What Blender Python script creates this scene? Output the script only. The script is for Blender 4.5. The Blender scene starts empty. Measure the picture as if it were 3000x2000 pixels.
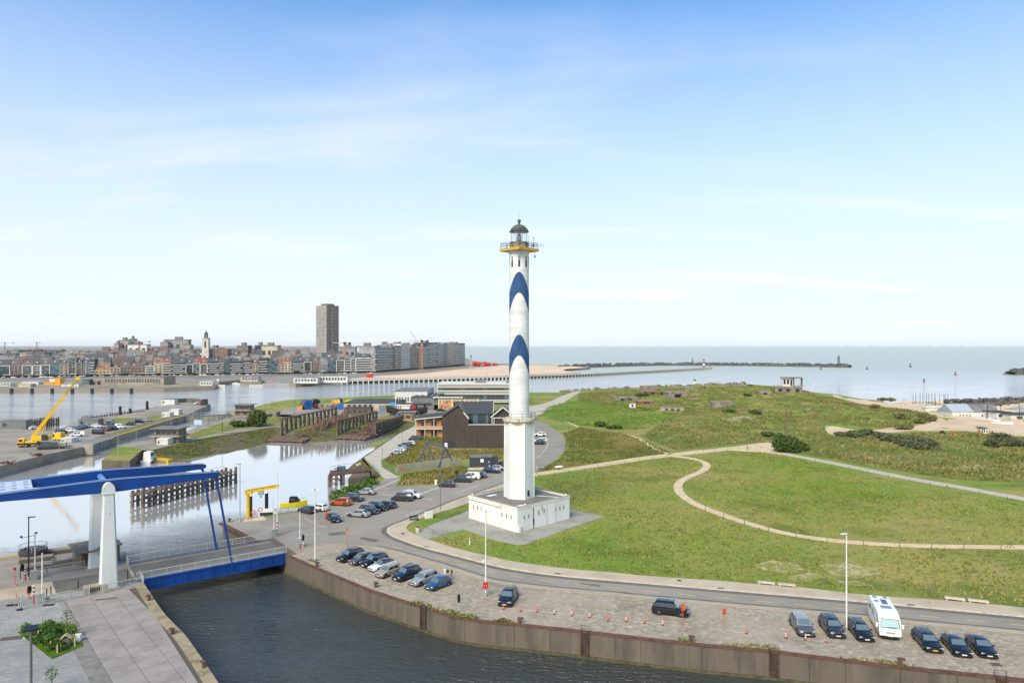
import bpy,bmesh,math,random
import numpy as np
from mathutils import Vector,Matrix,noise
from mathutils.geometry import delaunay_2d_cdt
random.seed(7)
SC=bpy.context.scene
COL=SC.collection
R=math.radians
# camera
CAM_H,FPX,CX,HY=34.0,2000.0,1500.0,1011.0
cam=bpy.data.cameras.new('camera');cam.lens=24;cam.sensor_width=36
cam.shift_y=11/3000;cam.clip_start=.5;cam.clip_end=120000
camo=bpy.data.objects.new('camera',cam);COL.objects.link(camo)
camo.location=(0,0,CAM_H);camo.rotation_euler=(R(90),0,0);SC.camera=camo
# sky and sun
SUN_EL,SUN_AZ=42,205
w=bpy.data.worlds.new('World');SC.world=w;w.use_nodes=True
nt=w.node_tree;nt.nodes.clear()
def wn(t,**k):
 n=nt.nodes.new(t)
 for a,b in k.items():setattr(n,a,b)
 return n
def wmath(op,a,b=None,c=None,clamp=False):
 n=wn('ShaderNodeMath',operation=op,use_clamp=clamp)
 for i,v in enumerate((a,b,c)):
  if v is None:continue
  if isinstance(v,(int,float)):n.inputs[i].default_value=v
  else:nt.links.new(v,n.inputs[i])
 return n.outputs[0]
sky=wn('ShaderNodeTexSky',sky_type='NISHITA');sky.sun_disc=False
sky.sun_elevation=R(SUN_EL);sky.sun_rotation=R(SUN_AZ);sky.air_density=1.0;sky.dust_density=.6;sky.ozone_density=2.5
tc=wn('ShaderNodeTexCoord');sep=wn('ShaderNodeSeparateXYZ');nt.links.new(tc.outputs['Generated'],sep.inputs[0])
el=wmath('MAXIMUM',sep.outputs[2],0.004)
cmb=wn('ShaderNodeCombineXYZ')
den=wmath('ADD',el,.10)
nt.links.new(wmath('DIVIDE',sep.outputs[0],den),cmb.inputs[0]);nt.links.new(wmath('DIVIDE',sep.outputs[1],den),cmb.inputs[1])
mp=wn('ShaderNodeMapping');mp.inputs['Scale'].default_value=(.32,.8,1);mp.inputs['Rotation'].default_value=(0,0,R(12));mp.inputs['Location'].default_value=(3.1,1.7,0);nt.links.new(cmb.outputs[0],mp.inputs[0])
nz=wn('ShaderNodeTexNoise');nz.inputs['Scale'].default_value=1.3;nz.inputs['Detail'].default_value=9;nz.inputs['Roughness'].default_value=.56;nz.inputs['Distortion'].default_value=.5;nt.links.new(mp.outputs[0],nz.inputs[0])
mr=wn('ShaderNodeMapRange',interpolation_type='SMOOTHSTEP');mr.inputs['From Min'].default_value=.50;mr.inputs['From Max'].default_value=.74;nt.links.new(nz.outputs[0],mr.inputs[0])
fade=wmath('SUBTRACT',1.0,wmath('MULTIPLY',el,1.9),clamp=True)
cloud=wmath('MULTIPLY',mr.outputs[0],wmath('MULTIPLY',fade,.95))
veil=wmath('SUBTRACT',1.0,wmath('POWER',wmath('DIVIDE',el,.48),1.38),clamp=True)
veil=wmath('MULTIPLY',veil,.96)
SKY_S=.15
skm=wn('ShaderNodeMix',data_type='RGBA');skm.blend_type='MULTIPLY';skm.inputs[0].default_value=1
nt.links.new(sky.outputs[0],skm.inputs[6]);skm.inputs[7].default_value=(.45,.93,1.22,1)
mx1=wn('ShaderNodeMix',data_type='RGBA');nt.links.new(veil,mx1 .inputs[0]);nt.links.new(skm.outputs[2],mx1 .inputs[6])
mx1 .inputs[7].default_value=(.715/SKY_S,.745/SKY_S,.775/SKY_S,1)
mx2=wn('ShaderNodeMix',data_type='RGBA');nt.links.new(cloud,mx2 .inputs[0]);nt.links.new(mx1 .outputs[2],mx2 .inputs[6])
mx2 .inputs[7].default_value=(.80/SKY_S,.80/SKY_S,.80/SKY_S,1)
bg=wn('ShaderNodeBackground');bg.inputs[1].default_value=SKY_S;nt.links.new(mx2 .outputs[2],bg.inputs[0])
wo=wn('ShaderNodeOutputWorld');nt.links.new(bg.outputs[0],wo.inputs[0])
sl=bpy.data.lights.new('sun','SUN');sl.energy=3.2;sl.angle=R(30);sl.color=(1,.88,.71)
so=bpy.data.objects.new('sun',sl);COL.objects.link(so)
_d=Vector((math.sin(R(SUN_AZ))*math.cos(R(SUN_EL)),math.cos(R(SUN_AZ))*math.cos(R(SUN_EL)),math.sin(R(SUN_EL))))
so.rotation_euler=(-_d).to_track_quat('-Z','Y').to_euler();so.location=(0,0,200)
vs=SC.view_settings;vs.view_transform='Standard';vs.look='None';vs.gamma=1;vs.exposure=0.42;vs.use_curve_mapping=False
SC.cycles.max_bounces=6;SC.cycles.diffuse_bounces=2;SC.cycles.glossy_bounces=3;SC.cycles.transmission_bounces=4;SC.cycles.transparent_max_bounces=8
SC.cycles.use_denoising=True;SC.cycles.sample_clamp_indirect=6;SC.cycles.caustics_reflective=False;SC.cycles.caustics_refractive=False
# photo geometry: a pixel of the 3000 x 2000 photograph -> a point of the place
def P(x,y,z=0.0):
 Y=FPX*(CAM_H-z)/(y-HY)
 return Vector(((x-CX)/FPX*Y,Y,z))
def PD(x,y,Y):return Vector(((x-CX)/FPX*Y,Y,CAM_H-(y-HY)/FPX*Y))
def ZY(y,Y):return CAM_H-(y-HY)/FPX*Y
# materials
def lin(c):
 return tuple(v/12.92 if v<=.04045 else((v+.055)/1.055)**2.4 for v in c)
MATS={}
def M(name,base,rough=.75,layers=(),bump=None,metal=0,spec=.4,coord='pos',brick=None,coat=0):
 if name in MATS:return MATS[name]
 m=bpy.data.materials.new(name);m.use_nodes=True
 t=m.node_tree;b=t.nodes['Principled BSDF']
 b.inputs['Roughness'].default_value=rough;b.inputs['Metallic'].default_value=metal
 b.inputs['Specular IOR Level'].default_value=spec
 if coat:b.inputs['Coat Weight'].default_value=coat;b.inputs['Coat Roughness'].default_value=.06
 b.inputs['Base Color'].default_value=(*base,1)
 src=None
 def vec(st):
  nonlocal src
  if src is None:
   if coord=='pos':src=t.nodes.new('ShaderNodeNewGeometry').outputs['Position']
   else:src=t.nodes.new('ShaderNodeTexCoord').outputs['Object']
  if st is None:return src
  mpn=t.nodes.new('ShaderNodeMapping')
  if len(st)==4:mpn.inputs['Rotation'].default_value=(0,0,st[3])
  mpn.inputs['Scale'].default_value=st[:3];t.links.new(src,mpn.inputs[0]);return mpn.outputs[0]
 cur=None
 if brick:
  bt=t.nodes.new('ShaderNodeTexBrick');bs,bw,bh,mort,c1,c2,cm,rot=brick
  t.links.new(vec((1,1,1,rot)),bt.inputs['Vector'])
  bt.inputs['Scale'].default_value=bs;bt.inputs['Brick Width'].default_value=bw;bt.inputs['Row Height'].default_value=bh;bt.inputs['Mortar Size'].default_value=mort
  for i,c in zip(('Color1','Color2','Mortar'),(c1,c2,cm)):bt.inputs[i].default_value=(*c,1)
  cur=bt.outputs[0]
 for L in layers:
  col,scale,lo,hi=L[:4];det=L[4]if len(L)>4 else 4;st=L[5]if len(L)>5 else None;amt=L[6]if len(L)>6 else 1.0;kind=L[7]if len(L)>7 else 'n'
  if kind=='v':
   n=t.nodes.new('ShaderNodeTexVoronoi');n.inputs['Scale'].default_value=scale;o=t.nodes.new('ShaderNodeSeparateColor');t.links.new(n.outputs['Color'],o.inputs[0]);fac=o.outputs[0]
  else:
   n=t.nodes.new('ShaderNodeTexNoise');n.inputs['Scale'].default_value=scale;n.inputs['Detail'].default_value=det;n.inputs['Roughness'].default_value=.6;fac=n.outputs[0]
  t.links.new(vec(st),n.inputs['Vector'])
  r=t.nodes.new('ShaderNodeMapRange');r.inputs['From Min'].default_value=lo;r.inputs['From Max'].default_value=hi;r.inputs['To Max'].default_value=amt;t.links.new(fac,r.inputs[0])
  x=t.nodes.new('ShaderNodeMix');x.data_type='RGBA';t.links.new(r.outputs[0],x.inputs[0])
  if cur is None:x.inputs[6].default_value=(*base,1)
  else:t.links.new(cur,x.inputs[6])
  x.inputs[7].default_value=(*col,1);cur=x.outputs[2]
 if cur is not None:t.links.new(cur,b.inputs['Base Color'])
 if bump:
  bscale,bstr,bdist=bump[:3]
  n=t.nodes.new('ShaderNodeTexNoise');n.inputs['Scale'].default_value=bscale;n.inputs['Detail'].default_value=5;t.links.new(vec(bump[3]if len(bump)>3 else None),n.inputs['Vector'])
  bn=t.nodes.new('ShaderNodeBump');bn.inputs['Strength'].default_value=bstr;bn.inputs['Distance'].default_value=bdist
  t.links.new(n.outputs[0],bn.inputs['Height']);t.links.new(bn.outputs[0],b.inputs['Normal'])
 MATS[name]=m;return m
# objects
def tag(o,label=None,cat=None,group=None,kind=None):
 if label:o['label']=label
 if cat:o['category']=cat
 if group:o['group']=group
 if kind:o['kind']=kind
 return o
def empty(name,loc=(0,0,0),rz=0,label=None,cat=None,group=None):
 o=bpy.data.objects.new(name,None);COL.objects.link(o);o.location=loc;o.rotation_euler=(0,0,rz);o.empty_display_size=.3
 return tag(o,label,cat,group)
def link(name,me,mt=None,parent=None,loc=None,rot=None,scale=None):
 o=bpy.data.objects.new(name,me);COL.objects.link(o)
 if parent is not None:o.parent=parent
 if loc is not None:o.location=loc
 if rot is not None:o.rotation_euler=rot
 if scale is not None:o.scale=scale
 if mt is not None:
  if len(me.materials)==0:me.materials.append(mt)
  elif me.materials[0]is not mt:
   o.material_slots[0].link='OBJECT';o.material_slots[0].material=mt
 return o
class MB:
 """collects shapes, then becomes ONE mesh object"""
 def __init__(s):s.v=[];s.f=[]
 def add(s,vs,fs):
  k=len(s.v);s.v+=[tuple(v)for v in vs];s.f+=[tuple(i+k for i in f)for f in fs];return s
 def box(s,c,d,rz=0,mtx=None,tap=1.0):
  hx,hy,hz=d[0]/2,d[1]/2,d[2]/2
  vs=[Vector((sx*hx*(tap if sz>0 else 1),sy*hy*(tap if sz>0 else 1),sz*hz))for sz in(-1,1)for sy in(-1,1)for sx in(-1,1)]
  if mtx is not None:vs=[mtx@v for v in vs]
  elif rz:
   ca,sa=math.cos(rz),math.sin(rz);vs=[Vector((v.x*ca-v.y*sa,v.x*sa+v.y*ca,v.z))for v in vs]
  c=Vector(c)
  return s.add([v+c for v in vs],[(0,2,3,1),(4,5,7,6),(0,1,5,4),(2,6,7,3),(0,4,6,2),(1,3,7,5)])
 def b2(s,x0,x1,y0,y1,z0,z1):return s.box(((x0+x1)/2,(y0+y1)/2,(z0+z1)/2),(abs(x1-x0),abs(y1-y0),abs(z1-z0)))
 def bar(s,p,q,wd,ht=None,up=(0,0,1)):
  p,q=Vector(p),Vector(q);d=q-p;L=d.length
  if L<1e-6:return s
  ht=ht or wd;a=d/L;u=Vector(up)
  if abs(a.dot(u))>.98:u=Vector((1,0,0))
  r=a.cross(u).normalized();u=r.cross(a)
  vs=[]
  for e in(p,q):
   for i,j in((-1,-1),(1,-1),(1,1),(-1,1)):vs.append(e+r*(i*wd/2)+u*(j*ht/2))
  return s.add(vs,[(3,2,1,0),(4,5,6,7),(0,1,5,4),(1,2,6,5),(2,3,7,6),(3,0,4,7)])
 def cyl(s,p,q,r0,r1=None,n=10,cap=True):
  p,q=Vector(p),Vector(q);r1=r0 if r1 is None else r1;a=(q-p).normalized();u=Vector((0,0,1))if abs(a.z)<.9 else Vector((1,0,0))
  e1=a.cross(u).normalized();e2=a.cross(e1);vs=[]
  for c,r in((p,r0),(q,r1)):
   for i in range(n):
    t=2*math.pi*i/n;vs.append(c+(e1*math.cos(t)+e2*math.sin(t))*r)
  fs=[(i,n+i,n+(i+1)%n,(i+1)%n)for i in range(n)]
  if cap:fs+=[tuple(range(n)),tuple(range(2*n-1,n-1,-1))]
  return s.add(vs,fs)
 def lathe(s,prof,n=24,c=(0,0,0),a0=0):
  vs=[];c=Vector(c)
  for r,z in prof:
   for i in range(n):
    t=a0+2*math.pi*i/n;vs.append(c+Vector((r*math.cos(t),r*math.sin(t),z)))
  fs=[(k*n+i,k*n+(i+1)%n,(k+1)*n+(i+1)%n,(k+1)*n+i)for k in range(len(prof)-1)for i in range(n)]
  fs+=[tuple(range(n-1,-1,-1)),tuple(range((len(prof)-1)*n,len(prof)*n))]
  return s.add(vs,fs)
 def prism(s,poly,z0,z1):
  n=len(poly);area=sum(poly[i][0]*poly[(i+1)%n][1]-poly[(i+1)%n][0]*poly[i][1]for i in range(n))
  if area<0:poly=list(reversed(poly))
  vs=[(p[0],p[1],z0)for p in poly]+[(p[0],p[1],z1)for p in poly]
  return s.add(vs,[tuple(range(n-1,-1,-1)),tuple(range(n,2*n))]+[(i,(i+1)%n,n+(i+1)%n,n+i)for i in range(n)])
 def sph(s,c,r,n=10,m=7,sq=(1,1,1),jit=0,rnd=None):
  c=Vector(c);vs=[]
  for j in range(1,m):
   ph=math.pi*j/m
   for i in range(n):
    t=2*math.pi*i/n;k=1+(rnd.uniform(-jit,jit)if jit else 0)
    vs.append(c+Vector((math.sin(ph)*math.cos(t)*sq[0],math.sin(ph)*math.sin(t)*sq[1],math.cos(ph)*sq[2]))*r*k)
  vs+=[c+Vector((0,0,r*sq[2])),c-Vector((0,0,r*sq[2]))];T=len(vs)-2
  fs=[((j*n+i),((j+1)*n+i),((j+1)*n+(i+1)%n),(j*n+(i+1)%n))for j in range(m-2)for i in range(n)]
  fs+=[(T,i,(i+1)%n)for i in range(n)]+[(T+1,(m-2)*n+(i+1)%n,(m-2)*n+i)for i in range(n)]
  return s.add(vs,fs)
 def mesh(s,name,smooth=False,off=None):
  me=bpy.data.meshes.new(name)
  vs=s.v if off is None else[(v[0]-off[0],v[1]-off[1],v[2]-off[2])for v in s.v]
  me.from_pydata(vs,[],s.f);me.validate(clean_customdata=False)
  if smooth:me.polygons.foreach_set('use_smooth',[True]*len(me.polygons));
  if smooth and smooth is not True:me.set_sharp_from_angle(angle=R(smooth))
  me.update();return me
 def build(s,name,mt,parent=None,smooth=False,world=False,loc=None,rot=None):
  off=parent.location if(world and parent is not None)else None
  return link(name,s.mesh(name,smooth,off),mt,parent,loc,rot)
def copy_tree(o,parent=None):
 c=o.copy();COL.objects.link(c);c.parent=parent
 for ch in list(o.children):copy_tree(ch,c)
 return c
def topmesh(name,mb,mt,label,cat,group=None,smooth=False):
 """a thing that is one mesh; origin moved to its base"""
 xs=[v[0]for v in mb.v];ys=[v[1]for v in mb.v];zs=[v[2]for v in mb.v]
 c=Vector(((min(xs)+max(xs))/2,(min(ys)+max(ys))/2,min(zs)))
 o=link(name,mb.mesh(name,smooth,c),mt,None,c)
 return tag(o,label,cat,group)
def inpoly(x,y,poly):
 c=False;n=len(poly);j=n-1
 for i in range(n):
  xi,yi=poly[i][0],poly[i][1];xj,yj=poly[j][0],poly[j][1]
  if(yi>y)!=(yj>y)and x<(xj-xi)*(y-yi)/(yj-yi)+xi:c=not c
  j=i
 return c
ORD=['first','second','third','fourth','fifth','sixth','seventh','eighth','ninth','tenth','eleventh','twelfth','thirteenth','fourteenth','fifteenth','sixteenth','seventeenth','eighteenth','nineteenth','twentieth']
ORD+=['twenty-'+k for k in ORD[:9]]+['thirtieth']+['thirty-'+k for k in ORD[:9]]+['fortieth']+['forty-'+k for k in ORD[:9]]+['fiftieth']+['fifty-'+k for k in ORD[:9]]
# MATERIALS OF THE GROUND
WZ=-3.1
def rgb(*c):return tuple(a*b for a,b in zip(lin(tuple(v/255 for v in c)),(1.05,1.0,.90)))
def water_mat():
 m=bpy.data.materials.new('harbour_water');m.use_nodes=True;t=m.node_tree;b=t.nodes['Principled BSDF']
 b.inputs['Base Color'].default_value=(.030,.042,.042,1);b.inputs['Roughness'].default_value=.05;b.inputs['IOR'].default_value=1.36
 geo=t.nodes.new('ShaderNodeNewGeometry');sp=t.nodes.new('ShaderNodeSeparateXYZ');t.links.new(geo.outputs['Position'],sp.inputs[0])
 def mth(op,a,b_=None,cl=False):
  n=t.nodes.new('ShaderNodeMath');n.operation=op;n.use_clamp=cl
  for i,v in enumerate((a,b_)):
   if v is None:continue
   if isinstance(v,(int,float)):n.inputs[i].default_value=v
   else:t.links.new(v,n.inputs[i])
  return n.outputs[0]
 def rng(v,a,b_,o0=0.,o1=1.):
  n=t.nodes.new('ShaderNodeMapRange');n.interpolation_type='SMOOTHSTEP'
  n.inputs[1].default_value=a;n.inputs[2].default_value=b_;n.inputs[3].default_value=o0;n.inputs[4].default_value=o1;t.links.new(v,n.inputs[0]);return n.outputs[0]
 def noi(scale,st,det=3,rot=0):
  mp_=t.nodes.new('ShaderNodeMapping');mp_.inputs['Scale'].default_value=st;mp_.inputs['Rotation'].default_value=(0,0,rot);t.links.new(geo.outputs['Position'],mp_.inputs[0])
  n=t.nodes.new('ShaderNodeTexNoise');n.inputs['Scale'].default_value=scale;n.inputs['Detail'].default_value=det;t.links.new(mp_.outputs[0],n.inputs['Vector']);return n.outputs[0]
 yy=sp.outputs[1];xx=sp.outputs[0]
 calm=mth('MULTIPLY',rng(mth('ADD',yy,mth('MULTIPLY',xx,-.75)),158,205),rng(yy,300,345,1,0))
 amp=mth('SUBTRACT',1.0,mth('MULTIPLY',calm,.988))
 gust=rng(noi(.035,(1,1.6,1),3,.5),.36,.62,.4,1.0)
 far=rng(yy,300,420,1,.45)
 h1=mth('MULTIPLY',noi(1.5,(.6,1.7,1),4,.55),mth('MULTIPLY',amp,gust))
 h2=mth('MULTIPLY',noi(.16,(.5,1.6,1),3,.1),mth('MULTIPLY',amp,.9))
 bn=t.nodes.new('ShaderNodeBump');bn.inputs['Distance'].default_value=.8
 t.links.new(mth('MULTIPLY',far,.95),bn.inputs['Strength'])
 t.links.new(mth('ADD',h1,h2),bn.inputs['Height']);t.links.new(bn.outputs[0],b.inputs['Normal'])
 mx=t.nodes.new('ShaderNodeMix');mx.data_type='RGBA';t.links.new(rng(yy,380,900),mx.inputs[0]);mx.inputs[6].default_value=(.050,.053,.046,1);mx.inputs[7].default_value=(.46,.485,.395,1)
 m2=t.nodes.new('ShaderNodeMix');m2 .data_type='RGBA';silver=mth('MAXIMUM',calm,mth('MULTIPLY',mth('MULTIPLY',rng(yy,300,345),rng(yy,520,800,1,0)),.9));t.links.new(silver,m2 .inputs[0]);t.links.new(mth('MULTIPLY',silver,.62),b.inputs['Metallic']);t.links.new(mx.outputs[2],m2 .inputs[6]);m2 .inputs[7].default_value=(.84,.77,.66,1)  # bright tint on sheltered water stands in for the white sky it mirrors
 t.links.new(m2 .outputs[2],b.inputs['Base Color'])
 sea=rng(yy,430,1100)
 t.links.new(mth('SUBTRACT',.5,mth('MULTIPLY',sea,.42)),b.inputs['Specular IOR Level'])
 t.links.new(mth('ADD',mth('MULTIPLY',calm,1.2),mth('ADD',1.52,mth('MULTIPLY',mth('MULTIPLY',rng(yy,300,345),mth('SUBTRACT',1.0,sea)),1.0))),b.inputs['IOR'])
 t.links.new(mth('ADD',.05,mth('MULTIPLY',sea,.30)),b.inputs['Roughness']);return m
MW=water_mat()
M_grass=M('meadow_grass',rgb(144,146,78),.95,[(rgb(120,144,56),.014,.43,.54,4),(rgb(164,150,94),.022,.50,.62,5,(1,1.4,1),.85),(rgb(100,116,48),.05,.52,.64,5,None,.8),(rgb(168,154,100),.085,.60,.72,5,None,.7),(rgb(78,96,38),.22,.56,.72,5,None,.65),(rgb(150,148,78),.9,.55,.75,5,None,.5),(rgb(84,98,40),2.2,.56,.72,4,None,.5)],bump=(1.6,.8,.5),spec=.1)
M_dune=M('dune_grass',rgb(124,130,66),.95,[(rgb(104,126,52),.022,.45,.60,4),(rgb(148,132,90),.03,.48,.62,5,(1,1.3,1),.9),(rgb(200,180,142),.05,.60,.68,6,None,.8),(rgb(70,84,40),.14,.50,.66,6,None,.8),(rgb(150,138,92),.5,.54,.70,5,None,.7),(rgb(56,66,34),1.0,.54,.68,5,None,.6),(rgb(158,150,100),2.6,.56,.70,3,None,.5)],bump=(.9,1.0,.9),spec=.1)
M_field=M('lush_field',rgb(104,130,56),.95,[(rgb(126,142,68),.06,.45,.62,4,(.35,1.4,1)),(rgb(82,110,48),.10,.52,.66,4,(.25,1.5,1),.8),(rgb(122,142,70),.6,.55,.7,4,(.5,1,1),.5)],bump=(1.2,.6,.5),spec=.1)
M_sand=M('beach_sand',rgb(214,190,160),.95,[(rgb(196,172,142),.05,.45,.65,5),(rgb(226,206,180),.4,.5,.7,5,None,.6)],bump=(1.5,.5,.2),spec=.1)
M_path=M('sandy_path',rgb(218,194,160),.95,[(rgb(198,174,142),.5,.45,.65,5),(rgb(222,208,186),2,.5,.7,4,None,.5)],bump=(3,.4,.1),spec=.1)
M_concpath=M('pale_concrete_path',rgb(194,184,168),.9,[(rgb(176,166,150),.4,.45,.65,5),(rgb(205,198,186),2,.5,.7,4,None,.5)],spec=.2)
M_cobble=M('worn_cobbles',rgb(164,153,134),.85,[(rgb(140,130,113),3.0,.25,.85,0,(.75,1.3,1),1,'v'),(rgb(204,188,170),3.0,.84,.87,0,(.75,1.3,1),.55,'v'),(rgb(172,158,142),.09,.47,.62,5,None,.8),(rgb(126,115,103),.16,.56,.70,6,None,.7),(rgb(204,188,168),1.3,.56,.68,6,None,.8),(rgb(134,128,92),.06,.60,.70,5,None,.35)],bump=(4,.5,.06),spec=.25)
M_asph=M('grey_asphalt',rgb(158,149,136),.85,[(rgb(144,136,123),.05,.45,.62,5),(rgb(170,161,147),.12,.52,.68,5,None,.7),(rgb(106,101,97),.35,.62,.72,6,None,.6),(rgb(120,115,110),5,.45,.7,3,None,.5)],bump=(8,.2,.02),spec=.3)
M_asphd=M('dark_asphalt',rgb(118,112,103),.85,[(rgb(104,99,91),.3,.45,.65,5),(rgb(112,108,106),.8,.55,.7,5,None,.5)],spec=.3)
M_pink=M('pinkish_concrete',rgb(194,178,154),.88,[(rgb(176,160,138),.25,.45,.62,5),(rgb(212,192,170),1.0,.52,.68,5,None,.6),(rgb(150,130,114),.6,.63,.72,6,None,.4)],spec=.25)
M_gravel=M('grey_gravel',rgb(162,158,148),.95,[(rgb(142,138,128),.2,.45,.62,5),(rgb(178,178,172),1.5,.5,.7,5,None,.7),(rgb(124,130,104),.12,.6,.7,5,None,.5)],bump=(6,.4,.05),spec=.15)
M_conc=M('stained_concrete',rgb(110,101,90),.9,[(rgb(92,85,77),.35,.45,.65,6,(1,1,.25)),(rgb(126,115,102),.8,.52,.70,6,(1.4,1.4,.12),.6),(rgb(74,66,58),1.2,.58,.72,6,(1.6,1.6,.08),.7)],bump=(5,.3,.03),spec=.2)
M_conc2=M('pale_concrete',rgb(168,160,148),.9,[(rgb(146,138,126),.4,.45,.65,6),(rgb(112,106,96),.9,.60,.74,6,(1,1,.3),.6),(rgb(186,178,166),2,.52,.7,4,None,.5)],bump=(5,.25,.02),spec=.2)
M_slab=M('plaza_slab',rgb(160,151,143),.88,[(rgb(144,136,129),.3,.45,.62,5),(rgb(174,165,156),.7,.52,.70,5,None,.6),(rgb(110,100,94),.5,.64,.72,7,(1.5,.6,1),.5)],bump=(8,.2,.01),spec=.25)
M_paver=M('light_grey_pavers',rgb(146,145,142),.85,[(rgb(172,171,168),1.0,.55,.95,0,(1.6,4.2,1,R(-40)),.6,'v'),(rgb(134,134,137),1.0,.02,.3,0,(1.6,4.2,1,R(-40)),.0,'v'),(rgb(134,133,130),.25,.45,.65,5,None,.6),(rgb(122,120,116),.9,.6,.75,5,None,.4)],spec=.3)
M_beige=M('beige_pavers',rgb(158,148,136),.88,[(rgb(142,132,120),.4,.45,.65,5),(rgb(174,164,150),1.6,.5,.7,4,None,.5)],spec=.25)
M_greyc=M('grey_quay_concrete',rgb(160,152,140),.9,[(rgb(140,130,118),.07,.45,.62,5),(rgb(178,168,154),.3,.52,.7,5,None,.6),(rgb(122,118,92),.15,.6,.7,5,None,.5)],spec=.2)
M_rust=M('rusty_steel',rgb(108,76,64),.8,[(rgb(82,60,52),1.2,.45,.65,6),(rgb(134,98,82),3,.55,.7,5,None,.6)],bump=(9,.3,.02),spec=.3)
M_yel=M('yellow_line_paint',rgb(218,186,112),.8,[(rgb(178,156,110),1.5,.5,.72,6,None,.7)])
M_wht=M('white_line_paint',rgb(214,202,182),.8,[(rgb(184,172,154),1.2,.5,.7,6,None,.7)])
M_kerb=M('pale_kerb_stone',rgb(208,196,178),.85,[(rgb(178,166,150),1.0,.45,.7,5)])
M_gut=M('mauve_gutter',rgb(172,164,150),.85,[(rgb(152,144,131),.8,.45,.7,5)])
M_bank=M('weedy_stone_bank',rgb(104,100,62),.95,[(rgb(116,106,92),.12,.45,.58,5),(rgb(84,98,40),.16,.5,.62,5,None,.9),(rgb(64,68,40),.9,.5,.66,6,None,.7),(rgb(134,130,82),1.8,.55,.7,5,None,.6)],bump=(1.5,1,.5),spec=.1)
M_lily=M('algae_mat',rgb(142,152,84),.9,[(rgb(112,128,64),.6,.45,.6,5),(rgb(176,182,122),1.6,.55,.68,5,None,.7)],spec=.2)
M_rock=M('breakwater_rock',rgb(104,102,98),.9,[(rgb(72,70,68),.35,.4,.6,4),(rgb(140,136,126),.8,.52,.66,4,None,.8)],spec=.2)
M_lawn=M('mown_lawn',rgb(82,108,34),.95,[(rgb(62,90,26),1.2,.45,.62,4),(rgb(104,130,46),4,.5,.7,3,None,.5)],bump=(6,.5,.08),spec=.1)
M_plot=M('plot_grass',rgb(132,134,66),.95,[(rgb(110,122,52),.3,.45,.62,4),(rgb(156,146,84),.12,.52,.66,4,None,.7),(rgb(88,102,42),1.5,.55,.7,4,None,.6)],bump=(2,.5,.2),spec=.1)
M_white=M('white_paint',rgb(226,226,222),.6,[(rgb(206,205,200),.6,.5,.7,5,(1,1,.3),.7)],coord='obj')
M_steel=M('galvanised_steel',rgb(178,182,184),.45,[(rgb(156,160,162),2,.45,.7,4)],metal=.4,coord='obj')
M_dark=M('dark_metal',rgb(44,45,48),.5,metal=.2)
M_black=M('black_rubber',rgb(26,26,27),.8)
M_red=M('red_paint',rgb(190,34,32),.5);M_org=M('orange_paint',rgb(214,92,40),.6,[(rgb(190,78,36),3,.45,.7,3)],coord='obj')
M_yelp=M('yellow_paint',rgb(224,184,32),.5,[(rgb(204,162,28),.8,.45,.7,4)],coord='obj')
M_bluep=M('royal_blue_paint',rgb(10,68,144),.42,[(rgb(8,58,126),.25,.45,.62,5),(rgb(18,80,158),.8,.58,.72,5,None,.5)],spec=.45,coord='obj')
M_wood=M('weathered_timber',rgb(126,116,106),.9,[(rgb(86,76,67),1.0,.42,.62,5,(1,1,.3)),(rgb(124,112,98),2,.52,.7,5,(1,1,.3),.7),(rgb(98,68,54),.4,.58,.7,5,None,.6)],bump=(4,.5,.05),spec=.15)
M_woodr=M('ruddy_timber',rgb(124,98,84),.9,[(rgb(98,82,74),.8,.42,.62,5),(rgb(142,116,98),1.4,.52,.7,5,None,.8)],bump=(3,.5,.1),spec=.15)
# HEIGHT OF THE LAND
def ss(a,b,x):
 t=min(1,max(0,(x-a)/(b-a)));return t*t*(3-2*t)
HILLS=[(1880,435,22,22,4.6),(1990,440,26,26,5.0),(2110,450,30,30,5.4),(2225,455,28,30,6.2),(2310,432,26,24,4.4),(2345,352,28,28,5.2),(2240,372,40,30,4.2),(2420,350,16,18,2.2),(2080,330,45,26,2.2),(2200,300,40,22,2.4),(2560,320,22,14,2.4),(2680,318,12,14,2.6),(2600,246,24,12,1.2),(2900,240,40,14,1.4),(1960,300,30,20,1.2),(2340,290,26,16,2.2),(2500,335,20,14,2.0)]
HILLS=[((a-CX)/FPX*b,b,c,d,e)for a,b,c,d,e in HILLS]
def wl(*pts):return[P(*p)for p in pts]
FLAT=[wl((1560,1390),(1773,1359),(1901,1340),(1964,1333),(2060,1322),(2156,1312),(2251,1304),(2282,1325),(2377,1344),(2505,1370),(2664,1402),(3000,1462)),wl((2300,1290),(2440,1262),(2540,1262),(2633,1255),(2856,1230),(2960,1250)),wl((1960,1330),(1894,1300),(1840,1273),(1690,1247),(1630,1228)),wl((1562,1230),(1640,1170),(1690,1152)),wl((2430,1165),(2540,1178),(2700,1200),(2830,1215)),wl((2400,1160),(2480,1168),(2560,1190),(2700,1190))]
def dseg(p,a,b):
 vx,vy=b[0]-a[0],b[1]-a[1];L=vx*vx+vy*vy
 t=0 if L==0 else max(0,min(1,((p[0]-a[0])*vx+(p[1]-a[1])*vy)/L))
 return math.hypot(p[0]-a[0]-t*vx,p[1]-a[1]-t*vy)
def dpoly(p,poly):return min(dseg(p,poly[i],poly[i+1])for i in range(len(poly)-1))
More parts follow.
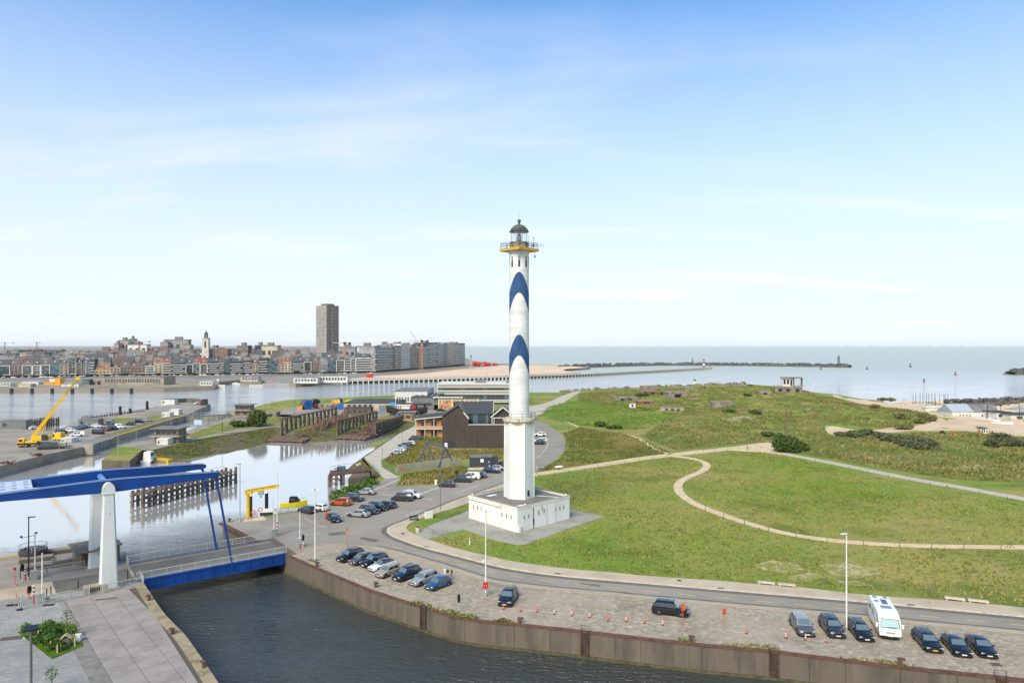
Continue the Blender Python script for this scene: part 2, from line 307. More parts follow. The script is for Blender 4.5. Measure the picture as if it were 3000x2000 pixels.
def hgt(x,y):
 if y<205 or x<12 or y>640:return-.03
 g=sum((h*math.exp(-((x-a)/c)**2-((y-b)/d)**2))**4 for a,b,c,d,h in HILLS)**.25
 m=ss(235,300,y)*ss(30,75,x-.03*y)
 g+=m*(noise.noise(Vector((x*.045,y*.05,3)))*1.5+noise.noise(Vector((x*.13,y*.14,8)))*1.0+noise.noise(Vector((x*.33,y*.33,5)))*.5)
 if g<.01 and m<.01:return-.03
 d=min(dpoly((x,y),q)for q in FLAT)
 edge=1-ss(510,560,y)
 return-.03+g*ss(3,14,d)*(ss(0,1,1)if y<510 else edge)
def cat(pts,step=1.5):
 """smooth curve through points"""
 pts=[Vector((p[0],p[1],0))for p in pts];out=[]
 for i in range(len(pts)-1):
  p0=pts[max(i-1,0)];p1=pts[i];p2=pts[i+1];p3=pts[min(i+2,len(pts)-1)]
  n=max(1,int((p2-p1).length/step))
  for k in range(n):
   t=k/n;t2,t3=t*t,t*t*t
   out.append(.5*((2*p1)+(p2-p0)*t+(2*p0-5*p1+4*p2-p3)*t2+(3*p1-p0-3*p2+p3)*t3))
 out.append(pts[-1]);return out
def resamp(pts,n):
 L=[0]
 for i in range(1,len(pts)):L.append(L[-1]+(pts[i]-pts[i-1]).length)
 out=[];j=0
 for k in range(n):
  s=L[-1]*k/(n-1)
  while j<len(L)-2 and L[j+1]<s:j+=1
  t=(s-L[j])/max(1e-9,L[j+1]-L[j]);out.append(pts[j].lerp(pts[j+1],min(1,t)))
 return out
def offset(pts,d):
 out=[]
 for i,p in enumerate(pts):
  a=pts[max(i-1,0)];b=pts[min(i+1,len(pts)-1)];t=(b-a);t.z=0;t.normalize()
  out.append(p+Vector((-t.y,t.x,0))*d)
 return out
def tri_sheet(poly,grid=None,zf=lambda x,y:0,skirt=0.0,jit=.3,keep=None):
 """flat outline -> triangulated sheet, height zf, optional downward skirt"""
 n=len(poly);vs=[Vector((p[0],p[1]))for p in poly]
 if grid:
  xs=[v.x for v in vs];ys=[v.y for v in vs];rnd=random.Random(3)
  yv=min(ys)
  while yv<max(ys):
   g=grid(yv)if callable(grid)else grid;xv=min(xs)
   while xv<max(xs):
    a,b=xv+rnd.uniform(-jit,jit)*g,yv+rnd.uniform(-jit,jit)*g
    if inpoly(a,b,poly)and(keep is None or keep(a,b)):vs.append(Vector((a,b)))
    xv+=g
   yv+=g
 r=delaunay_2d_cdt(vs,[(i,(i+1)%n)for i in range(n)],[],1,1e-4)
 V=[(v.x,v.y,zf(v.x,v.y))for v in r[0]];F=[]
 for f in r[2]:
  a,b,c=(V[i]for i in f)
  F.append(tuple(f)if(b[0]-a[0])*(c[1]-a[1])-(b[1]-a[1])*(c[0]-a[0])>0 else tuple(reversed(f)))
 mb=MB();mb.add(V,F)
 if skirt:
  ar=sum(poly[i][0]*poly[(i+1)%n][1]-poly[(i+1)%n][0]*poly[i][1]for i in range(n))
  q=list(poly)if ar>0 else list(reversed(poly));k=len(mb.v)
  for p in q:mb.v.append((p[0],p[1],zf(p[0],p[1])))
  for p in q:mb.v.append((p[0],p[1],zf(p[0],p[1])-skirt))
  for i in range(n):j=(i+1)%n;mb.f.append((k+i,k+n+i,k+n+j,k+j))
 return mb
def sheet(name,poly,z,mt,skirt=.12,grid=None,kind='structure',follow=False):
 mb=tri_sheet(poly,grid,(lambda x,y:hgt(x,y)+.03+z)if follow else(lambda x,y:z),skirt)
 return tag(mb.build(name,mt),kind=kind)
def strip_mb(A,B,z,skirt=0,n=None,mb=None):
 n=n or max(len(A),len(B));a=resamp(A,n);b=resamp(B,n);mb=mb or MB();k=len(mb.v)
 zf=z if callable(z)else(lambda x,y:z)
 for p,q in zip(a,b):mb.v+=[(p.x,p.y,zf(p.x,p.y)),(q.x,q.y,zf(q.x,q.y))]
 cr=(b[0]-a[0]).cross(a[1]-a[0]).z
 for i in range(n-1):
  f=(k+2*i,k+2*i+1,k+2*i+3,k+2*i+2);mb.f.append(f if cr>0 else f[::-1])
 if skirt:
  for s in(0,1):
   k2=len(mb.v);pts=(a,b)[s]
   for p in pts:mb.v+=[(p.x,p.y,zf(p.x,p.y)),(p.x,p.y,zf(p.x,p.y)-skirt)]
   for i in range(n-1):mb.f.append((k2+2*i,k2+2*i+1,k2+2*i+3,k2+2*i+2))
 return mb
def struct(name,mb,mt,smooth=False):return tag(mb.build(name,mt,smooth=smooth),kind='structure')
# WATER
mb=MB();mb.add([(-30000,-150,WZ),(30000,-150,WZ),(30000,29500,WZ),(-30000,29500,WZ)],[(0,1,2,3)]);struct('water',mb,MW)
# LAND EDGES (pixels of the photograph, at quay level)
QUAY=[(3000,1990),(2923,1981),(2665,1955),(2400,1923),(2257,1905),(2045,1886),(1900,1870),(1724,1850),(1704,1847),(1522,1828),(1423,1819),(1349,1809),(1313,1800),(1242,1777),(1181,1759),(1079,1726),(997,1692),(900,1651),(835,1622)]
QW=[Vector((140,46,0))]+wl(*QUAY)
BASIN_R=wl((795,1580),(757,1583),(653,1530),(706,1518),(798,1507),(874,1495),(965,1481),(985,1464),(1003,1449),(1060,1430),(1105,1404),(1118,1392),(1090,1372),(1064,1340),(1118,1304),(1171,1268),(1207,1250),(1216,1238),(1170,1232),(1100,1247),(1010,1255),(940,1262),(880,1262),(807,1250))
PEN=wl((807,1250),(740,1261),(673,1272),(606,1282),(535,1298),(450,1317),(415,1319),(380,1349),(298,1349),(344,1305),(430,1289),(533,1266),(684,1218),(664,1204),(695,1200),(730,1196),(769,1185),(833,1172),(886,1168),(1000,1165),(1080,1160),(1160,1157),(1300,1151),(1556,1149),(1640,1149),(1700,1142),(1850,1135),(2050,1128),(2180,1124),(2260,1130),(2355,1145),(2430,1156),(2540,1170),(2620,1178),(2700,1177),(2790,1174),(2900,1171),(3000,1166),(3300,1160))
NP_=QW+BASIN_R+PEN[1:]+[Vector((430,300,0)),Vector((330,46,0))]
keepf=lambda x,y:y<560
mb=tri_sheet(NP_,lambda y:9 if y<215 else(4.2 if y<300 else 5.2),hgt,0,.35);struct('meadow',mb,M_grass,True)
def wall_skirt(name,pts,mt,z0=0.,z1=-5.):
 m=MB();k=0
 for p in pts:m.v+=[(p[0],p[1],z0),(p[0],p[1],z1)]
 for i in range(len(pts)-1):m.f+=[(2*i,2*i+1,2*i+3,2*i+2)]
 return m
def bank(name,top,bot,mt,nz=5,amp=.5):
 n=60;a=resamp(cat(top,4),n);b=resamp(cat(bot,4),n);m=MB()
 for i in range(n):
  for j in range(nz+1):
   t=j/nz;p=a[i].lerp(b[i],t);z=-.02+(WZ-.25)*t
   d=noise.noise(Vector((p.x*.25,p.y*.25,1)))*amp*(1 if 0<j<nz else .3)-(.12 if j==0 else 0)
   m.v.append((p.x,p.y,z+d))
 for i in range(n-1):
  for j in range(nz):k=i*(nz+1)+j;m.f.append((k,k+1,k+nz+2,k+nz+1))
 return struct(name,m,mt,True)
bank('grass_bank',wl((450,1317),(535,1298),(606,1282),(673,1272),(740,1261),(807,1250)),[P(430,1352,WZ),P(510,1349,WZ),P(584,1341,WZ),P(651,1334,WZ),P(727,1315,WZ),P(795,1299,WZ)],M_bank)
bank('grass_bank',wl((807,1250),(880,1262),(940,1262),(1010,1255),(1100,1247),(1170,1232)),[P(795,1299,WZ),P(870,1300,WZ),P(940,1295,WZ),P(1010,1290,WZ),P(1090,1284,WZ),P(1160,1272,WZ)],M_bank)
bank('grass_bank',wl((1216,1238),(1207,1250),(1171,1268),(1118,1304),(1064,1340),(1090,1372)),[P(1160,1272,WZ),P(1149,1281,WZ),P(1127,1294,WZ),P(1078,1330,WZ),P(1016,1372,WZ),P(1040,1390,WZ)],M_bank)
bank('grass_bank',wl((965,1481),(985,1464),(1003,1449),(1060,1430),(1105,1404),(1118,1392)),[P(955,1488,WZ),P(975,1470,WZ),P(990,1450,WZ),P(1030,1432,WZ),P(1080,1414,WZ),P(1092,1402,WZ)],M_bank,amp=.25)
bank('grass_bank',wl((1170,1232),(1190,1234),(1216,1238)),[P(1158,1272,WZ),P(1159,1272,WZ),P(1160,1272,WZ)],M_bank)
bank('grass_bank',wl((1090,1372),(1104,1382),(1118,1392)),[P(1036,1388,WZ),P(1066,1396,WZ),P(1092,1403,WZ)],M_bank,amp=.2)
for k,pl in enumerate([[(1030,1420),(1080,1408),(1120,1400),(1095,1425),(1060,1436),(1020,1438)],[(1110,1290),(1140,1282),(1150,1288),(1120,1302),(1085,1312),(1080,1300)],[(975,1282),(1000,1277),(1010,1281),(985,1287)]]):
 tag(tri_sheet([P(x,y,WZ)for x,y in pl],2.5,lambda x,y:WZ+.03).build('algae',M_lily),kind='structure')
# front quay wall: panels, steel posts, rusty cap
def quay_wall():
 W=empty('quay_wall',P(1500,1826,0),0,'long brown concrete quay wall with rusty steel cap along the dark dock','quay wall')
 pts=QW
 L=[0.]
 for i in range(1,len(pts)):L.append(L[-1]+(pts[i]-pts[i-1]).length)
 def at(s):
  for i in range(len(L)-1):
   if s<=L[i+1]or i==len(L)-2:return pts[i].lerp(pts[i+1],(s-L[i])/(L[i+1]-L[i]))
 def s_of(px):
  best=None
  for i in range(1,len(pts)-1):
   a,b=pts[i],pts[i+1]
   for k in range(40):
    p=a.lerp(b,k/40);d=abs(CX+p.x/p.y*FPX-px)
    if best is None or d<best[0]:best=(d,L[i]+(L[i+1]-L[i])*k/40)
  return best[1]
 posts=[s_of(v)for v in(2935,2266,1714,1242)]
 joints=[0,12,24,36,50,66,78]+[s_of(v)for v in(2805,2640,2475,2370,2166,2020,1879,1800,1611,1507,1361,1300,1181,1085,997,915)]+[L[-1]]
 cuts=sorted(set(round(v,2)for v in joints if v<posts[0]-2 or v>posts[0]-2)|set(round(v,2)for v in posts))
 back=wall_skirt('b',offset([Vector(p)for p in pts],-.18),M_conc,-.05,-5.2);back.build('backing',M_conc,W,world=True)
 for a,b in zip(cuts[:-1],cuts[1:]):
  if b-a<.6:continue
  m=MB();n=max(2,int((b-a)/3)+1);ss_=[a+.02+(b-a-.04)*k/(n-1)for k in range(n)]
  line=[at(s)for s in ss_];th=offset(line,.02);bk=offset(line,-.30)
  for p,q in zip(th,bk):m.v+=[(p.x,p.y,-.22),(p.x,p.y,-4.6),(q.x,q.y,-.22),(q.x,q.y,-4.6)]
  for i in range(n-1):
   k=4*i;m.f+=[(k,k+1,k+5,k+4),(k,k+4,k+6,k+2)]
  m.f+=[(0,2,3,1),(4*n-4,4*n-3,4*n-1,4*n-2)]
  m.build('wall_panel',M_conc,W,world=True)
 cap=MB();ln=[at(s)for s in np.linspace(0,L[-1],90)];o1=offset(ln,.10);o2=offset(ln,-.34);n=len(ln)
 for p,q in zip(o1,o2):cap.v+=[(p.x,p.y,-.20),(p.x,p.y,.03),(q.x,q.y,.03),(q.x,q.y,-.20)]
 for i in range(n-1):
  k=4*i
  for j in range(4):cap.f.append((k+j,k+(j+1)%4,k+4+(j+1)%4,k+4+j))
 cap.build('steel_cap',M_rust,W,world=True)
 for s in posts:
  p=at(s);q=at(s+.1);d=(q-p).normalized();ang=math.atan2(d.y,d.x);nrm=Vector((-d.y,d.x,0))
  m=MB()
  for e in(-.42,.42):m.box(p+d*e+nrm*.10+Vector((0,0,-2.3)),(.2,.34,4.9),ang)
  m.box(p+nrm*.03+Vector((0,0,-2.35)),(.66,.2,4.5),ang)
  for z in np.arange(-4.2,-.2,.35):m.box(p+nrm*.20+Vector((0,0,z)),(.5,.05,.05),ang)
  m.build('ladder_recess',M('post_rust',rgb(84,64,54),.85,[(rgb(62,50,44),1.2,.45,.62,5)]),W,world=True)
  m=MB()
  for e in(-.55,.55):m.bar(p+d*e-nrm*.3,p+d*e-nrm*.3+Vector((0,0,.55)),.05)
  m.bar(p-d*.55-nrm*.3+Vector((0,0,.55)),p+d*.55-nrm*.3+Vector((0,0,.55)),.05)
  m.build('ladder_hoop',M_rust,W,world=True)
 foot=MB();o1=offset(ln,.32)
 strip_mb(ln,o1,-2.85,.5,mb=foot);foot.build('weedy_footing',M('weedy_footing',rgb(96,90,62),.9,[(rgb(70,70,44),1.5,.4,.6,5)]),W,world=True)
quay_wall()
struct('basin_wall',wall_skirt('x',[P(835,1622)]+BASIN_R[:8],M_conc),M_conc)
struct('basin_wall',wall_skirt('x',PEN[6:17],M_conc),M_conc)
struct('shore_wall',wall_skirt('x',PEN[16:28],M_conc2,-.02,-4),M_conc2)
mb=MB();cp=offset(BASIN_R[1:8],-.7);strip_mb(BASIN_R[1:3],offset(BASIN_R[1:3],.8),.07,.3,n=8,mb=mb);struct('kerb',mb,M_rust)
# ROADS AND PAVINGS OF THE NEAR BANK
KERB_PX=[(3000,1805),(2655,1773),(2400,1750),(2112,1726),(1900,1708),(1783,1698),(1630,1684),(1489,1664),(1423,1649),(1334,1626),(1249,1604),(1185,1583),(1149,1568),(1137,1557),(1139,1547),(1160,1537),(1207,1520),(1274,1493),(1350,1462),(1482,1417),(1556,1391)]
WALK_PX=[(3000,1781),(2905,1771),(2770,1759),(2553,1745),(2334,1720),(2219,1712),(2117,1703),(1900,1688),(1808,1679),(1655,1666),(1515,1647),(1425,1628),(1334,1606),(1255,1581),(1216,1566),(1197,1556),(1190,1547),(1195,1538),(1229,1520),(1288,1501),(1350,1482),(1482,1430),(1556,1397)]
NEAR_PX=[(3000,1847),(2630,1812),(2400,1789),(2155,1768),(1900,1745),(1834,1738),(1630,1720),(1476,1702),(1423,1690),(1334,1662),(1232,1632),(1155,1611),(1099,1600)]
YEL_PX=[(3000,1855),(2732,1830),(2400,1799),(2206,1780),(1900,1752),(1732,1738),(1515,1715),(1423,1699),(1334,1672),(1181,1629),(1104,1607),(1048,1596),(975,1593),(900,1598)]
def ext(pts):d=(pts[0]-pts[1]).normalized();return[pts[0]+d*40]+pts
KERB=cat(ext(wl(*KERB_PX)));WALK=cat(ext(wl(*WALK_PX)));NEAR=cat(ext(wl(*NEAR_PX)));YEL=cat(ext(wl(*YEL_PX)))
OUT=cat(wl((1556,1391),(1600,1366),(1637,1337),(1654,1312),(1654,1287),(1637,1265),(1600,1242),(1562,1229),(1510,1215),(1440,1205)))
asp=NEAR+wl((1048,1595),(975,1592),(900,1598),(835,1618),(795,1578),(812,1552),(760,1532),(790,1514),(874,1498),(962,1485),(1000,1466),(1050,1442),(1100,1416),(1130,1402),(1172,1396),(1160,1423),(1290,1421),(1330,1402),(1390,1382),(1440,1362),(1500,1338),(1545,1300),(1545,1260),(1480,1240),(1440,1225))+list(reversed(OUT))+list(reversed(KERB))[1:]
sheet('road',asp,.01,M_asph,.1)
sheet('cobbled_quay',QW+wl((838,1619),(900,1599),(975,1593),(1048,1596))+list(reversed(NEAR)),.004,M_cobble,0)
sheet('lane',wl((1118,1394),(1093,1368),(1067,1340),(1120,1304),(1173,1268),(1209,1251),(1250,1229),(1330,1204),(1440,1190),(1440,1226),(1330,1224),(1262,1241),(1230,1262),(1218,1275),(1207,1284),(1171,1311),(1149,1333),(1116,1347),(1119,1367),(1160,1392),(1172,1396),(1130,1402)),.02,M_concpath,.1)
mb=strip_mb(KERB,WALK,.11,.14,220);struct('pavement',mb,M_pink)
mb=strip_mb(offset(KERB,.28),offset(KERB,-.06),.135,.16,220);struct('kerb',mb,M_kerb)
mb=strip_mb(NEAR,offset(NEAR,.75),.028,.05,160);struct('kerb',mb,M_gut)
mb=strip_mb(offset(NEAR,-.5),offset(NEAR,-.02),.03,.05,160);struct('gutter',mb,M_asphd)
mb=strip_mb(offset(KERB,.34),offset(KERB,1.3),.018,0,220);struct('gutter',mb,M_asphd)
mb=strip_mb(offset(YEL,-.07),offset(YEL,.09),.02,0,160);struct('road_marking',mb,M_yel)
cl=[]
A_,B_=resamp(KERB[:len(KERB)],400),resamp(NEAR,400)
def dashes(line,on,off,wd,mt,z=.022):
 s=0;acc=[];L=[0]
 for i in range(1,len(line)):L.append(L[-1]+(line[i]-line[i-1]).length)
 def at(s):
  j=max(0,min(len(L)-2,int(np.searchsorted(L,s))-1));return line[j].lerp(line[j+1],(s-L[j])/max(1e-6,L[j+1]-L[j]))
 m=MB()
 while s+on<L[-1]:
  a,b=at(s),at(s+on);d=(b-a).normalized();q=Vector((-d.y,d.x,0))*wd/2
  m.add([a-q+Vector((0,0,z)),b-q+Vector((0,0,z)),b+q+Vector((0,0,z)),a+q+Vector((0,0,z))],[(0,1,2,3)]);s+=on+off
 return tag(m.build('road_marking',mt),kind='structure')
CEN=cat(ext(wl((3000,1831),(2730,1806),(2400,1775),(2230,1761),(1900,1732),(1770,1719),(1660,1708),(1560,1696),(1480,1683),(1405,1667),(1335,1649),(1240,1622),(1160,1603),(1098,1586))))
dashes(CEN,2.3,2.6,.16,M_yel)
def line_px(pts,wd,mt,z=.02):l=cat(wl(*pts));return struct('road_marking',strip_mb(offset(l,-wd/2),offset(l,wd/2),z),mt)
line_px([(890,1515),(925,1535),(955,1545)],.14,M_wht);line_px([(850,1562),(955,1540)],.14,M_wht);line_px([(842,1578),(940,1560)],.12,M_wht)
line_px([(1090,1437),(1160,1408),(1180,1398)],.5,M_kerb);line_px([(1120,1449),(1205,1454),(1265,1463)],.35,M_wht);line_px([(1222,1450),(1285,1427),(1300,1422)],.5,M_kerb)
line_px([(1452,1777),(1530,1784),(1640,1796),(1750,1806)],.12,M_wht);line_px([(1843,1817),(1935,1827),(2030,1836)],.12,M_wht);line_px([(2090,1842),(2150,1848),(2200,1855)],.10,M_wht)
line_px([(1556,1245),(1585,1262),(1602,1282),(1605,1302),(1588,1328),(1558,1351)],.25,M_kerb)
sheet('gravel_apron',wl((1214,1566),(1261,1537),(1372,1496),(1520,1472),(1665,1491),(1768,1512),(1660,1550),(1545,1592),(1519,1596),(1445,1580),(1393,1561),(1357,1550),(1300,1564),(1255,1579)),.025,M_gravel,.08)
# paths across the meadow and the dunes
def path(px,wd,mt,w1=None,name='path'):
 l=cat(wl(*px),2);n=len(l);a=[];b=[]
 for i,(p,q,r)in enumerate(zip(l,offset(l,1),offset(l,-1))):
  w_=(wd+((w1 or wd)-wd)*i/(n-1))/2*(1+.12*noise.noise(Vector((p.x*.3,p.y*.3,0))));a.append(p+(q-p)*w_);b.append(p+(r-p)*w_)
 return struct(name,strip_mb(a,b,lambda x,y:hgt(x,y)+.09,.25,n),mt)
path([(1545,1392),(1614,1383),(1773,1359),(1901,1340),(1964,1333),(2060,1322),(2156,1312),(2240,1304)],3.4,M_path,5)
path([(2235,1304),(2282,1325),(2377,1344),(2505,1369),(2664,1401),(2824,1429),(3000,1461),(3250,1508)],3.6,M_concpath,3.4)
path([(1975,1336),(2012,1340),(2047,1347),(2071,1361),(2058,1379),(2020,1395),(1990,1414),(1990,1440),(2020,1466),(2066,1488),(2168,1525),(2296,1560),(2423,1580),(2551,1591),(2678,1597),(2806,1600),(3000,1602),(3200,1602)],2.0,M_path)
path([(1961,1331),(1926,1316),(1894,1299),(1869,1283),(1840,1273)],1.9,M_path,1.2)
path([(1695,1250),(1672,1240),(1652,1233)],1.0,M_path)
def blob(name,px,mt,z=.06,follow=True,grid=4):return sheet(name,cat(wl(*(px+px[:1])),3)[:-1],z,mt,.3 if follow else 0,grid,follow=follow)
def blob_n(name,px,mt,*a):
 l=cat(wl(*(px+px[:1])),2.5)[:-1];return sheet(name,[p+Vector((noise.noise(p*.16),noise.noise(p*.16+Vector((9,9,9))),0))*9+Vector((noise.noise(p*.6),noise.noise(p*.6+Vector((5,5,5))),0))*4 for p in l],.06,mt,.05)
blob('sand_patch',[(2110,1316),(2180,1304),(2250,1296),(2278,1302),(2292,1318),(2286,1332),(2250,1326),(2190,1322)],M_path,.07)
blob('sand_patch',[(2415,1254),(2450,1254),(2540,1260),(2640,1250),(2720,1243),(2820,1226),(2860,1232),(2760,1252),(2660,1264),(2540,1270),(2470,1278),(2430,1270)],M_sand,.08)
blob('beach',[(2430,1158),(2540,1173),(2620,1179),(2700,1178),(2790,1175),(2990,1167),(3290,1161),(3320,1300),(3000,1284),(2830,1262),(2700,1262),(2640,1256),(2720,1240),(2745,1226),(2730,1212),(2680,1206),(2600,1192),(2520,1182)],M_sand,.10)
blob_n('lush_field',[(1590,1213),(1620,1190),(1700,1178),(1780,1186),(1850,1200),(1930,1218),(1970,1232),(1920,1246),(1860,1256),(1790,1255),(1700,1242),(1640,1228)],M_field,.06)
sheet('lane',cat(wl((1562,1222),(1600,1206),(1640,1186),(1665,1170),(1686,1156),(1700,1148),(1690,1146),(1650,1158),(1610,1176),(1565,1188),(1500,1195),(1500,1215))),.04,M_concpath,.1)
DUNE=[(1700,1152),(1850,1143),(2050,1135),(2180,1131),(2280,1136),(2400,1162),(2480,1178),(2560,1190),(2660,1202),(2720,1216),(2725,1236),(2640,1246),(2540,1254),(2420,1252),(2400,1268),(2440,1282),(2560,1278),(2660,1270),(2820,1268),(3000,1290),(3150,1310),(3150,1420),(2824,1405),(2664,1384),(2505,1356),(2377,1332),(2300,1316),(2270,1296),(2180,1296),(2060,1310),(1990,1320),(1930,1300),(1880,1276),(1930,1250),(1985,1234),(1930,1212),(1850,1192),(1760,1180),(1690,1172)]
for bp in([(2205,1655),(2260,1640),(2330,1650),(2360,1668),(2300,1680),(2240,1672)],[(2300,1690),(2380,1676),(2420,1690),(2370,1706),(2320,1702)],[(2395,1655),(2480,1648),(2560,1662),(2590,1680),(2510,1694),(2440,1684)],[(2450,1700),(2520,1702),(2560,1716),(2480,1716)]):blob('sand_patch',bp,M('thin_sand',rgb(176,162,124),.95,[(rgb(138,140,76),.3,.42,.54,6),(rgb(206,190,160),1.4,.52,.66,5,None,.8)],bump=(2,.6,.2),spec=.1),.02,False,None)
dp=wl(*DUNE)
mb=tri_sheet(dp,lambda y:3.2,lambda x,y:hgt(x,y)+.045,0,.35);struct('dunes',mb,M_dune,True)
sheet('gravel_apron',wl((1240,1262),(1290,1250),(1480,1300),(1480,1340),(1430,1352),(1350,1330),(1290,1320),(1238,1300)),.005,M_grass,0)
# lock peninsula
sheet('concrete_apron',wl((420,1316),(450,1316),(535,1297),(606,1281),(673,1271),(740,1260),(800,1249),(830,1236),(760,1250),(690,1258),(640,1268),(570,1283),(545,1276),(600,1256),(660,1236),(712,1222),(730,1214),(725,1206),(690,1202),(668,1205),(686,1219),(534,1267),(430,1290),(346,1306),(400,1310)),.03,M_greyc,.1)
blob('grass_plot',[(548,1274),(600,1258),(660,1240),(720,1226),(830,1214),(880,1222),(830,1234),(760,1248),(690,1256),(640,1265),(575,1281)],M_plot,.05,False,None)
blob('gravel_yard',[(780,1212),(880,1190),(1000,1180),(1130,1186),(1140,1215),(1060,1225),(960,1222),(840,1222)],M_greyc,.05,False,None)
blob('gravel_yard',[(1150,1200),(1250,1185),(1420,1180),(1440,1210),(1300,1225),(1200,1235),(1160,1225)],M_greyc,.05,False,None)
sheet('quay_apron',wl((657,1530),(757,1582),(794,1578),(812,1553),(762,1532),(790,1514),(706,1519)),.02,M_greyc,.05)
# crane quay on the far side of the lock
LQ=wl((-260,1440),(0,1365),(134,1331),(241,1309),(328,1281),(500,1228),(543,1217),(617,1183),(570,1176),(510,1180),(480,1188),(400,1208),(300,1222),(230,1232),(191,1249),(166,1256),(140,1262),(75,1257),(0,1252),(-260,1248))
sheet('crane_quay',LQ,0,M_greyc,5)
blob('grass_plot',[(285,1232),(330,1226),(420,1222),(480,1214),(440,1232),(360,1240),(300,1241)],M_plot,.04,False,None)
edge=cat(wl((328,1281),(420,1253),(500,1228),(543,1217)))
struct('quay_edge',strip_mb(offset(edge,.1),offset(edge,.75),.09,.3),M_yelp)
struct('grass_verge',strip_mb(offset(edge,.8),offset(edge,6),.05,.1),M('dry_verge',rgb(126,116,78),.95,[(rgb(104,106,60),.4,.45,.62,5)]))
# town land, beach across the channel
CT=wl((-500,1143),(0,1139),(480,1136),(630,1131),(645,1119),(700,1113),(760,1113),(800,1117),(866,1123),(1010,1111.5),(1100,1109),(1310,1104.5),(1440,1101.5),(1560,1096))+wl((1640,1094),(1700,1091),(1650,1085),(1655,1080),(1730,1076),(1640,1070),(1560,1067),(1460,1064),(1392,1058),(1340,1040),(1320,1025))+[Vector((-2500,29000,0)),Vector((-29000,29000,0)),Vector((-9000,600,0))]
M_town=M('town_ground',rgb(150,142,130),.9,[(rgb(126,118,108),.02,.45,.65,5),(rgb(110,116,88),.008,.55,.7,4,None,.6)])
sheet('town_ground',CT,0,M_town,5)
sheet('beach',wl((1020,1110),(1090,1102),(1160,1098),(1250,1092),(1330,1083),(1400,1076),(1470,1070),(1560,1068),(1640,1071),(1725,1076),(1655,1081),(1650,1085),(1698,1091),(1640,1094),(1560,1096.5),(1440,1101),(1310,1104),(1100,1108.5)),.06,M('far_beach_sand',rgb(226,196,164),.95,[(rgb(206,176,146),.012,.5,.62,4,(1,2.5,1)),(rgb(238,212,184),.03,.5,.65,4,None,.6)]),.1)
sheet('construction_ground',wl((-300,1136),(0,1132),(300,1130),(480,1131),(620,1128),(600,1122),(300,1118),(0,1120),(-300,1122)),.05,M('dusty_earth',rgb(168,150,124),.95,[(rgb(132,128,92),.04,.45,.6,5)]),.1)
# left plaza with its slabs
FQ=wl((422,1711),(482,1800),(534,1851),(600,1943),(660,2035),(760,2200),(-500,2300),(-400,1690),(0,1632),(200,1601),(345,1578),(376,1652))
sheet('plaza',FQ,-.03,M_paver,5)
plz=bpy.data.objects['plaza']
pa,pb,pc=P(192,1762),P(422,1714),P(304,2000)
e2=(pb-pa);e2n=e2 .normalized();e1n=Vector((e2n.y,-e2n.x,0))
SLAB_W,SLAB_L=2.78,2.3
m=MB();m.b2(.028,SLAB_W-.028,-SLAB_L+.028,-.028,-.06,.02);slab_me=m.mesh('slab');slab_me.materials.append(M_slab)
ang=math.atan2(e2n.y,e2n.x)
rnd=random.Random(5)
def clip(poly,a,d):
 nr=Vector((-d.y,d.x,0));out=[]
 for i in range(len(poly)):
  p,q=poly[i],poly[(i+1)%len(poly)];sp,sq=(p-a).dot(nr),(q-a).dot(nr)
  if sp<=0:out.append(p)
  if sp*sq<0:out.append(p.lerp(q,sp/(sp-sq)))
 return out
CQ=FQ[:6]
for i in range(5):
 for j in range(16):
  o=pa+e2n*(i*SLAB_W)+e1n*(j*SLAB_L);g=.028;full=[o+e2n*g+e1n*g,o+e2n*(SLAB_W-g)+e1n*g,o+e2n*(SLAB_W-g)+e1n*(SLAB_L-g),o+e2n*g+e1n*(SLAB_L-g)]
  if full[3].y<54:continue
  q=full
  for k in range(5):
   d=(CQ[k+1]-CQ[k]).normalized();nr=Vector((-d.y,d.x,0));q=clip(q,CQ[k]-nr*1.0,d)if len(q)>2 else[]
  if len(q)<3:continue
  dz=rnd.uniform(-.004,.004)
  if len(q)==4 and all((x-y).length<1e-4 for x,y in zip(q,full)):link('slab',slab_me,None,plz,(o.x,o.y,dz),(0,0,ang))
  else:m=MB();m.prism([(v.x,v.y)for v in q],-.06,.02);m.build('slab',M_slab,plz)
bed_=[pa,pa+e2n*9,pa+e2n*10+e1n*36,pa+e1n*36]
for k in range(5):d=(CQ[k+1]-CQ[k]).normalized();bed_=clip(bed_,CQ[k],d)
sheet('slab_bed',bed_,-.02,M('joint_dark',rgb(92,86,80),.95),0)
cop=cat(wl((422,1711),(482,1800),(534,1851),(600,1943),(660,2035),(760,2200)),3)
mb=MB();strip_mb(offset(cop,.05),offset(cop,-1.15),.06,.5,mb=mb);struct('quay_coping',mb,M('mossy_coping',rgb(160,146,118),.9,[(rgb(128,116,84),.5,.45,.62,6),(rgb(186,172,146),1.5,.52,.7,5,None,.6)],bump=(5,.3,.03)))
b0=[pa-e2n*1.7-e1n*1,pa-e2n*.05-e1n*1,pa-e2n*.05+e1n*34,pa-e2n*1.7+e1n*34]
sheet('paver_band',b0,.0,M('dark_paver_band',rgb(136,132,124),.88,[(rgb(112,108,100),.6,.45,.65,5),(rgb(158,154,146),2,.5,.7,4,None,.5)]),.1)
sheet('lane',wl((-200,1760),(0,1757),(165,1738),(152,1702),(0,1726),(-200,1752)),.0,M_pink,.03)
sheet('bridge_approach',wl((153,1702),(300,1679),(386,1661),(419,1697),(287,1720),(165,1739)),.012,M_asphd,.05)
sheet('beige_paving',wl((-200,1662),(0,1636),(200,1603),(345,1582),(378,1655),(386,1661),(300,1678),(153,1701),(0,1725),(-200,1750)),-.004,M_beige,.03)
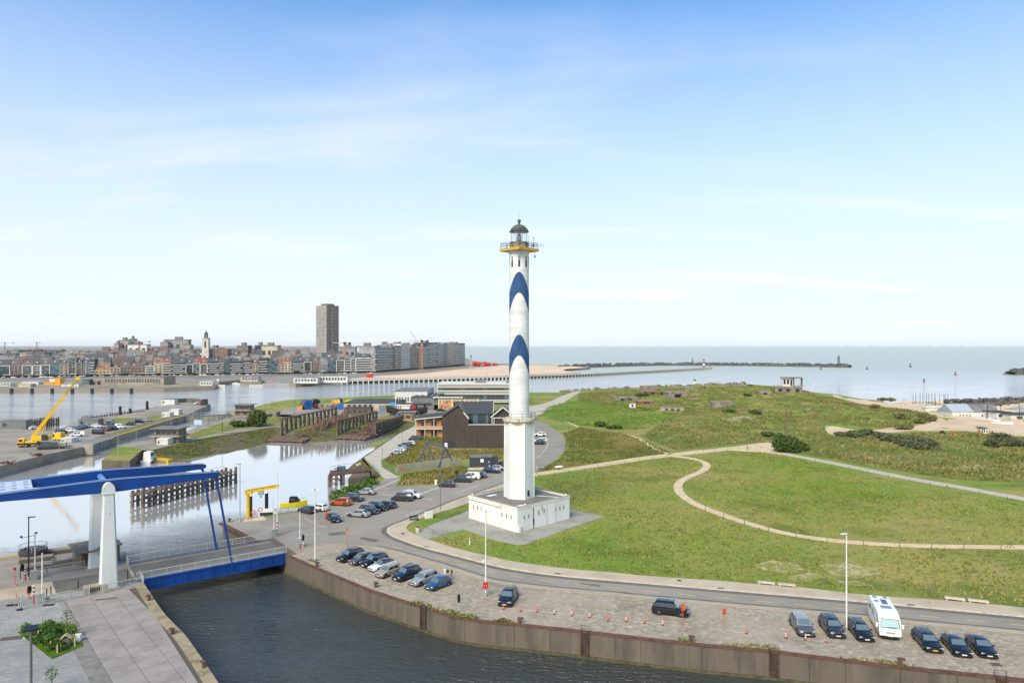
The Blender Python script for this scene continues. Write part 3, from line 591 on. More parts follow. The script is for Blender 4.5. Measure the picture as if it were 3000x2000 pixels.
m=MB();m.b2(.01,.99,.01,.59,-.05,.012);pl_me=m.mesh('paver');pl_me.materials.append(M('pale_paver',rgb(164,163,160),.85,[(rgb(146,145,142),.6,.4,.65,4)]))
zone=wl((0,1765),(186,1765),(212,1822),(122,1824),(60,1846),(0,1842))
for i in range(-8,24):
 for j in range(-2,30):
  o=pa-e2n*1.75+e1n*(j*.6)-e2n*((i+1)*1.0+(.5 if j%2 else 0));c=o+e2n*.5-e1n*.3
  if inpoly(c.x,c.y,zone)and c.y>70:link('paver',pl_me,None,plz,(o.x,o.y,0),(0,0,ang))
bed=wl((52,1851),(123,1825),(220,1827),(245,1891),(152,1929))
sheet('lawn',bed,.04,M_lawn,.1)
for i,pts in enumerate([[(960,1560),(1010,1556),(1015,1564),(965,1569)],[(1180,1508),(1235,1490),(1243,1496),(1190,1515)],[(1060,1572),(1110,1580),(1100,1588),(1052,1578)],[(1330,1440),(1400,1418),(1406,1424),(1338,1447)],[(1700,1706),(1760,1712),(1757,1718),(1698,1712)],[(2560,1778),(2640,1786),(2636,1793),(2556,1785)]]):sheet('asphalt_patch',wl(*pts),.016,(M_asphd,M('pale_patch',rgb(164,157,150),.9))[i%2],0)
# THE LIGHTHOUSE
def lighthouse():
 C0=Vector((1.4,134.3,0))
 L=empty('lighthouse',C0,0,'tall white lighthouse with blue wave bands on a square white base building','lighthouse')
 Mw=M('lighthouse_white',rgb(226,228,226),.7,[(rgb(202,201,194),.5,.46,.66,6,(1,1,.25),.7),(rgb(188,180,166),1.6,.64,.74,6,(1.5,1.5,.2),.5),(rgb(236,235,231),3,.5,.7,3,None,.5)],bump=(3,.15,.03),spec=.25)
 Mt=M('tower_render',rgb(220,222,222),.7,[(rgb(202,203,201),.35,.46,.62,5,(.6,.6,1.6)),(rgb(228,230,231),1.2,.52,.7,4,(.4,.4,2),.7),(rgb(170,164,152),.9,.66,.76,6,(2,2,.15),.5)],bump=(2,.1,.03),spec=.25)
 Mb=M('tower_blue',rgb(52,88,132),.65,[(rgb(42,74,116),.6,.42,.62,5,(1,1,.5)),(rgb(66,102,146),2.5,.55,.72,4,None,.5)],spec=.3)
 Mstain=M('stained_render',rgb(204,198,180),.8,[(rgb(140,124,76),1.6,.5,.64,6,(1.5,1.5,.3),.9)])
 Mroof=M('roofing_felt',rgb(128,124,118),.9,[(rgb(108,104,98),.4,.42,.62,5),(rgb(150,146,138),.8,.55,.7,5,None,.6)])
 pl,pf,pr=Vector((-8.5,134.4,0))-C0,Vector((.99,123.9,0))-C0,Vector((11.3,134.1,0))-C0;pk=pl+pr-pf
 cs=[pl,pf,pr,pk]
 H=4.55
 walls=[]
 for i in range(4):
  a,b=cs[i],cs[(i+1)%4];d=(b-a);n=Vector((d.y,-d.x,0)).normalized();m=MB()
  if n.dot((a+b)/2)<0:n=-n
  q=[a,b,b-n*.4-d.normalized()*.4,a-n*.4+d.normalized()*.4]
  m.prism([(v.x,v.y)for v in q],-.1,H-.34);walls.append((m.build('base_wall',Mw,L),a,d,n))
 m=MB();m.prism([(v.x*.97,v.y*.97)for v in cs],H-.75,H-.30);m.build('flat_roof',Mroof,L)
 m=MB()
 for i in range(4):
  a,b=cs[i]*1.012,cs[(i+1)%4]*1.012;ai,bi=cs[i]*.955,cs[(i+1)%4]*.955
  m.prism([(v.x,v.y)for v in(a,b,bi,ai)],H-.34,H)
 m.build('parapet',Mw,L)
 m=MB()
 for i in range(4):
  a,b=cs[i]*1.016,cs[(i+1)%4]*1.016;ai,bi=cs[i]*.95,cs[(i+1)%4]*.95
  m.prism([(v.x,v.y)for v in(a,b,bi,ai)],H,H+.05)
 m.build('coping',M('weathered_coping',rgb(176,164,142),.9,[(rgb(142,128,104),1,.45,.65,5)]),L)
 Mslot=M('dark_opening',rgb(38,38,40),.5)
 def slot(wi,f,z,w_,h_,name='window',mt=Mslot,dep=.05):
  wo_,a,d,n=walls[wi];p=a+d*f+n*.012;mm=MB();an=math.atan2(d.y,d.x);mm.box((0,0,0),(w_,dep,h_));o=mm.build(name,mt,wo_,loc=p+Vector((0,0,z)),rot=(0,0,an));return o
 for f in(.11,.19,.27,.70,.79,.88):
  slot(0,f,2.55,.17,.72);slot(0,f,2.15,.26,.05,'sill',Mw,.14)
 for f in(.12,.205,.72,.80,.88):
  slot(1,f,2.5,.17,.72);slot(1,f,2.1,.26,.05,'sill',Mw,.14)
 Mv=M('louvre_grey',rgb(158,160,158),.6)
 slot(1,.385,2.7,.42,.9,'vent',Mv,.08);slot(1,.49,2.75,.42,.9,'vent',Mv,.08)
 slot(1,.285,1.95,.14,3.9,'drain_pipe',M_rust,.14);slot(1,.545,1.95,.06,3.8,'cable',M('faded_red',rgb(176,140,122),.8),.06);slot(1,.725,1.95,.05,3.8,'cable',Mv,.06);slot(1,.30,1.2,.1,1.2,'drain_pipe',Mslot,.1)
 slot(0,.345,3.72,9.6,.08,'cable',Mslot,.06);slot(1,.45,3.4,.10,.9,'drain_pipe',M('old_iron',rgb(92,74,62),.8),.12);slot(1,.033,.55,.62,1.1,'utility_box',M_white,.5);slot(1,.066,.5,.04,.9,'box_door',Mv,.52)
 av=math.atan2(-C0 .y,-C0 .x);rot6=av+R(21.7)
 m=MB();m.lathe([(2.98,H-.4),(2.92,18.6),(2.98,18.62),(3.02,18.9)],6,a0=rot6);m.build('lower_shaft',Mw,L)
 m=MB()
 for k in range(6):
  t=rot6+k*math.pi/3
  m.cyl((2.97*math.cos(t),2.97*math.sin(t),H-.35),(2.91*math.cos(t),2.91*math.sin(t),18.6),.10,.09,6)
 m.build('corner_rib',Mw,L)
 m=MB();m.lathe([(2.6,18.5),(2.85,18.9),(3.25,19.25),(3.25,19.75),(2.5,19.8)],18);m.build('ring_balcony',Mstain,L,30)
 m=MB()
 for z in(20.25,20.8):
  for k in range(18):
   t0,t1=2*math.pi*k/18,2*math.pi*(k+1)/18;m.bar((3.15*math.cos(t0),3.15*math.sin(t0),z),(3.15*math.cos(t1),3.15*math.sin(t1),z),.05)
 rl=m.build('balcony_rail',M_dark,L)
 for k in range(9):
  t=2*math.pi*k/9;m=MB();m.cyl((0,0,19.7),(0,0,20.82),.045,n=6);m.build('post',M_dark,rl,loc=(3.15*math.cos(t),3.15*math.sin(t),0))
 r_at=lambda z:2.0-(z-19.7)/33*.10
 m=MB();m.lathe([(r_at(z),z)for z in np.linspace(19.7,52.6,24)],48);m.build('upper_shaft',Mt,L,40)
 for ytop in(797,980):
  zt=34-(ytop-1011)*.0665;m=MB();n,mm_=96,14
  for i in range(n):
   t=av+2*math.pi*i/n;dz=4.0*(1-math.cos(2*(t-av)))/2;z1=zt-dz;z0=z1-4.05
   for j in range(mm_+1):
    z=z1+(z0-z1)*j/mm_;r=r_at(z)+.012;m.v.append((r*math.cos(t),r*math.sin(t),z))
  for i in range(n):
   for j in range(mm_):a_,b_=i*(mm_+1)+j,((i+1)%n)*(mm_+1)+j;m.f.append((a_,a_+1,b_+1,b_))
  m.build('blue_wave_band',Mb,L,True)
 for k in range(8):
  t=av+k*math.pi/4;m=MB();r=r_at(50.3)-.12;m.box((r,0,50.25),(.3,.38,2.05));o=m.build('window',Mslot,L,rot=(0,0,t))
  m=MB();m.box((r+.16,0,50.85),(.03,.3,.7));m.build('louvre',Mv,o)
 def sq(rad,z0,z1,rz=0):
  m_=MB();m_.prism([(rad*math.cos(av+rz+k*math.pi/2),rad*math.sin(av+rz+k*math.pi/2))for k in range(4)],z0,z1);return m_
 sq(3.9,52.4,52.9).build('gallery_slab',M('ochre_paint',rgb(206,158,60),.7,[(rgb(184,136,46),.8,.45,.65,5)]),L)
 m=MB();m.lathe([(1.95,51.9),(2.3,52.4)],24);m.build('corbel',Mt,L,True)
 m=MB();cn=[Vector((3.62*math.cos(av+k*math.pi/2),3.62*math.sin(av+k*math.pi/2),0))for k in range(4)]
 for z in(53.35,53.7,54.02):
  for k in range(4):m.bar(cn[k]+Vector((0,0,z)),cn[(k+1)%4]+Vector((0,0,z)),.055)
 gr=m.build('gallery_rail',M_dark,L)
 for k in range(4):
  for f in(0,.33,.66):
   p=cn[k].lerp(cn[(k+1)%4],f);m=MB();m.cyl((0,0,52.85),(0,0,54.05),.05,n=6);m.build('post',M_dark,gr,loc=p)
 Mg=M('lantern_stone',rgb(150,146,136),.7,[(rgb(118,114,104),1.5,.45,.65,5)])
 m=MB();m.lathe([(1.85,52.85),(1.85,53.95),(2.0,54.0),(2.0,54.12),(1.7,54.15)],8,a0=av);m.build('lantern_base',Mg,L)
 m=MB();m.lathe([(1.62,54.1),(1.62,56.25)],24)
 m.f=m.f[:-2]
 gl=bpy.data.materials.new('lantern_glass');gl.use_nodes=True;t_=gl.node_tree;t_.nodes.clear();mix=t_.nodes.new('ShaderNodeMixShader');tr=t_.nodes.new('ShaderNodeBsdfTransparent');gs=t_.nodes.new('ShaderNodeBsdfGlossy');gs.inputs['Roughness'].default_value=.05;mix.inputs[0].default_value=.12;o_=t_.nodes.new('ShaderNodeOutputMaterial');t_.links.new(tr.outputs[0],mix.inputs[1]);t_.links.new(gs.outputs[0],mix.inputs[2]);t_.links.new(mix.outputs[0],o_.inputs[0])
 m.build('lantern_glass',gl,L,True)
 Mgreen=M('copper_dome',rgb(112,118,104),.5,[(rgb(72,78,68),.9,.42,.6,5),(rgb(150,158,146),1.5,.55,.68,5,None,.8)],metal=.3)
 for k in range(8):
  t=av+math.pi/8+k*math.pi/4;m=MB();m.cyl((1.64,0,54.1),(1.64,0,56.3),.045,n=6);m.build('glazing_bar',M_steel,L,rot=(0,0,t))
 for z in(54.55,55.0,55.45,55.9):
  m=MB()
  for k in range(16):t0,t1=k*math.pi/8,(k+1)*math.pi/8;m.bar((1.635*math.cos(t0),1.635*math.sin(t0),z),(1.635*math.cos(t1),1.635*math.sin(t1),z),.022)
  m.build('glazing_ring',M_steel,L)
 m=MB();m.lathe([(.3,54.1),(.42,54.25),(.5,54.9),(.5,55.25),(.34,55.7),(.12,55.95)],12);m.build('lens',M('fresnel_lens',rgb(120,130,118),.15,metal=.5),L,True)
 m=MB();m.lathe([(1.3,56.15),(1.92,56.2),(1.95,56.32),(1.78,56.42),(1.62,56.75),(1.25,57.2),(.75,57.52),(.25,57.68),(.2,57.85),(.3,57.95),(.16,58.05)],16);dm=m.build('dome',Mgreen,L,35)
 for k in range(8):
  t=av+k*math.pi/4;m=MB();pr_=[(1.80,56.44),(1.64,56.78),(1.27,57.24),(.77,57.56),(.3,57.7)]
  for(r0,z0),(r1,z1)in zip(pr_[:-1],pr_[1:]):m.bar((r0,0,z0),(r1,0,z1),.07)
  m.build('dome_rib',Mgreen,dm,rot=(0,0,t))
 m=MB();m.sph((0,0,58.42),.37,14,9);m.build('ball_finial',Mgreen,L,True)
 m=MB();m.cyl((0,0,58.7),(0,0,60.2),.03,.012,6);m.build('lightning_rod',M_dark,L)
 rt=Vector((math.cos(av+math.pi/2),math.sin(av+math.pi/2),0))
 m=MB();b_=rt*3.4
 m.bar(b_+Vector((0,0,53.6)),b_+rt*1.4+Vector((0,0,53.6)),.05)
 for s in(.5,.8,1.1,1.4):m.bar(b_+rt*s+Vector((0,0,53.1)),b_+rt*s+Vector((0,0,54.1)),.03)
 m.cyl(b_-rt*.6+Vector((0,0,53)),b_-rt*.6+Vector((0,0,55.1)),.04,n=6);m.cyl(b_-rt*1.5+Vector((0,0,53)),b_-rt*1.5+Vector((0,0,55.6)),.03,n=6)
 m.sph(b_-rt*.6+Vector((0,0,55.1)),.12,6,4);m.box(b_-rt*.6+Vector((0,0,53.6)),(.35,.3,.5));m.cyl(b_-rt*.3+Vector((0,0,52.5)),b_-rt*.3+Vector((0,0,51.5)),.04,n=6);m.box(b_-rt*.3+Vector((0,0,51.4)),(.3,.3,.35))
 m.build('antenna',M_dark,L)
 fd=Vector((math.cos(av),math.sin(av),0));tr_=Vector((math.cos(rot6-R(60)+R(38)),math.sin(rot6-R(60)+R(38)),0))
 t=av+R(45);m=MB();m.box((2.68,0,5.35),(.12,.45,1.1));m.build('hatch',Mslot,L,rot=(0,0,t-.05))
 for v in(pl*.93,pr*.93,pf*.9+Vector((1.4,.9,0))):
  m=MB();m.cyl((0,0,0),(0,0,.35),.06,n=6);m.box((0,0,.45),(.35,.2,.25));m.build('floodlight',M_white,L,loc=v+Vector((0,0,H-.3)))
 m=MB();m.box((-5.4,1.0,H-.27),(2.2,.9,.03),.75);m.build('felt_patch',M_white,L);m=MB();m.box((.2,-7.5,H-.27),(1.6,.7,.03),.75);m.build('felt_patch',M_white,L)
 m=MB();m.bar(Vector((3,.5,H-.2)),Vector((8.5,-1.2,H-.2)),.09);m.build('cable',M_white,L)
lighthouse()
# RAILINGS
m=MB();m.cyl((0,0,-.05),(0,0,1.1),.035,n=6);POST_ME=m.mesh('post')
def railing(name,pts,mt,label,step=2.0,h=1.08,infill=True,parent=None,cat_='railing',group=None,top=.06,bars=.02):
 pts=[Vector(p)for p in pts];o0=pts[0].copy()
 o=parent if parent is not None else empty(name,o0,0,label,cat_,group)
 if parent is not None:
  holder=MB()
 rel=[p-(o0 if parent is None else parent.location)for p in pts];m=MB();inf=MB()
 r0=None
 for a,b in zip(rel[:-1],rel[1:]):
  d=b-a;n=max(1,round(d.length/step));up=Vector((0,0,1))
  m.bar(a+up*h,b+up*h,top);m.bar(a+up*.14,b+up*.14,.04)
  if infill:
   k=max(2,int(d.length/.16))
   for i in range(k):p=a+d*((i+.5)/k);inf.bar(p+up*.14,p+up*h,bars)
 par=m.build('handrail',mt,o)
 for a,b in zip(rel[:-1],rel[1:]):
  n=max(1,round((b-a).length/step))
  for i in range(n+1):link('post',POST_ME,mt,par,a.lerp(b,i/n),None,(1,1,h/1.08))
 if infill:tag(inf.build('bars',mt,par),kind='stuff')
 return o
# THE BLUE DRAWBRIDGE
BU,BW,B0=Vector((.8,.6,0)),Vector((-.6,.8,0)),Vector((-56.6,95.7,0));BANG=math.atan2(.6,.8)
def drawbridge():
 D=empty('drawbridge',B0,BANG,'blue steel drawbridge with two white posts and long balance beams over the dock mouth','bridge')
 Mpost=M('bridge_white',rgb(212,216,216),.55,[(rgb(192,197,198),.3,.45,.65,5,(1,1,.2)),(rgb(170,164,148),1.2,.66,.76,6,(1.6,1.6,.15),.4)],coord='obj',spec=.4)
 def post(y0,x0=0):
  m=MB();secs=[(0,1.22,.76),(.45,1.14,.70),(13.4,.72,.55)];nn=8
  for z,a,b in secs:c=.2;m.v+=[(a,-b+c,z),(a,b-c,z),(a-c,b,z),(-a+c,b,z),(-a,b-c,z),(-a,-b+c,z),(-a+c,-b,z),(a-c,-b,z)]
  for k in range(2):
   for i in range(nn):m.f.append((k*nn+i,k*nn+(i+1)%nn,(k+1)*nn+(i+1)%nn,(k+1)*nn+i))
  o=m.build('post',Mpost,D,False,loc=(x0,y0,0))
  m=MB();prof=[(1.0*.76*math.cos(t),13.75+1.1*math.sin(t))for t in np.linspace(0,math.pi,13)]+[(-.76,13.4),(.76,13.4)]
  n=len(prof);m.v+=[(x,-.60,z)for x,z in prof]+[(x,.60,z)for x,z in prof]
  m.f+=[tuple(range(n)),tuple(range(2*n-1,n-1,-1))]+[(i,n+i,n+(i+1)%n,(i+1)%n)for i in range(n)]
  m.build('post_cap',Mpost,o,40)
  m=MB();m.box((0,0,13.38),(1.66,1.34,.1));m.build('flange',Mpost,o)
  for z in(2.4,5.2,8,10.6,12.2):m=MB();m.box((.1,-.64+(z/13)*.1,z),(.14,.06,.22));m.build('bracket',M_steel,o)
  m=MB();m.box((0,0,.12),(2.7,1.9,.3));m.build('plinth',M_conc2,o)
 post(-.35);post(11.0,-.3)
 def beam(y0):
  st=[(-24,.8),(-12,1.0),(-1,1.75),(2,1.72),(8,1.32),(14.0,.86),(14.5,.8),(14.85,.55),(15.0,.2)];hw=.45;m=MB()
  for x,d in st:
   zc=14.15-(0 if x<14 else 0)
   for yy,zz in((-hw,-d/2),(hw,-d/2),(hw,d/2),(-hw,d/2)):m.v.append((x,y0+yy,zc+zz))
  for k in range(len(st)-1):
   for j in range(4):m.f.append((4*k+j,4*k+(j+1)%4,4*k+4+(j+1)%4,4*k+4+j))
  m.f+=[(3,2,1,0),tuple(4*(len(st)-1)+i for i in range(4))]
  bm_=m.build('balance_beam',M_bluep,D)
  m=MB()
  for(x,d),(x2,d2)in zip(st[:-3],st[1:-2]):
   for yy in(-hw,hw):m.bar((x,y0+yy,14.15+d/2+.015),(x2,y0+yy,14.15+d2/2+.015),.16,.05)
  m.build('sky_lit_top_edge',M('sky_lit_blue',rgb(150,172,205),.5),bm_)  # pale colour on the top edges stands in for reflected sky
 beam(.85);beam(9.75)
 m=MB();m.cyl((0,1.2,14.2),(0,9.4,14.2),.42,n=16);m.build('cross_tube',M('pale_blue_tube',rgb(92,140,200),.35,coord='obj'),D,40)
 m=MB();m.b2(-19,-8.6,1.32,9.28,13.5,14.75);cw=m.build('counterweight',M('counterweight_pale',rgb(196,206,222),.6,[(rgb(176,188,208),.5,.45,.65,5)],coord='obj'),D)  # pale grey-blue over the whole box
 for x in(-9.3,-10.6,-11.9,-13.2):
  for y in(2.6,5.0,7.4):m=MB();m.b2(x-.25,x+.25,y,y+.9,14.74,14.79);m.build('bolt_plate',M('bolt_grey',rgb(140,156,186),.6),cw)
 m=MB();m.b2(3.6,25.2,.75,10.0,-.35,.06);m.build('deck',M_asphd,D)
 m=MB();m.b2(3.4,3.75,1.0,9.8,.03,.12);m.build('joint_strip',M_conc2,D)
 for y in(.62,10.13):
  m=MB();m.b2(3.7,25.2,y-.12,y+.12,-1.4,.16 if y<5 else .03);m.b2(3.7,25.2,y-.3,y+.2,-1.5,-1.39);m.b2(3.7,25.2,y-.25,y+.25,.0,.2 if y<5 else .04)
  g=m.build('girder',M_bluep,D)
  for x in np.arange(5,25,1.8):mm=MB();mm.b2(x-.04,x+.04,y-.2,y-.12,-1.38,.1);mm.build('stiffener',M_bluep,g)
 for y in(.95,9.7):
  m=MB();m.b2(3.7,25.2,y-.04+(.9 if y<5 else-.9),y+.04+(.9 if y<5 else-.9),.065,.10);m.build('lane_line',M_wht,D)
 for y in(.85,9.75):
  y2=.62 if y<5 else 10.13
  m=MB();m.cyl((14.45,y,14.0),(16.8,y2,-.3),.17,n=10);h=m.build('hanger',M_bluep,D,40)
  m=MB();m.box((14.42,y,13.75),(.34,.7,.5));m.build('clevis',M_dark,h);m=MB();m.box((16.8,y2-.05,-.3),(.5,.5,.8));m.build('clevis',M_bluep,h)
 Mr=M('railing_grey',rgb(196,198,196),.5,metal=.2)
 for y,nm in((.5,'near'),(10.25,'far')):
  m=MB();inf=MB();m.bar((3.6,y,1.25),(25.2,y,1.25),.09);m.bar((3.6,y,.35),(25.2,y,.35),.05)
  hr=m.build('handrail',Mr,D)
  for i in range(12):link('post',POST_ME,Mr,hr,(3.6+21.6*i/11,y,.15))
  for i in range(150):x=3.7+21.4*i/150;inf.bar((x,y,.35),(x,y,1.22),.022)
  tag(inf.build('bars',Mr,hr),kind='stuff')
 m=MB();m.b2(25.25,26.6,-.6,11.4,-4.5,.02);m.build('abutment',M_conc,D);m=MB();m.b2(-4,3.3,-.9,11.8,-4.5,-.04);m.build('abutment',M_conc,D)
drawbridge()
# VEHICLES
M_glass=M('car_glass',rgb(40,48,54),.08,spec=.9,coat=.5)
M_glassl=M('sky_tinted_windscreen',rgb(96,112,118),.06,spec=1.0,coat=.6)  # sky reflection put into the colour, paler than the other car glass
M_trim=M('car_trim',rgb(30,31,33),.6)
M_rim=M('alloy_rim',rgb(150,152,156),.35,metal=.7)
M_rimd=M('dark_rim',rgb(56,57,60),.4,metal=.5)
M_head=M('headlamp',rgb(206,214,220),.12,spec=.9,coat=.5);M_tail=M('tail_lamp',rgb(140,22,24),.25,coat=.4)
M_plate=M('number_plate',rgb(222,220,214),.5);M_platey=M('yellow_plate',rgb(228,176,40),.5)
PAINT={}
def paint(n):
 if n not in PAINT:
  c={'black':(24,26,31),'navy':(34,46,64),'blue':(52,92,132),'white':(228,228,226),'silver':(168,170,172),'grey':(92,95,99),'darkgrey':(58,61,66),'beige':(174,162,144),'orange':(196,88,26),'yellow':(226,178,20),'red':(112,32,34)}[n]
  PAINT[n]=M('car_paint_'+n,rgb(*c),.32,metal=.25 if n not in('white','yellow')else 0,coat=.8,spec=.5)
 return PAINT[n]
CT_={'hatch':(4.05,1.76,1.48,.93,.98,.28,-1.38,-1.90,.33,.80),'suv':(4.62,1.90,1.68,1.05,1.10,.45,-1.70,-2.14,.37,.93),'sedan':(4.72,1.85,1.44,.92,1.00,.30,-1.10,-1.95,.34,.78),'wagon':(4.80,1.86,1.50,.93,1.08,.42,-1.80,-2.26,.34,.80),'van':(4.75,1.88,1.88,1.10,1.55,.92,-2.16,-2.30,.34,.96),'bigvan':(5.6,2.0,2.3,1.30,2.0,1.35,-2.66,-2.76,.36,1.10)}
def car_meshes(t):
 L,W,H,B,xw,xf,xr,xb,rw,hz=CT_[t];hl=L/2;h=W/2;out={}
 st=[(hl,.70,.34,hz*.72),(hl-.10,.86,.24,hz*.86),(hl-.35,.95,.20,hz*.95),(hl-.8,.99,.19,hz),(xw,1.0,.19,B-.02),(xw-.6,1.0,.19,B),(0,1.0,.19,B),(xb+.7,1.0,.19,B+.01),(xb,.99,.20,B),(-hl+.3,.96,.22,B-(.03 if t!='sedan' else .02)),(-hl+.08,.90,.27,B-.10),(-hl,.78,.36,B*.80)]
 m=MB();K=12
 for x,k,zb,zt in st:
  w_=h*k;pr=[(w_*.86,zb),(w_*.985,zb+.12),(w_,zb+.26),(w_,zb+(zt-zb)*.62),(w_*.965,zt-.06),(w_*.86,zt)]
  m.v+=[(x,y,z)for y,z in pr]+[(x,-y,z)for y,z in reversed(pr)]
 for i in range(len(st)-1):
  for j in range(K):a,b=i*K+j,i*K+(j+1)%K;m.f.append((a,b,b+K,a+K))
 m.f+=[tuple(range(K)),tuple(range(len(st)*K-1,(len(st)-1)*K-1,-1))]
 out['body']=m.mesh('car_body',38)
 hb,hr=h*.87,h*.72;z1=H-.10
 m=MB()
 rings=[[(xw+.02,hb),(xb-.02,hb*(.95 if t!='van' else 1))],[(xf+.04,hr),(xr-.03,hr*.97)],[(xf-.18,hr*.86),(xr+.14,hr*.82)],[(xf-.5,hr*.5),(xr+.45,hr*.5)]]
 zs=[B-.04,z1,H-.025,H]
 for(a,b),z in zip(rings,zs):m.v+=[(a[0],a[1],z),(a[0],-a[1],z),(b[0],-b[1],z),(b[0],b[1],z)]
 for i in range(3):
  for j in range(4):m.f.append((4*i+j,4*i+(j+1)%4,4*i+4+(j+1)%4,4*i+4+j))
 m.f.append((12,13,14,15));out['cabin']=m.mesh('car_cabin',45)
 def quad(pts,off,u0,u1,v0,v1):
  a,b,c,d=(Vector(p)for p in pts);n=(b-a).cross(d-a).normalized()*off
  f=lambda u,v:(a.lerp(b,u)).lerp(d.lerp(c,u),v)+n
  return[f(u0,v0),f(u1,v0),f(u1,v1),f(u0,v1)]
 V=[Vector(v)for v in m.v]
 def panel(name,q,flip=False):
  mm=MB();mm.add(q,[(0,1,2,3)]);out[name]=mm.mesh(name)
 panel('windscreen',quad((V[1],V[0],V[4],V[5]),.012,.05,.95,.12,.97))
 panel('rear_window',quad((V[3],V[2],V[6],V[7]),.012,.08,.92,.30 if t!='sedan' else .16,.92))
 for nm,(a,b,c,d)in(('l',(V[0],V[3],V[7],V[4])),('r',(V[2],V[1],V[5],V[6]))):
  r_=nm=='r'
  cuts=[(.06,.50),(.53,.93)]if t not in('van','bigvan')else[(.06,.34),(.38,.64)]
  for k,(u0,u1)in enumerate(cuts):
   if r_:u0,u1=1-u1,1-u0
   q=quad((a,b,c,d),.010,u0,u1,.10,.90)
   panel('side_%s%d'%(nm,k),q)
 m=MB();wd=.225
 prof=[(rw*.62,-wd/2),(rw*.96,-wd/2),(rw,-wd/2+.04),(rw,wd/2-.04),(rw*.96,wd/2),(rw*.62,wd/2)];n=16
 for r,y in prof:m.v+=[(r*math.cos(2*math.pi*i/n),y,r*math.sin(2*math.pi*i/n))for i in range(n)]
 for k in range(len(prof)-1):
  for i in range(n):m.f.append((k*n+i,(k+1)*n+i,(k+1)*n+(i+1)%n,k*n+(i+1)%n))
 out['wheel']=m.mesh('wheel',40)
 m=MB();m.cyl((0,-wd/2+.02,0),(0,wd/2-.02,0),rw*.63,n=n)
 for s in(-1,1):
  for k in range(5):
   t_=2*math.pi*k/5;p=Vector((math.cos(t_),0,math.sin(t_)))*rw*.55;m.bar(Vector((0,s*(wd/2-.012),0)),p+Vector((0,s*(wd/2-.012),0)),.07,.03,up=(0,1,0))
 out['rim']=m.mesh('rim')
 m=MB();m.cyl((0,-.127,0),(0,.127,0),rw+.065,n=16);out['arch']=m.mesh('wheel_arch')
 m=MB();m.b2(-hl+.14,hl-.14,-h*.985,h*.985,.17,.27);m.b2(hl-.3,hl-.02,-h*.66,h*.66,.22,.40);m.b2(-hl+.02,-hl+.3,-h*.7,h*.7,.28,.42);out['sill']=m.mesh('lower_trim')
 m=MB();m.b2(hl-.10,hl+.01,-h*.45,h*.45,hz*.56,hz*.78);out['grille']=m.mesh('grille')
 m=MB();m.b2(hl-.36,hl-.07,-.17,.17,hz*.72,hz*.86);out['headlight']=m.mesh('headlight')
 m=MB();m.b2(-hl+.05,-hl+.22,-.16,.16,B*.76,B*.93);out['tail_light']=m.mesh('tail_light')
 m=MB();m.box((0,0,0),(.02,.5,.12));out['plate']=m.mesh('number_plate')
 m=MB();m.box((0,0,0),(.12,.22,.15));out['mirror']=m.mesh('mirror')
 m=MB();m.bar((xf-.15,0,H+.03),(xr+.15,0,H+.03),.05,.05);m.box((xf-.2,0,H-.01),(.08,.05,.1));m.box((xr+.2,0,H-.01),(.08,.05,.1));out['rail']=m.mesh('roof_rail')
 return out
CM={t:car_meshes(t)for t in CT_}
def car(t,col,loc,ang,label,group,near=True,plate=M_plate,rails=False,cat_='car',wheels=M_rim,roof=None,name='parked_car',screen=None):
 L,W,H,B,xw,xf,xr,xb,rw,hz=CT_[t];k=CM[t];pm=paint(col);hl=L/2;h=W/2
 o=empty(name,loc,ang,label,cat_,group)
 link('body',k['body'],pm,o)
 link('cabin',k['cabin'],roof or pm,o)
 link('windscreen',k['windscreen'],screen or M_glassl,o);link('rear_window',k['rear_window'],M_glass,o)
 for s in('side_l0','side_l1','side_r0','side_r1'):link('side_window',k[s],M_glass,o)
 for sx in(.295,-.295):
  for sy in(-1,1):
   wv=link('wheel',k['wheel'],M_black,o,(sx*L,sy*(h-.09),rw));
   link('wheel_arch',k['arch'],M_trim,o,(sx*L,sy*(h-.123),rw+.01))
   if near:link('rim',k['rim'],wheels,wv)
 link('lower_trim',k['sill'],M_trim,o)
 for s in(-1,1):link('headlight',k['headlight'],M_head,o,(0,s*h*.68,0));link('tail_light',k['tail_light'],M_tail,o,(0,s*h*.70,0))
 if near:
  link('grille',k['grille'],M_trim,o)
  link('number_plate',k['plate'],plate,o,(hl+.005,0,.42));link('number_plate',k['plate'],plate,o,(-hl-.005,0,.60))
  for s in(-1,1):link('mirror',k['mirror'],pm,o,(xw-.28,s*(h+.04),B+.06))
  if rails:
   for s in(-1,1):link('roof_rail',k['rail'],M_steel if rails==1 else M_trim,o,(0,s*h*.66,0))
 return o
def car_w(t,col,fw,rw_,side,*a,**kw):
 """placed by the two visible wheels (pixels); side +1: visible flank lies to the car's left"""
 f,r=P(*fw),P(*rw_);d=(f-r).normalized();ang=math.atan2(d.y,d.x);lf=Vector((-d.y,d.x,0));W=CT_[t][1]
 c=(f+r)/2-lf*side*(W/2-.06);return car(t,col,(c.x,c.y,.012),ang,*a,**kw)
def car_c(t,col,px,ang,*a,**kw):c=P(*px);return car(t,col,(c.x,c.y,.012),R(ang),*a,**kw)
g1='cars parked in a row above the dock wall'
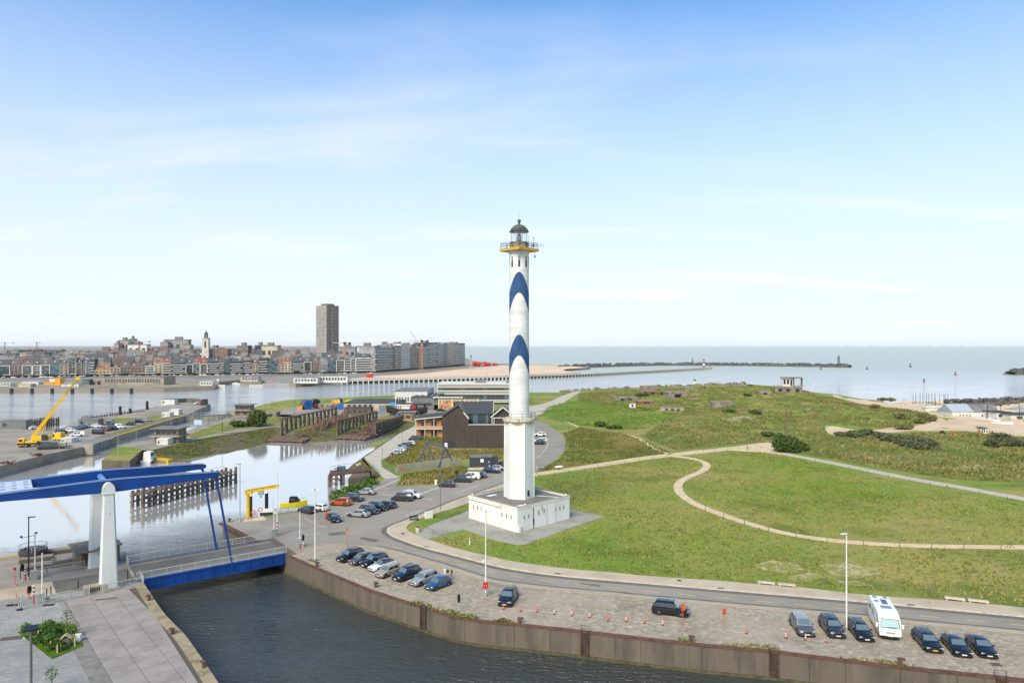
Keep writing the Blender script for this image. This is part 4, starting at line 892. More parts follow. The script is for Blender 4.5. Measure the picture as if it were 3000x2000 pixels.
row=[('suv','black',(1017,1647),'black SUV, farthest left in the row of eight above the quay wall',1),('hatch','grey',(1051,1656),'small silver-grey hatchback, second from left in the row above the quay wall',0),('suv','black',(1087,1663),'black compact SUV between a grey hatchback and a white car',0),('sedan','white',(1112,1675),'white electric car with dark glass roof beside a beige hatchback',0),('hatch','beige',(1130,1693),'beige hatchback parked beside a white car near the quay',0),('suv','navy',(1184,1703),'dark navy SUV with black wheels parked between beige and silver cars',2),('wagon','silver',(1234,1717),'silver estate car between a navy SUV and a blue hatchback',1),('hatch','blue',(1278,1730),'mid-blue hatchback, last on the right of the row above the quay',0)]
hd=Vector((-.62,-.785,0));an=math.atan2(hd.y,hd.x)
for t,c,fw,lb,rl in row:
 f=P(*fw);L,W=CT_[t][:2];ctr=f-hd*(.295*L)-Vector((-hd.y,hd.x,0))*(W/2-.06);an_=an+random.uniform(-.03,.03)
 car(t,c,(ctr.x,ctr.y,.012),an_,lb,g1,rails=rl,wheels=M_rimd if c=='navy' else M_rim,roof=M_glass if c=='white' else None)
car_c('suv','black',(1489,1761),-103,'black SUV parked alone beside the lamp post with red lifebuoy case',None)
car_w('suv','black',(1994,1808),(1932,1801),-1,'black off-roader seen side-on behind an orange sign post',None)
g2='cars parked nose to the dock on the right'
car_c('suv','grey',(2349,1845),-97,'grey SUV with black lower bumper, leftmost of the right-hand parked cars',g2,roof=paint('silver'))
car_c('suv','darkgrey',(2437,1849),-97,'grey crossover with chrome grille just left of the tall white lamp post',g2,rails=1,roof=paint('black'))
car_c('wagon','black',(2519,1858),-98,'black estate car with silver roof rails between lamp post and motorhome',g2,rails=1)
car_c('wagon','black',(2716,1889),-102,'black estate car with a yellow number plate right of the motorhome',g2,plate=M_platey,rails=1)
car_c('sedan','black',(2801,1902),-104,'black electric saloon with glass roof, second from the right of the photo',g2,roof=M_glass)
car_c('sedan','black',(2874,1905),-104,'black saloon with folded sunshade, rightmost car in the photo',g2)
g3='cars in the car park by the basin'
for t,c,px,a,lb in[('hatch','darkgrey',(899,1501),148,'dark grey hatchback nearest the yellow boat at the car park edge'),('hatch','white',(936,1494),148,'white hatchback beside the dark grey one at the water edge'),('suv','orange',(998,1479),168,'bright orange SUV parked by the green bank'),('suv','darkgrey',(1036,1466),-20,'dark grey SUV parked between the orange SUV and a silver saloon'),('sedan','silver',(1070,1447),172,'silver saloon parked farthest back by the green bushes'),('sedan','black',(977,1524),-55,'black saloon standing alone beside the red sign post'),('sedan','silver',(1050,1512),165,'silver coupe in front of two dark SUVs in the car park'),('suv','darkgrey',(1082,1502),-33,'dark grey SUV behind the silver coupe'),('suv','black',(1107,1493),-33,'black SUV in the middle of the dark trio in the car park'),('wagon','darkgrey',(1130,1486),152,'dark estate car showing its tail lights, rightmost of the dark trio'),('van','darkgrey',(1178,1466),172,'dark grey passenger van beside a white SUV with roof boards'),('suv','white',(1207,1457),-22,'white SUV with a roof rack behind the dark van'),('hatch','darkgrey',(1309,1425),170,'grey hatchback parked alone at the verge near the parking sign'),('van','darkgrey',(1355,1411),170,'dark van at the near end of the row beside the lighthouse'),('van','white',(1381,1403),170,'white delivery van in the row left of the lighthouse'),('suv','grey',(1400,1398),170,'grey SUV behind the white delivery van'),('wagon','navy',(1440,1384),-12,'dark blue estate car below the black container kiosk'),('hatch','silver',(1461,1377),-12,'silver hatchback half hidden by a dark blue estate'),('suv','darkgrey',(1474,1366),160,'dark SUV partly hidden by the lighthouse shaft'),('suv','white',(1582,1277),-178,'white SUV on the far car park right of the lighthouse'),('suv','darkgrey',(1577,1301),178,'dark SUV just right of the lighthouse shaft'),('wagon','white',(1583,1294),178,'white estate car tucked behind a dark SUV right of the lighthouse')]:
 car_c(t,c,px,a,lb,g3,near=px[1]>1400,rails=1 if 'roof' in lb else False)
g4='cars along the lane by the slipways'
for t,c,px,a,lb in[('van','darkgrey',(1216,1290),160,'dark van on the lane below the wooden house with balcony'),('hatch','white',(1202,1303),160,'white hatchback on the lane behind a dark car'),('wagon','darkgrey',(1187,1308),160,'dark estate car on the lane between white cars'),('hatch','silver',(1178,1317),160,'silver hatchback, third from the bottom on the lane verge'),('hatch','white',(1172,1323),160,'white hatchback, second from the bottom on the lane verge'),('hatch','silver',(1163,1331),160,'pale silver hatchback nearest the bottom of the lane verge'),('wagon','black',(1292,1204),8,'black car parked in front of the painted mural wall')]:
 car_c(t,c,px,a,lb,g4,near=False)
g5='cars on the crane quay'
for i,(t,c,px,a)in enumerate([('hatch','white',(102,1257),60),('van','black',(179,1270),-20),('wagon','white',(210,1264),-20),('wagon','grey',(223,1258),-25),('sedan','darkgrey',(235,1256),-25),('hatch','darkgrey',(246,1253),-25),('hatch','silver',(258,1251),-25),('suv','white',(285,1252),-15),('wagon','darkgrey',(276,1244),-20),('suv','grey',(327,1244),-10),('hatch','silver',(323,1234),-70),('van','black',(288,1271),-15),('van','red',(309,1262),-20),('van','black',(330,1259),-20),('van','white',(353,1254),-20),('suv','darkgrey',(383,1245),165),('suv','black',(408,1238),-15),('wagon','silver',(429,1234),-15),('van','white',(226,1278),-150),('hatch','white',(577,1184),-100)]):
 cn={'darkgrey':'dark grey','red':'dark red'}.get(c,c);tn={'hatch':'hatchback','wagon':'estate car','suv':'SUV','sedan':'saloon','van':'van'}[t]
 lb='white hatchback on the pier head beyond the lock' if px[0]==577 else 'white hatchback behind the yellow crane boom' if px[0]==102 else '%s %s on the crane quay, %s from left in its car park'%(cn,tn,ORD[i-1])
 car_c(t,c,px,a,lb,g5,near=False)
car_c('bigvan','darkgrey',(139,1315),-162,'large dark grey van with trailer beside the yellow crane',None,near=False,cat_='van')
# motorhome
def motorhome():
 f,r=P(2604,1880),P(2606,1818);f=Vector((43.6,78.6,0));h=Vector((-.30,-.954,0));L,W,H=6.9,2.25,2.85;c=f-h*L/2
 o=empty('motorhome',(c.x,c.y,.012),math.atan2(h.y,h.x),'large white motorhome parked nose to the dock among black cars','motorhome')
 Mw=M('motorhome_white',rgb(234,235,234),.35,coat=.4);hl=L/2;w_=W/2;m=MB()
 prof=[(hl-.12,.42),(hl,.55),(hl-.02,.95),(hl-.22,1.28),(hl-.62,2.32),(hl-1.15,2.72),(hl-1.8,H),(-hl+.25,H),(-hl+.05,H-.12),(-hl,H-.4),(-hl,.5),(-hl+.15,.38)]
 n=len(prof)
 for s,k in((-1,1),(1,1)):
  pass
 ys=[(-w_*.93,.965),(-w_,1),(w_,1),(w_*.93,.965)]
 rings=[]
 for y,k in[(-w_,.955),(-w_*.95,.988),(-w_*.82,1.0),(w_*.82,1.0),(w_*.95,.988),(w_,.955)]:rings.append([(x*(1 if x<hl-.7 else .985 if abs(y)>w_*.9 else 1),y,z*k if z>2 else z)for x,z in prof])
 for rr in rings:m.v+=rr
 for i in range(len(rings)-1):
  for j in range(n):m.f.append((i*n+j,i*n+(j+1)%n,(i+1)*n+(j+1)%n,(i+1)*n+j))
 m.f+=[tuple(range(n-1,-1,-1)),tuple(range((len(rings)-1)*n,len(rings)*n))]
 m.build('body',Mw,o,30)
 a,b=Vector((hl-.255,0,1.36)),Vector((hl-.60,0,2.26));nn=Vector((.93,0,.36))*.03
 m=MB();q=[a+nn+Vector((0,-.98,0)),a+nn+Vector((0,.98,0)),b+nn+Vector((0,.90,0)),b+nn+Vector((0,-.90,0))];m.add(q,[(0,1,2,3)]);m.build('windscreen',M('blinded_windscreen',rgb(168,194,188),.1,coat=.6,spec=.8),o)
 m=MB();m.bar(a+nn*1.1+Vector((0,-1.0,0)),a+nn*1.1+Vector((0,1.0,0)),.06,.04);m.bar(b+nn*1.1+Vector((0,-.92,0)),b+nn*1.1+Vector((0,.92,0)),.06,.04)
 for s in(-1,1):m.bar(a+nn*1.1+Vector((0,s*1.0,0)),b+nn*1.1+Vector((0,s*.92,0)),.06,.04)
 m.build('windscreen_seal',M_trim,o)
 m=MB();m.bar(a+nn*1.6+Vector((0,-.3,.05)),a+nn*1.6+Vector((0,.7,.12)),.03);m.build('wiper',M_trim,o)
 m=MB();m.b2(hl-.16,hl+.015,-.5,.5,.80,.98);m.build('grille',M('motorhome_grille',rgb(150,152,154),.5),o)
 for s in(-1,1):
  m=MB();m.b2(hl-.3,hl-.005,s*.84-.2,s*.84+.2,.82,1.02);m.build('headlight',M_head,o)
  m=MB();m.box((hl-.5,s*(w_+.22),1.55),(.14,.22,.45));m.bar((hl-.5,s*w_*.97,1.7),(hl-.5,s*(w_+.2),1.7),.05);m.build('mirror',Mw,o)
  m=MB();m.b2(hl-1.35,hl-.72,s*(w_+.004)-.01,s*(w_+.004)+.01,1.32,2.0);m.build('side_window',M_glass,o)
  m=MB();m.b2(-hl+.6,-hl+1.7,s*(w_+.004)-.01,s*(w_+.004)+.01,1.55,2.1);m.build('side_window',M_glass,o)
  m=MB();m.b2(-.9,-.3,s*(w_+.004)-.01,s*(w_+.004)+.01,1.5,2.05);m.build('side_window',M_glass,o)
 m=MB();m.b2(hl-.02,hl+.02,-.27,.27,.48,.6);m.build('number_plate',M_plate,o)
 m=MB();m.b2(.5,1.15,-w_-.012,-w_+.005,.55,2.2);m.build('habitation_door',M('door_white',rgb(222,224,224),.4),o)
 m=MB();m.b2(hl-.9,hl+.0,-w_*.8,w_*.8,.28,.44);m.b2(-hl+.2,hl-.9,-w_*.96,w_*.96,.30,.42);m.build('chassis',M_trim,o)
 for x in(hl-1.15,-hl+1.9):
  for s in(-1,1):wv=link('wheel',CM['suv']['wheel'],M_black,o,(x,s*(w_-.13),.37));link('rim',CM['suv']['rim'],M_rim,wv)
 Mh=M('roof_hatch',rgb(128,132,136),.3)
 for x,y,a_,b_ in((-2.6,-.55,.5,.45),(-2.7,.6,.5,.45),(-1.2,-.62,.45,.45),(.75,.05,.75,1.1)):m=MB();m.box((x,y,H+.04),(a_,b_,.1));m.build('roof_hatch',Mh,o)
 m=MB();m.box((-1.15,.2,H+.035),(1.45,.62,.05));m.build('solar_panel',M('solar_panel',rgb(44,50,60),.2,coat=.4),o)
 m=MB();m.cyl((-1.6,.85,H),(-1.6,.85,H+.14),.2,n=12);m.build('roof_vent',Mw,o)
motorhome()
# STREET FURNITURE
def pole_thing(name,px,ytop,label,cat_,r=.09,mt=None,group=None,z=0):
 b=P(px[0],px[1],z);h=ZY(ytop,b.y)-z;o=empty(name,b,0,label,cat_,group);m=MB();m.cyl((0,0,-.05),(0,0,h),r,r*.6,10);m.build('pole',mt or M_white,o,40);return o,h,b
def lamp(px,ytop,label,rz=0,mt=None,group='tall lamp posts',r=.11,double=False,striped=False,head=.9,name='lamp_post',cam_=False):
 o,h,b=pole_thing(name,px,ytop,label,'lamp post',r,mt,group);mt=mt or M_white
 o.rotation_euler=(0,0,rz)
 m=MB();m.box((head*.4,0,h+.05),(head,.3,.10));m.box((0,0,h),(.2,.16,.2));hd_=m.build('lamp_head',mt,o)
 m=MB();m.box((head*.5,0,h-.006),(head*.7,.24,.02));m.build('lens',M_plate,hd_)
 if double:m=MB();m.box((-head*.4,0,h+.05),(head,.3,.10));m.build('lamp_head',mt,o)
 m=MB();m.cyl((0,0,0),(0,0,.5),r*1.6,r*1.2,10);m.build('base_sleeve',M_steel,o)
 if striped:
  for k in range(8):m=MB();m.cyl((0,0,.25+k*.32),(0,0,.55+k*.32),r*1.12,n=10);m.build('stripe',M_red if k%2==0 else M_white,o)
 if cam_:m=MB();m.box((-.35,0,h*.42),(.5,.2,.22));m.build('camera_box',M_white,o)
 return o
lamp((1423,1746),1498,'tall white lamp post with a red lifebuoy case at its foot',R(20),cam_=True)
lamp((2480,1848),1563,'tall white lamp post standing between grey and black parked cars',R(200))
lamp((923,1644),1434,'white lamp post at the near corner of the bridge landing',R(180),double=True)
lamp((812,1569),1384,'tall lamp post with a red and white striped foot by the bridge',R(0),striped=True)
lamp((703,1527),1359,'tall grey lamp post beside the yellow jib crane',R(180),M_steel)
l6=lamp((84,1697),1515,'black lamp post with camera arms on the left plaza',R(20),M_dark)
m=MB();m.bar((-.9,0,6.1),(.9,0,6.4),.06);m.box((-.9,0,6.3),(.3,.15,.25));m.box((.9,0,6.7),(.35,.15,.25));m.bar((0,0,4.7),(-.4,0,4.6),.06);m.sph((-.45,0,4.5),.16,8,5);m.build('camera_arm',M_dark,l6)
l7o=empty('lamp_post',(-44.6,63.3,0),0,'dark grey lamp post with flat solar panel head at the bottom left','lamp post')
m=MB();m.cyl((0,0,-.05),(0,0,7.7),.13,.1,12);m.build('pole',M('pole_grey',rgb(112,112,110),.5,metal=.3),l7o,40)
m=MB();m.box((0,0,7.85),(1.1,.8,.06),.4,Matrix.Rotation(.5,3,'Z')@Matrix.Rotation(.2,3,'X'));m.build('solar_panel',M('lamp_panel',rgb(46,50,58),.25),l7o)
m=MB();m.box((-.35,-.1,7.6),(.6,.35,.12),.5);m.box((.35,.1,7.65),(.6,.35,.12),.5);m.build('lamp_head',M_dark,l7o)
Mgr=M('green_post',rgb(74,82,76),.6)
for i,(a,b,lb)in enumerate([((1658,1336),1282,'nearest the footpath'),((1666,1303),1250,'second along the bend'),((1651,1263),1222,'third along the bend'),((1597,1232),1194,'farthest along the bend')]):
 lamp(a,b,'thin green lamp post at the road bend beside the meadow, '+lb,R(180),Mgr,'thin lamp posts at the road bend',.06,head=.5)
for a,b,lb in[((1179,1304),1263,'thin lamp post halfway up the lane verge'),((1120,1347),1295,'thin lamp post at the bottom of the lane verge'),((1290,1499),1395,'thin dark lamp post on the pavement left of the lighthouse')]:lamp(a,b,lb,0,Mgr,'thin lamp posts by the lane',.06,head=.5)
for i,(a,b)in enumerate([((179,1249),1173),((311,1270),1204),((394,1247),1185),((474,1234),1170),((501,1251),1164),((559,1198),1136),((584,1194),1147),((634,1221),1168),((568,1251),1194),((651,1275),1221),((702,1203),1154),((734,1202),1136),((777,1209),1181),((797,1202),1173),((863,1215),1160),((945,1190),1152),((346,1338),1268),((399,1310),1242),((1044,1185),1151)]):
 lamp(a,b,'slender pole lamp around the lock, %s counted from the crane quay'%ORD[i],R(90),M_steel if i not in(9,12,13,14)else M_dark,'slender lamps around the lock',.08,head=.5)
o=empty('lifebuoy_case',P(1423,1747)+Vector((0,-.25,0)),0,'red lifebuoy case hanging on the white lamp post','lifebuoy case')
m=MB();m.prism([(.36*c_,.36*s_)for c_,s_ in((-.7,-1.15),(.7,-1.15),(1,-.8),(1,.8),(.7,1.15),(-.7,1.15),(-1,.8),(-1,-.8))],0,.18);me=m.mesh('case');me.transform(Matrix.Translation((0,0,1.65))@Matrix.Rotation(R(90),4,'X'));link('case',me,M_red,o)
m=MB()
for s in(-1,1):m.bar((s*.11,-.20,1.52),(s*.15,-.20,1.78),.07,.03)
m.build('buoy_mark',M_white,o)
def signal(px,ytop,label,striped=M_white):
 o,h,b=pole_thing('traffic_light',px,ytop,label,'traffic light',.05,striped,'traffic lights');m=MB();m.box((0,0,h-.45),(.3,.26,.95));hd_=m.build('signal_head',M_black,o)
 for k in range(3):m=MB();m.cyl((0,-.12,h-.15-k*.3),(0,-.3,h-.15-k*.3),.1,n=8);m.build('visor',M_black,hd_)
 m=MB();m.box((.12,.05,h-.45),(.12,.3,.5));m.build('side_signal',M_black,o);return o
signal((1344,1791),1741,'small black traffic light on a pale post in weeds at the quay edge',M('teal_post',rgb(150,184,184),.6))
signal((65,1700),1652,'black traffic light on the left plaza near the black lamp post');signal((86,1752),1716,'traffic light beside the striped post on the plaza',M_red);signal((888,1604),1566,'traffic light with black head beside the right-hand barrier')
def striped(px,ytop,label):
 o,h,b=pole_thing('striped_post',px,ytop,label,'post',.09,M_red,'striped barrier posts')
 n=6
 for k in range(n):m=MB();m.cyl((0,0,h*(.4+.6*k/n)),(0,0,h*(.4+.6*(k+1)/n)),.096,n=8);m.build('stripe',M_white if k%2 else M_dark,o)
striped((74,1699),1660,'red and black striped post behind the left barrier cabinet');striped((99,1769),1712,'red and black striped post next to the front barrier cabinet');striped((880,1610),1573,'striped post at the right-hand barrier of the bridge')
def barrier(px,ytop,label,hh=1.25):
 b=P(*px);o=empty('barrier',b,BANG,label,'barrier','raised road barriers at the bridge');h=ZY(ytop,b.y);m=MB();m.box((0,0,hh/2),(.75,.6,hh));c=m.build('cabinet',M('cabinet_grey',rgb(150,156,154),.5,coord='obj'),o)
 m=MB();m.box((0,0,hh+.06),(.82,.68,.12));m.build('lid',M_steel,c)
 m=MB();m.cyl((.1,0,hh-.2),(.1,0,h),.09,.06,8);m.build('boom',M_white,o)
 for k in range(4):mm=MB();z=hh+(h-hh)*(.12+k*.24);mm.cyl((.1,0,z),(.1,0,z+.35),.096-k*.006,n=8);mm.build('boom_stripe',M('boom_red',rgb(214,196,190),.5),o)
barrier((100,1697),1561,'raised white barrier boom on a grey cabinet, left of the bridge, back one');barrier((121,1767),1619,'raised white barrier boom on a grey cabinet at the plaza railing');barrier((801,1571),1482,'raised white barrier boom at the far right end of the bridge');barrier((877,1602),1497,'raised white barrier boom at the near right end of the bridge')
for i,(x,y,st)in enumerate([(1475,1784,0),(1525,1791,0),(1573,1792,1),(1624,1799,2),(1675,1803,2),(1728,1808,2),(1781,1817,1),(1834,1820,2),(1888,1824,0),(1942,1831,2),(2187,1855,0),(2302,1868,2),(2360,1874,2),(2420,1881,1)]):
 h=(.72,.75,.8)[st]if i<13 else .3;o=empty('delineator_post',P(x,y),0,('worn orange plastic delineator post' if st!=2 else 'orange and white banded delineator post')+', %s from the left along the quay'%ORD[i],'delineator','orange delineator posts on the cobbles')
 m=MB();m.cyl((0,0,0),(0,0,.06),.17,.14,10);m.build('foot',M_black,o);m=MB();m.cyl((0,0,.05),(0,0,h),.085,.075,8);m.build('tube',M('delineator_orange',rgb(216,98,70),.6,[(rgb(222,140,112),4,.45,.7,4)],coord='obj'),o)
 if st==2:
  for z in(.28,.5):m=MB();m.cyl((0,0,z),(0,0,z+.11),.088,n=8);m.build('band',M_white,o)
def sign(px,ytop,label,mt,pmt,w_=.5,hh=.75,name='road_sign',rz=0):
 o,h,b=pole_thing(name,px,ytop,label,'sign',.045,pmt);o.rotation_euler=(0,0,rz);m=MB();m.box((0,-.06,h-hh/2),(w_,.03,hh));m.build('panel',mt,o);m=MB();m.box((0,0,.03),(.5,.5,.08));m.build('foot',M_conc2,o);return o
Mo2=M('sign_back_orange',rgb(204,96,40),.6,[(rgb(170,76,32),2,.45,.65,4)],coord='obj')
sign((2001,1839),1768,'orange temporary sign post in front of the black off-roader',Mo2,M_org);sign((2121,1850),1781,'orange temporary sign post standing alone on the cobbles',Mo2,M_org,rz=.4)
sign((44,1713),1661,'orange post with small round signs on the left plaza',M('sign_purple',rgb(120,44,70),.5),M_org,.4,.4);sign((82,1751),1719,'small orange sign post in the plaza roadway',Mo2,M_org,.3,.9);sign((50,1768),1738,'low orange post by the forked stand on the plaza',Mo2,M_org,.2,.5)
sign((957,1540),1493,'red sign post beside the black saloon in the car park',M('sign_red_back',rgb(176,60,48),.6),M_org,.35,1.1);sign((1017,1601),1545,'orange sign post with a white disc at the road junction',Mo2,M_org,.35,.6);sign((1293,1421),1389,'blue parking sign on a post at the verge',M('sign_blue',rgb(40,92,168),.4),M_steel,.5,.6);sign((1338,1398),1378,'grey sign panel in the verge grass by the kiosk',M_dark,M_dark,.9,.9)
sign((1177,1392),1370,'no-entry style round sign at the ditch wall',M_red,M_steel,.6,.6);sign((1064,1372),1340,'dark signal lamp beside the lane bridge',M_black,M_dark,.5,1.2);sign((1563,1385),1352,'blue sign on a post right of the lighthouse',M('sign_blue',rgb(40,92,168),.4),M_steel,.35,.5);sign((1370,1390),1364,'orange-footed sign by the kiosk steps',M('sign_blue',rgb(40,92,168),.4),M_org,.4,.6)
o,h,b=pole_thing('striped_post',(1572,1393),1365,'white post with black bands at the start of the sandy path','post',.12)
for k in range(3):m=MB();m.cyl((0,0,.5+k*.55),(0,0,.75+k*.55),.13,n=8);m.build('band',M_black,o)
m=MB();m.cyl((0,0,-.05),(0,0,.5),.17,.15,10);BOL=m.mesh('stem');m=MB();m.box((-.1,0,.55),(.62,.36,.16));BOLH=m.mesh('hook')
for i,(x,y,a,lb)in enumerate([(928,1659,2.4,'near the lamp post at the bridge corner'),(1100,1719,2.4,'below the row of eight cars'),(1522,1825,2.9,'below the black SUV'),(2024,1880,2.9,'below the black off-roader'),(2637,1946,2.9,'below the motorhome'),(436,1759,-.7,'on the plaza quay nearest the bridge'),(505,1858,-.7,'in the middle of the plaza quay'),(597,1956,-.7,'on the plaza quay nearest the bottom edge'),(672,1529,2.4,'on the corner beside the yellow crane')]):
 o=empty('mooring_bollard',P(x,y),a,'rusty steel mooring bollard '+lb,'bollard','mooring bollards');s=link('stem',BOL,M_rust,o);link('hook',BOLH,M_rust,o);o.scale=(1.15,)*3
for i,(a,b,lb)in enumerate([((2219,1711),(2270,1716),'leftmost of four'),((2279,1717),(2331,1722),'second from left of four'),((2767,1757),(2827,1764),'third from left of four'),((2835,1764),(2896,1771),'rightmost of four')]):
 p,q=P(*a),P(*b);d=q-p;o=empty('stone_bench',(p+q)/2,math.atan2(d.y,d.x),'long pale stone bench at the meadow edge, '+lb,'bench','stone benches along the pavement');m=MB();m.box((0,0,.42),(d.length,.62,.16));m.build('seat',M_kerb,o)
 for s in(-1,1):m=MB();m.box((s*d.length*.4,0,.17),(.3,.5,.34));m.build('support',M_conc2,o)
b=P(1213,1525);o=empty('wooden_bench',b,R(25),'dark wooden bench on the pavement bend','bench');m=MB();m.box((0,0,.45),(1.7,.45,.08));m.build('seat',M_dark,o);m=MB();m.box((0,.25,.8),(1.7,.06,.35));m.build('backrest',M_dark,o)
for s in(-.7,.7):m=MB();m.box((s,0,.2),(.08,.4,.42));m.build('leg',M_dark,o)
b=P(1224,1559);o=empty('litter_bin',b,0,'pale stone litter bin at the corner of the gravel apron','litter bin');m=MB();m.cyl((0,0,0),(0,0,.95),.36,.42,14);m.build('drum',M_kerb,o,40);m=MB();m.cyl((0,0,.95),(0,0,.97),.36,n=14);m.build('opening',M_black,o)
b=P(1256,1517);o=empty('utility_cabinet',b,R(30),'white electrical cabinet at the grass edge left of the lighthouse','cabinet');m=MB();m.box((0,0,.6),(1.5,.6,1.2));m.build('casing',M_white,o);m=MB();m.box((0,0,1.23),(1.6,.7,.08));m.build('lid',M_white,o)
b=P(1277,1419);o=empty('utility_cabinet',b,0,'small white cabinet in the verge by the parking sign','cabinet');m=MB();m.box((0,0,.55),(.6,.5,1.1));m.build('casing',M_white,o);m=MB();m.box((0,0,1.12),(.68,.58,.07));m.build('lid',M_white,o)
b=P(1376,1596);o=empty('marker_post',b,0,'slender white marker post in the grass below the lighthouse','post');m=MB();m.box((0,0,.6),(.16,.12,1.2));m.build('shaft',M_white,o);m=MB();m.box((0,-.002,1.0),(.17,.125,.1));m.build('band',M_dark,o)
Mdr=M('drain_iron',rgb(96,86,80),.7)
for i,(x,y,a_,b_)in enumerate([(1249,1603,.9,.35),(1633,1682,.9,.35),(2112,1725,.9,.35),(2669,1774,.9,.35),(1833,1737,.7,.4),(2402,1787,.7,.4),(1990,1702,.6,.6),(2918,1946,1.0,.7),(1180,1564,.6,.6)]):
 m=MB();m.box((0,0,0),(a_,b_,.03));o=m.build('drain_cover',Mdr,loc=P(x,y)+Vector((0,0,.155 if i<4 or i in(6,8)else .05)),rot=(0,0,-.12));tag(o,'dark iron drain cover in the paving, %s from left along the street'%ORD[i],'drain cover','drain covers')
Mst=M('stake_wood',rgb(112,98,84),.9)
m=MB();m.cyl((0,0,-.1),(0,0,.95),.06,.05,6);STK=m.mesh('stake')
def stakes(px,step,label,h=1.0,wire=True):
 l=cat(wl(*px),1.0);L=0;o=empty('stake_fence',l[0],0,label,'fence');last=None;acc=0;prev=None;wr=MB()
 for i,p in enumerate(l):
  if i:acc+=(p-l[i-1]).length
  if i==0 or acc>=step:
   acc=0;z=hgt(p.x,p.y);q=Vector((p.x,p.y,z))-o.location;link('stake',STK,Mst,o,q,(random.uniform(-.06,.06),random.uniform(-.06,.06),0),(1,1,h*random.uniform(.85,1.15)))
   if prev is not None and wire:wr.bar(prev+Vector((0,0,.7*h)),q+Vector((0,0,.7*h)),.02)
   prev=q
 if wire:wr.build('wire',M_dark,o)
stakes([(2335,1347),(2377,1352),(2505,1378),(2664,1410),(2824,1440),(3000,1474)],5.2,'row of low stakes and wire below the pale path on the right')
stakes([(1580,1400),(1773,1367),(1901,1347),(1964,1340)],5.2,'row of low stakes along the sandy path right of the lighthouse')
stakes([(2060,1325),(2156,1318),(2235,1312)],4.5,'row of low stakes above the junction of the paths')
stakes([(2066,1495),(2168,1531),(2296,1566),(2423,1587),(2551,1598),(2678,1604),(2806,1606),(3000,1608)],5.0,'row of low stakes below the curving footpath across the meadow')
stakes([(1480,1632),(1600,1654),(1750,1668),(1900,1678),(2050,1690),(2180,1700)],5.0,'row of thin stakes along the pavement edge of the meadow')
stakes([(2340,1708),(2500,1722),(2640,1734),(2740,1743)],5.0,'row of thin stakes right of the bare sand patch')
stakes([(1240,1545),(1290,1590-12),(1350,1600)],4,'short row of stakes beside the gravel apron')
for x,y,lb in((2417,1712,'near the bare sand patch'),(2774,1432,'by the pale path'),(2960,1606,'by the curving footpath')):
 o=empty('braced_stake',P(x,y),0,'braced wooden end stake '+lb,'stake','braced end stakes');link('stake',STK,Mst,o)
 for s in(-1,1):m=MB();m.bar((0,0,.85),(s*.9,.1,0),.07);m.build('brace',Mst,o)
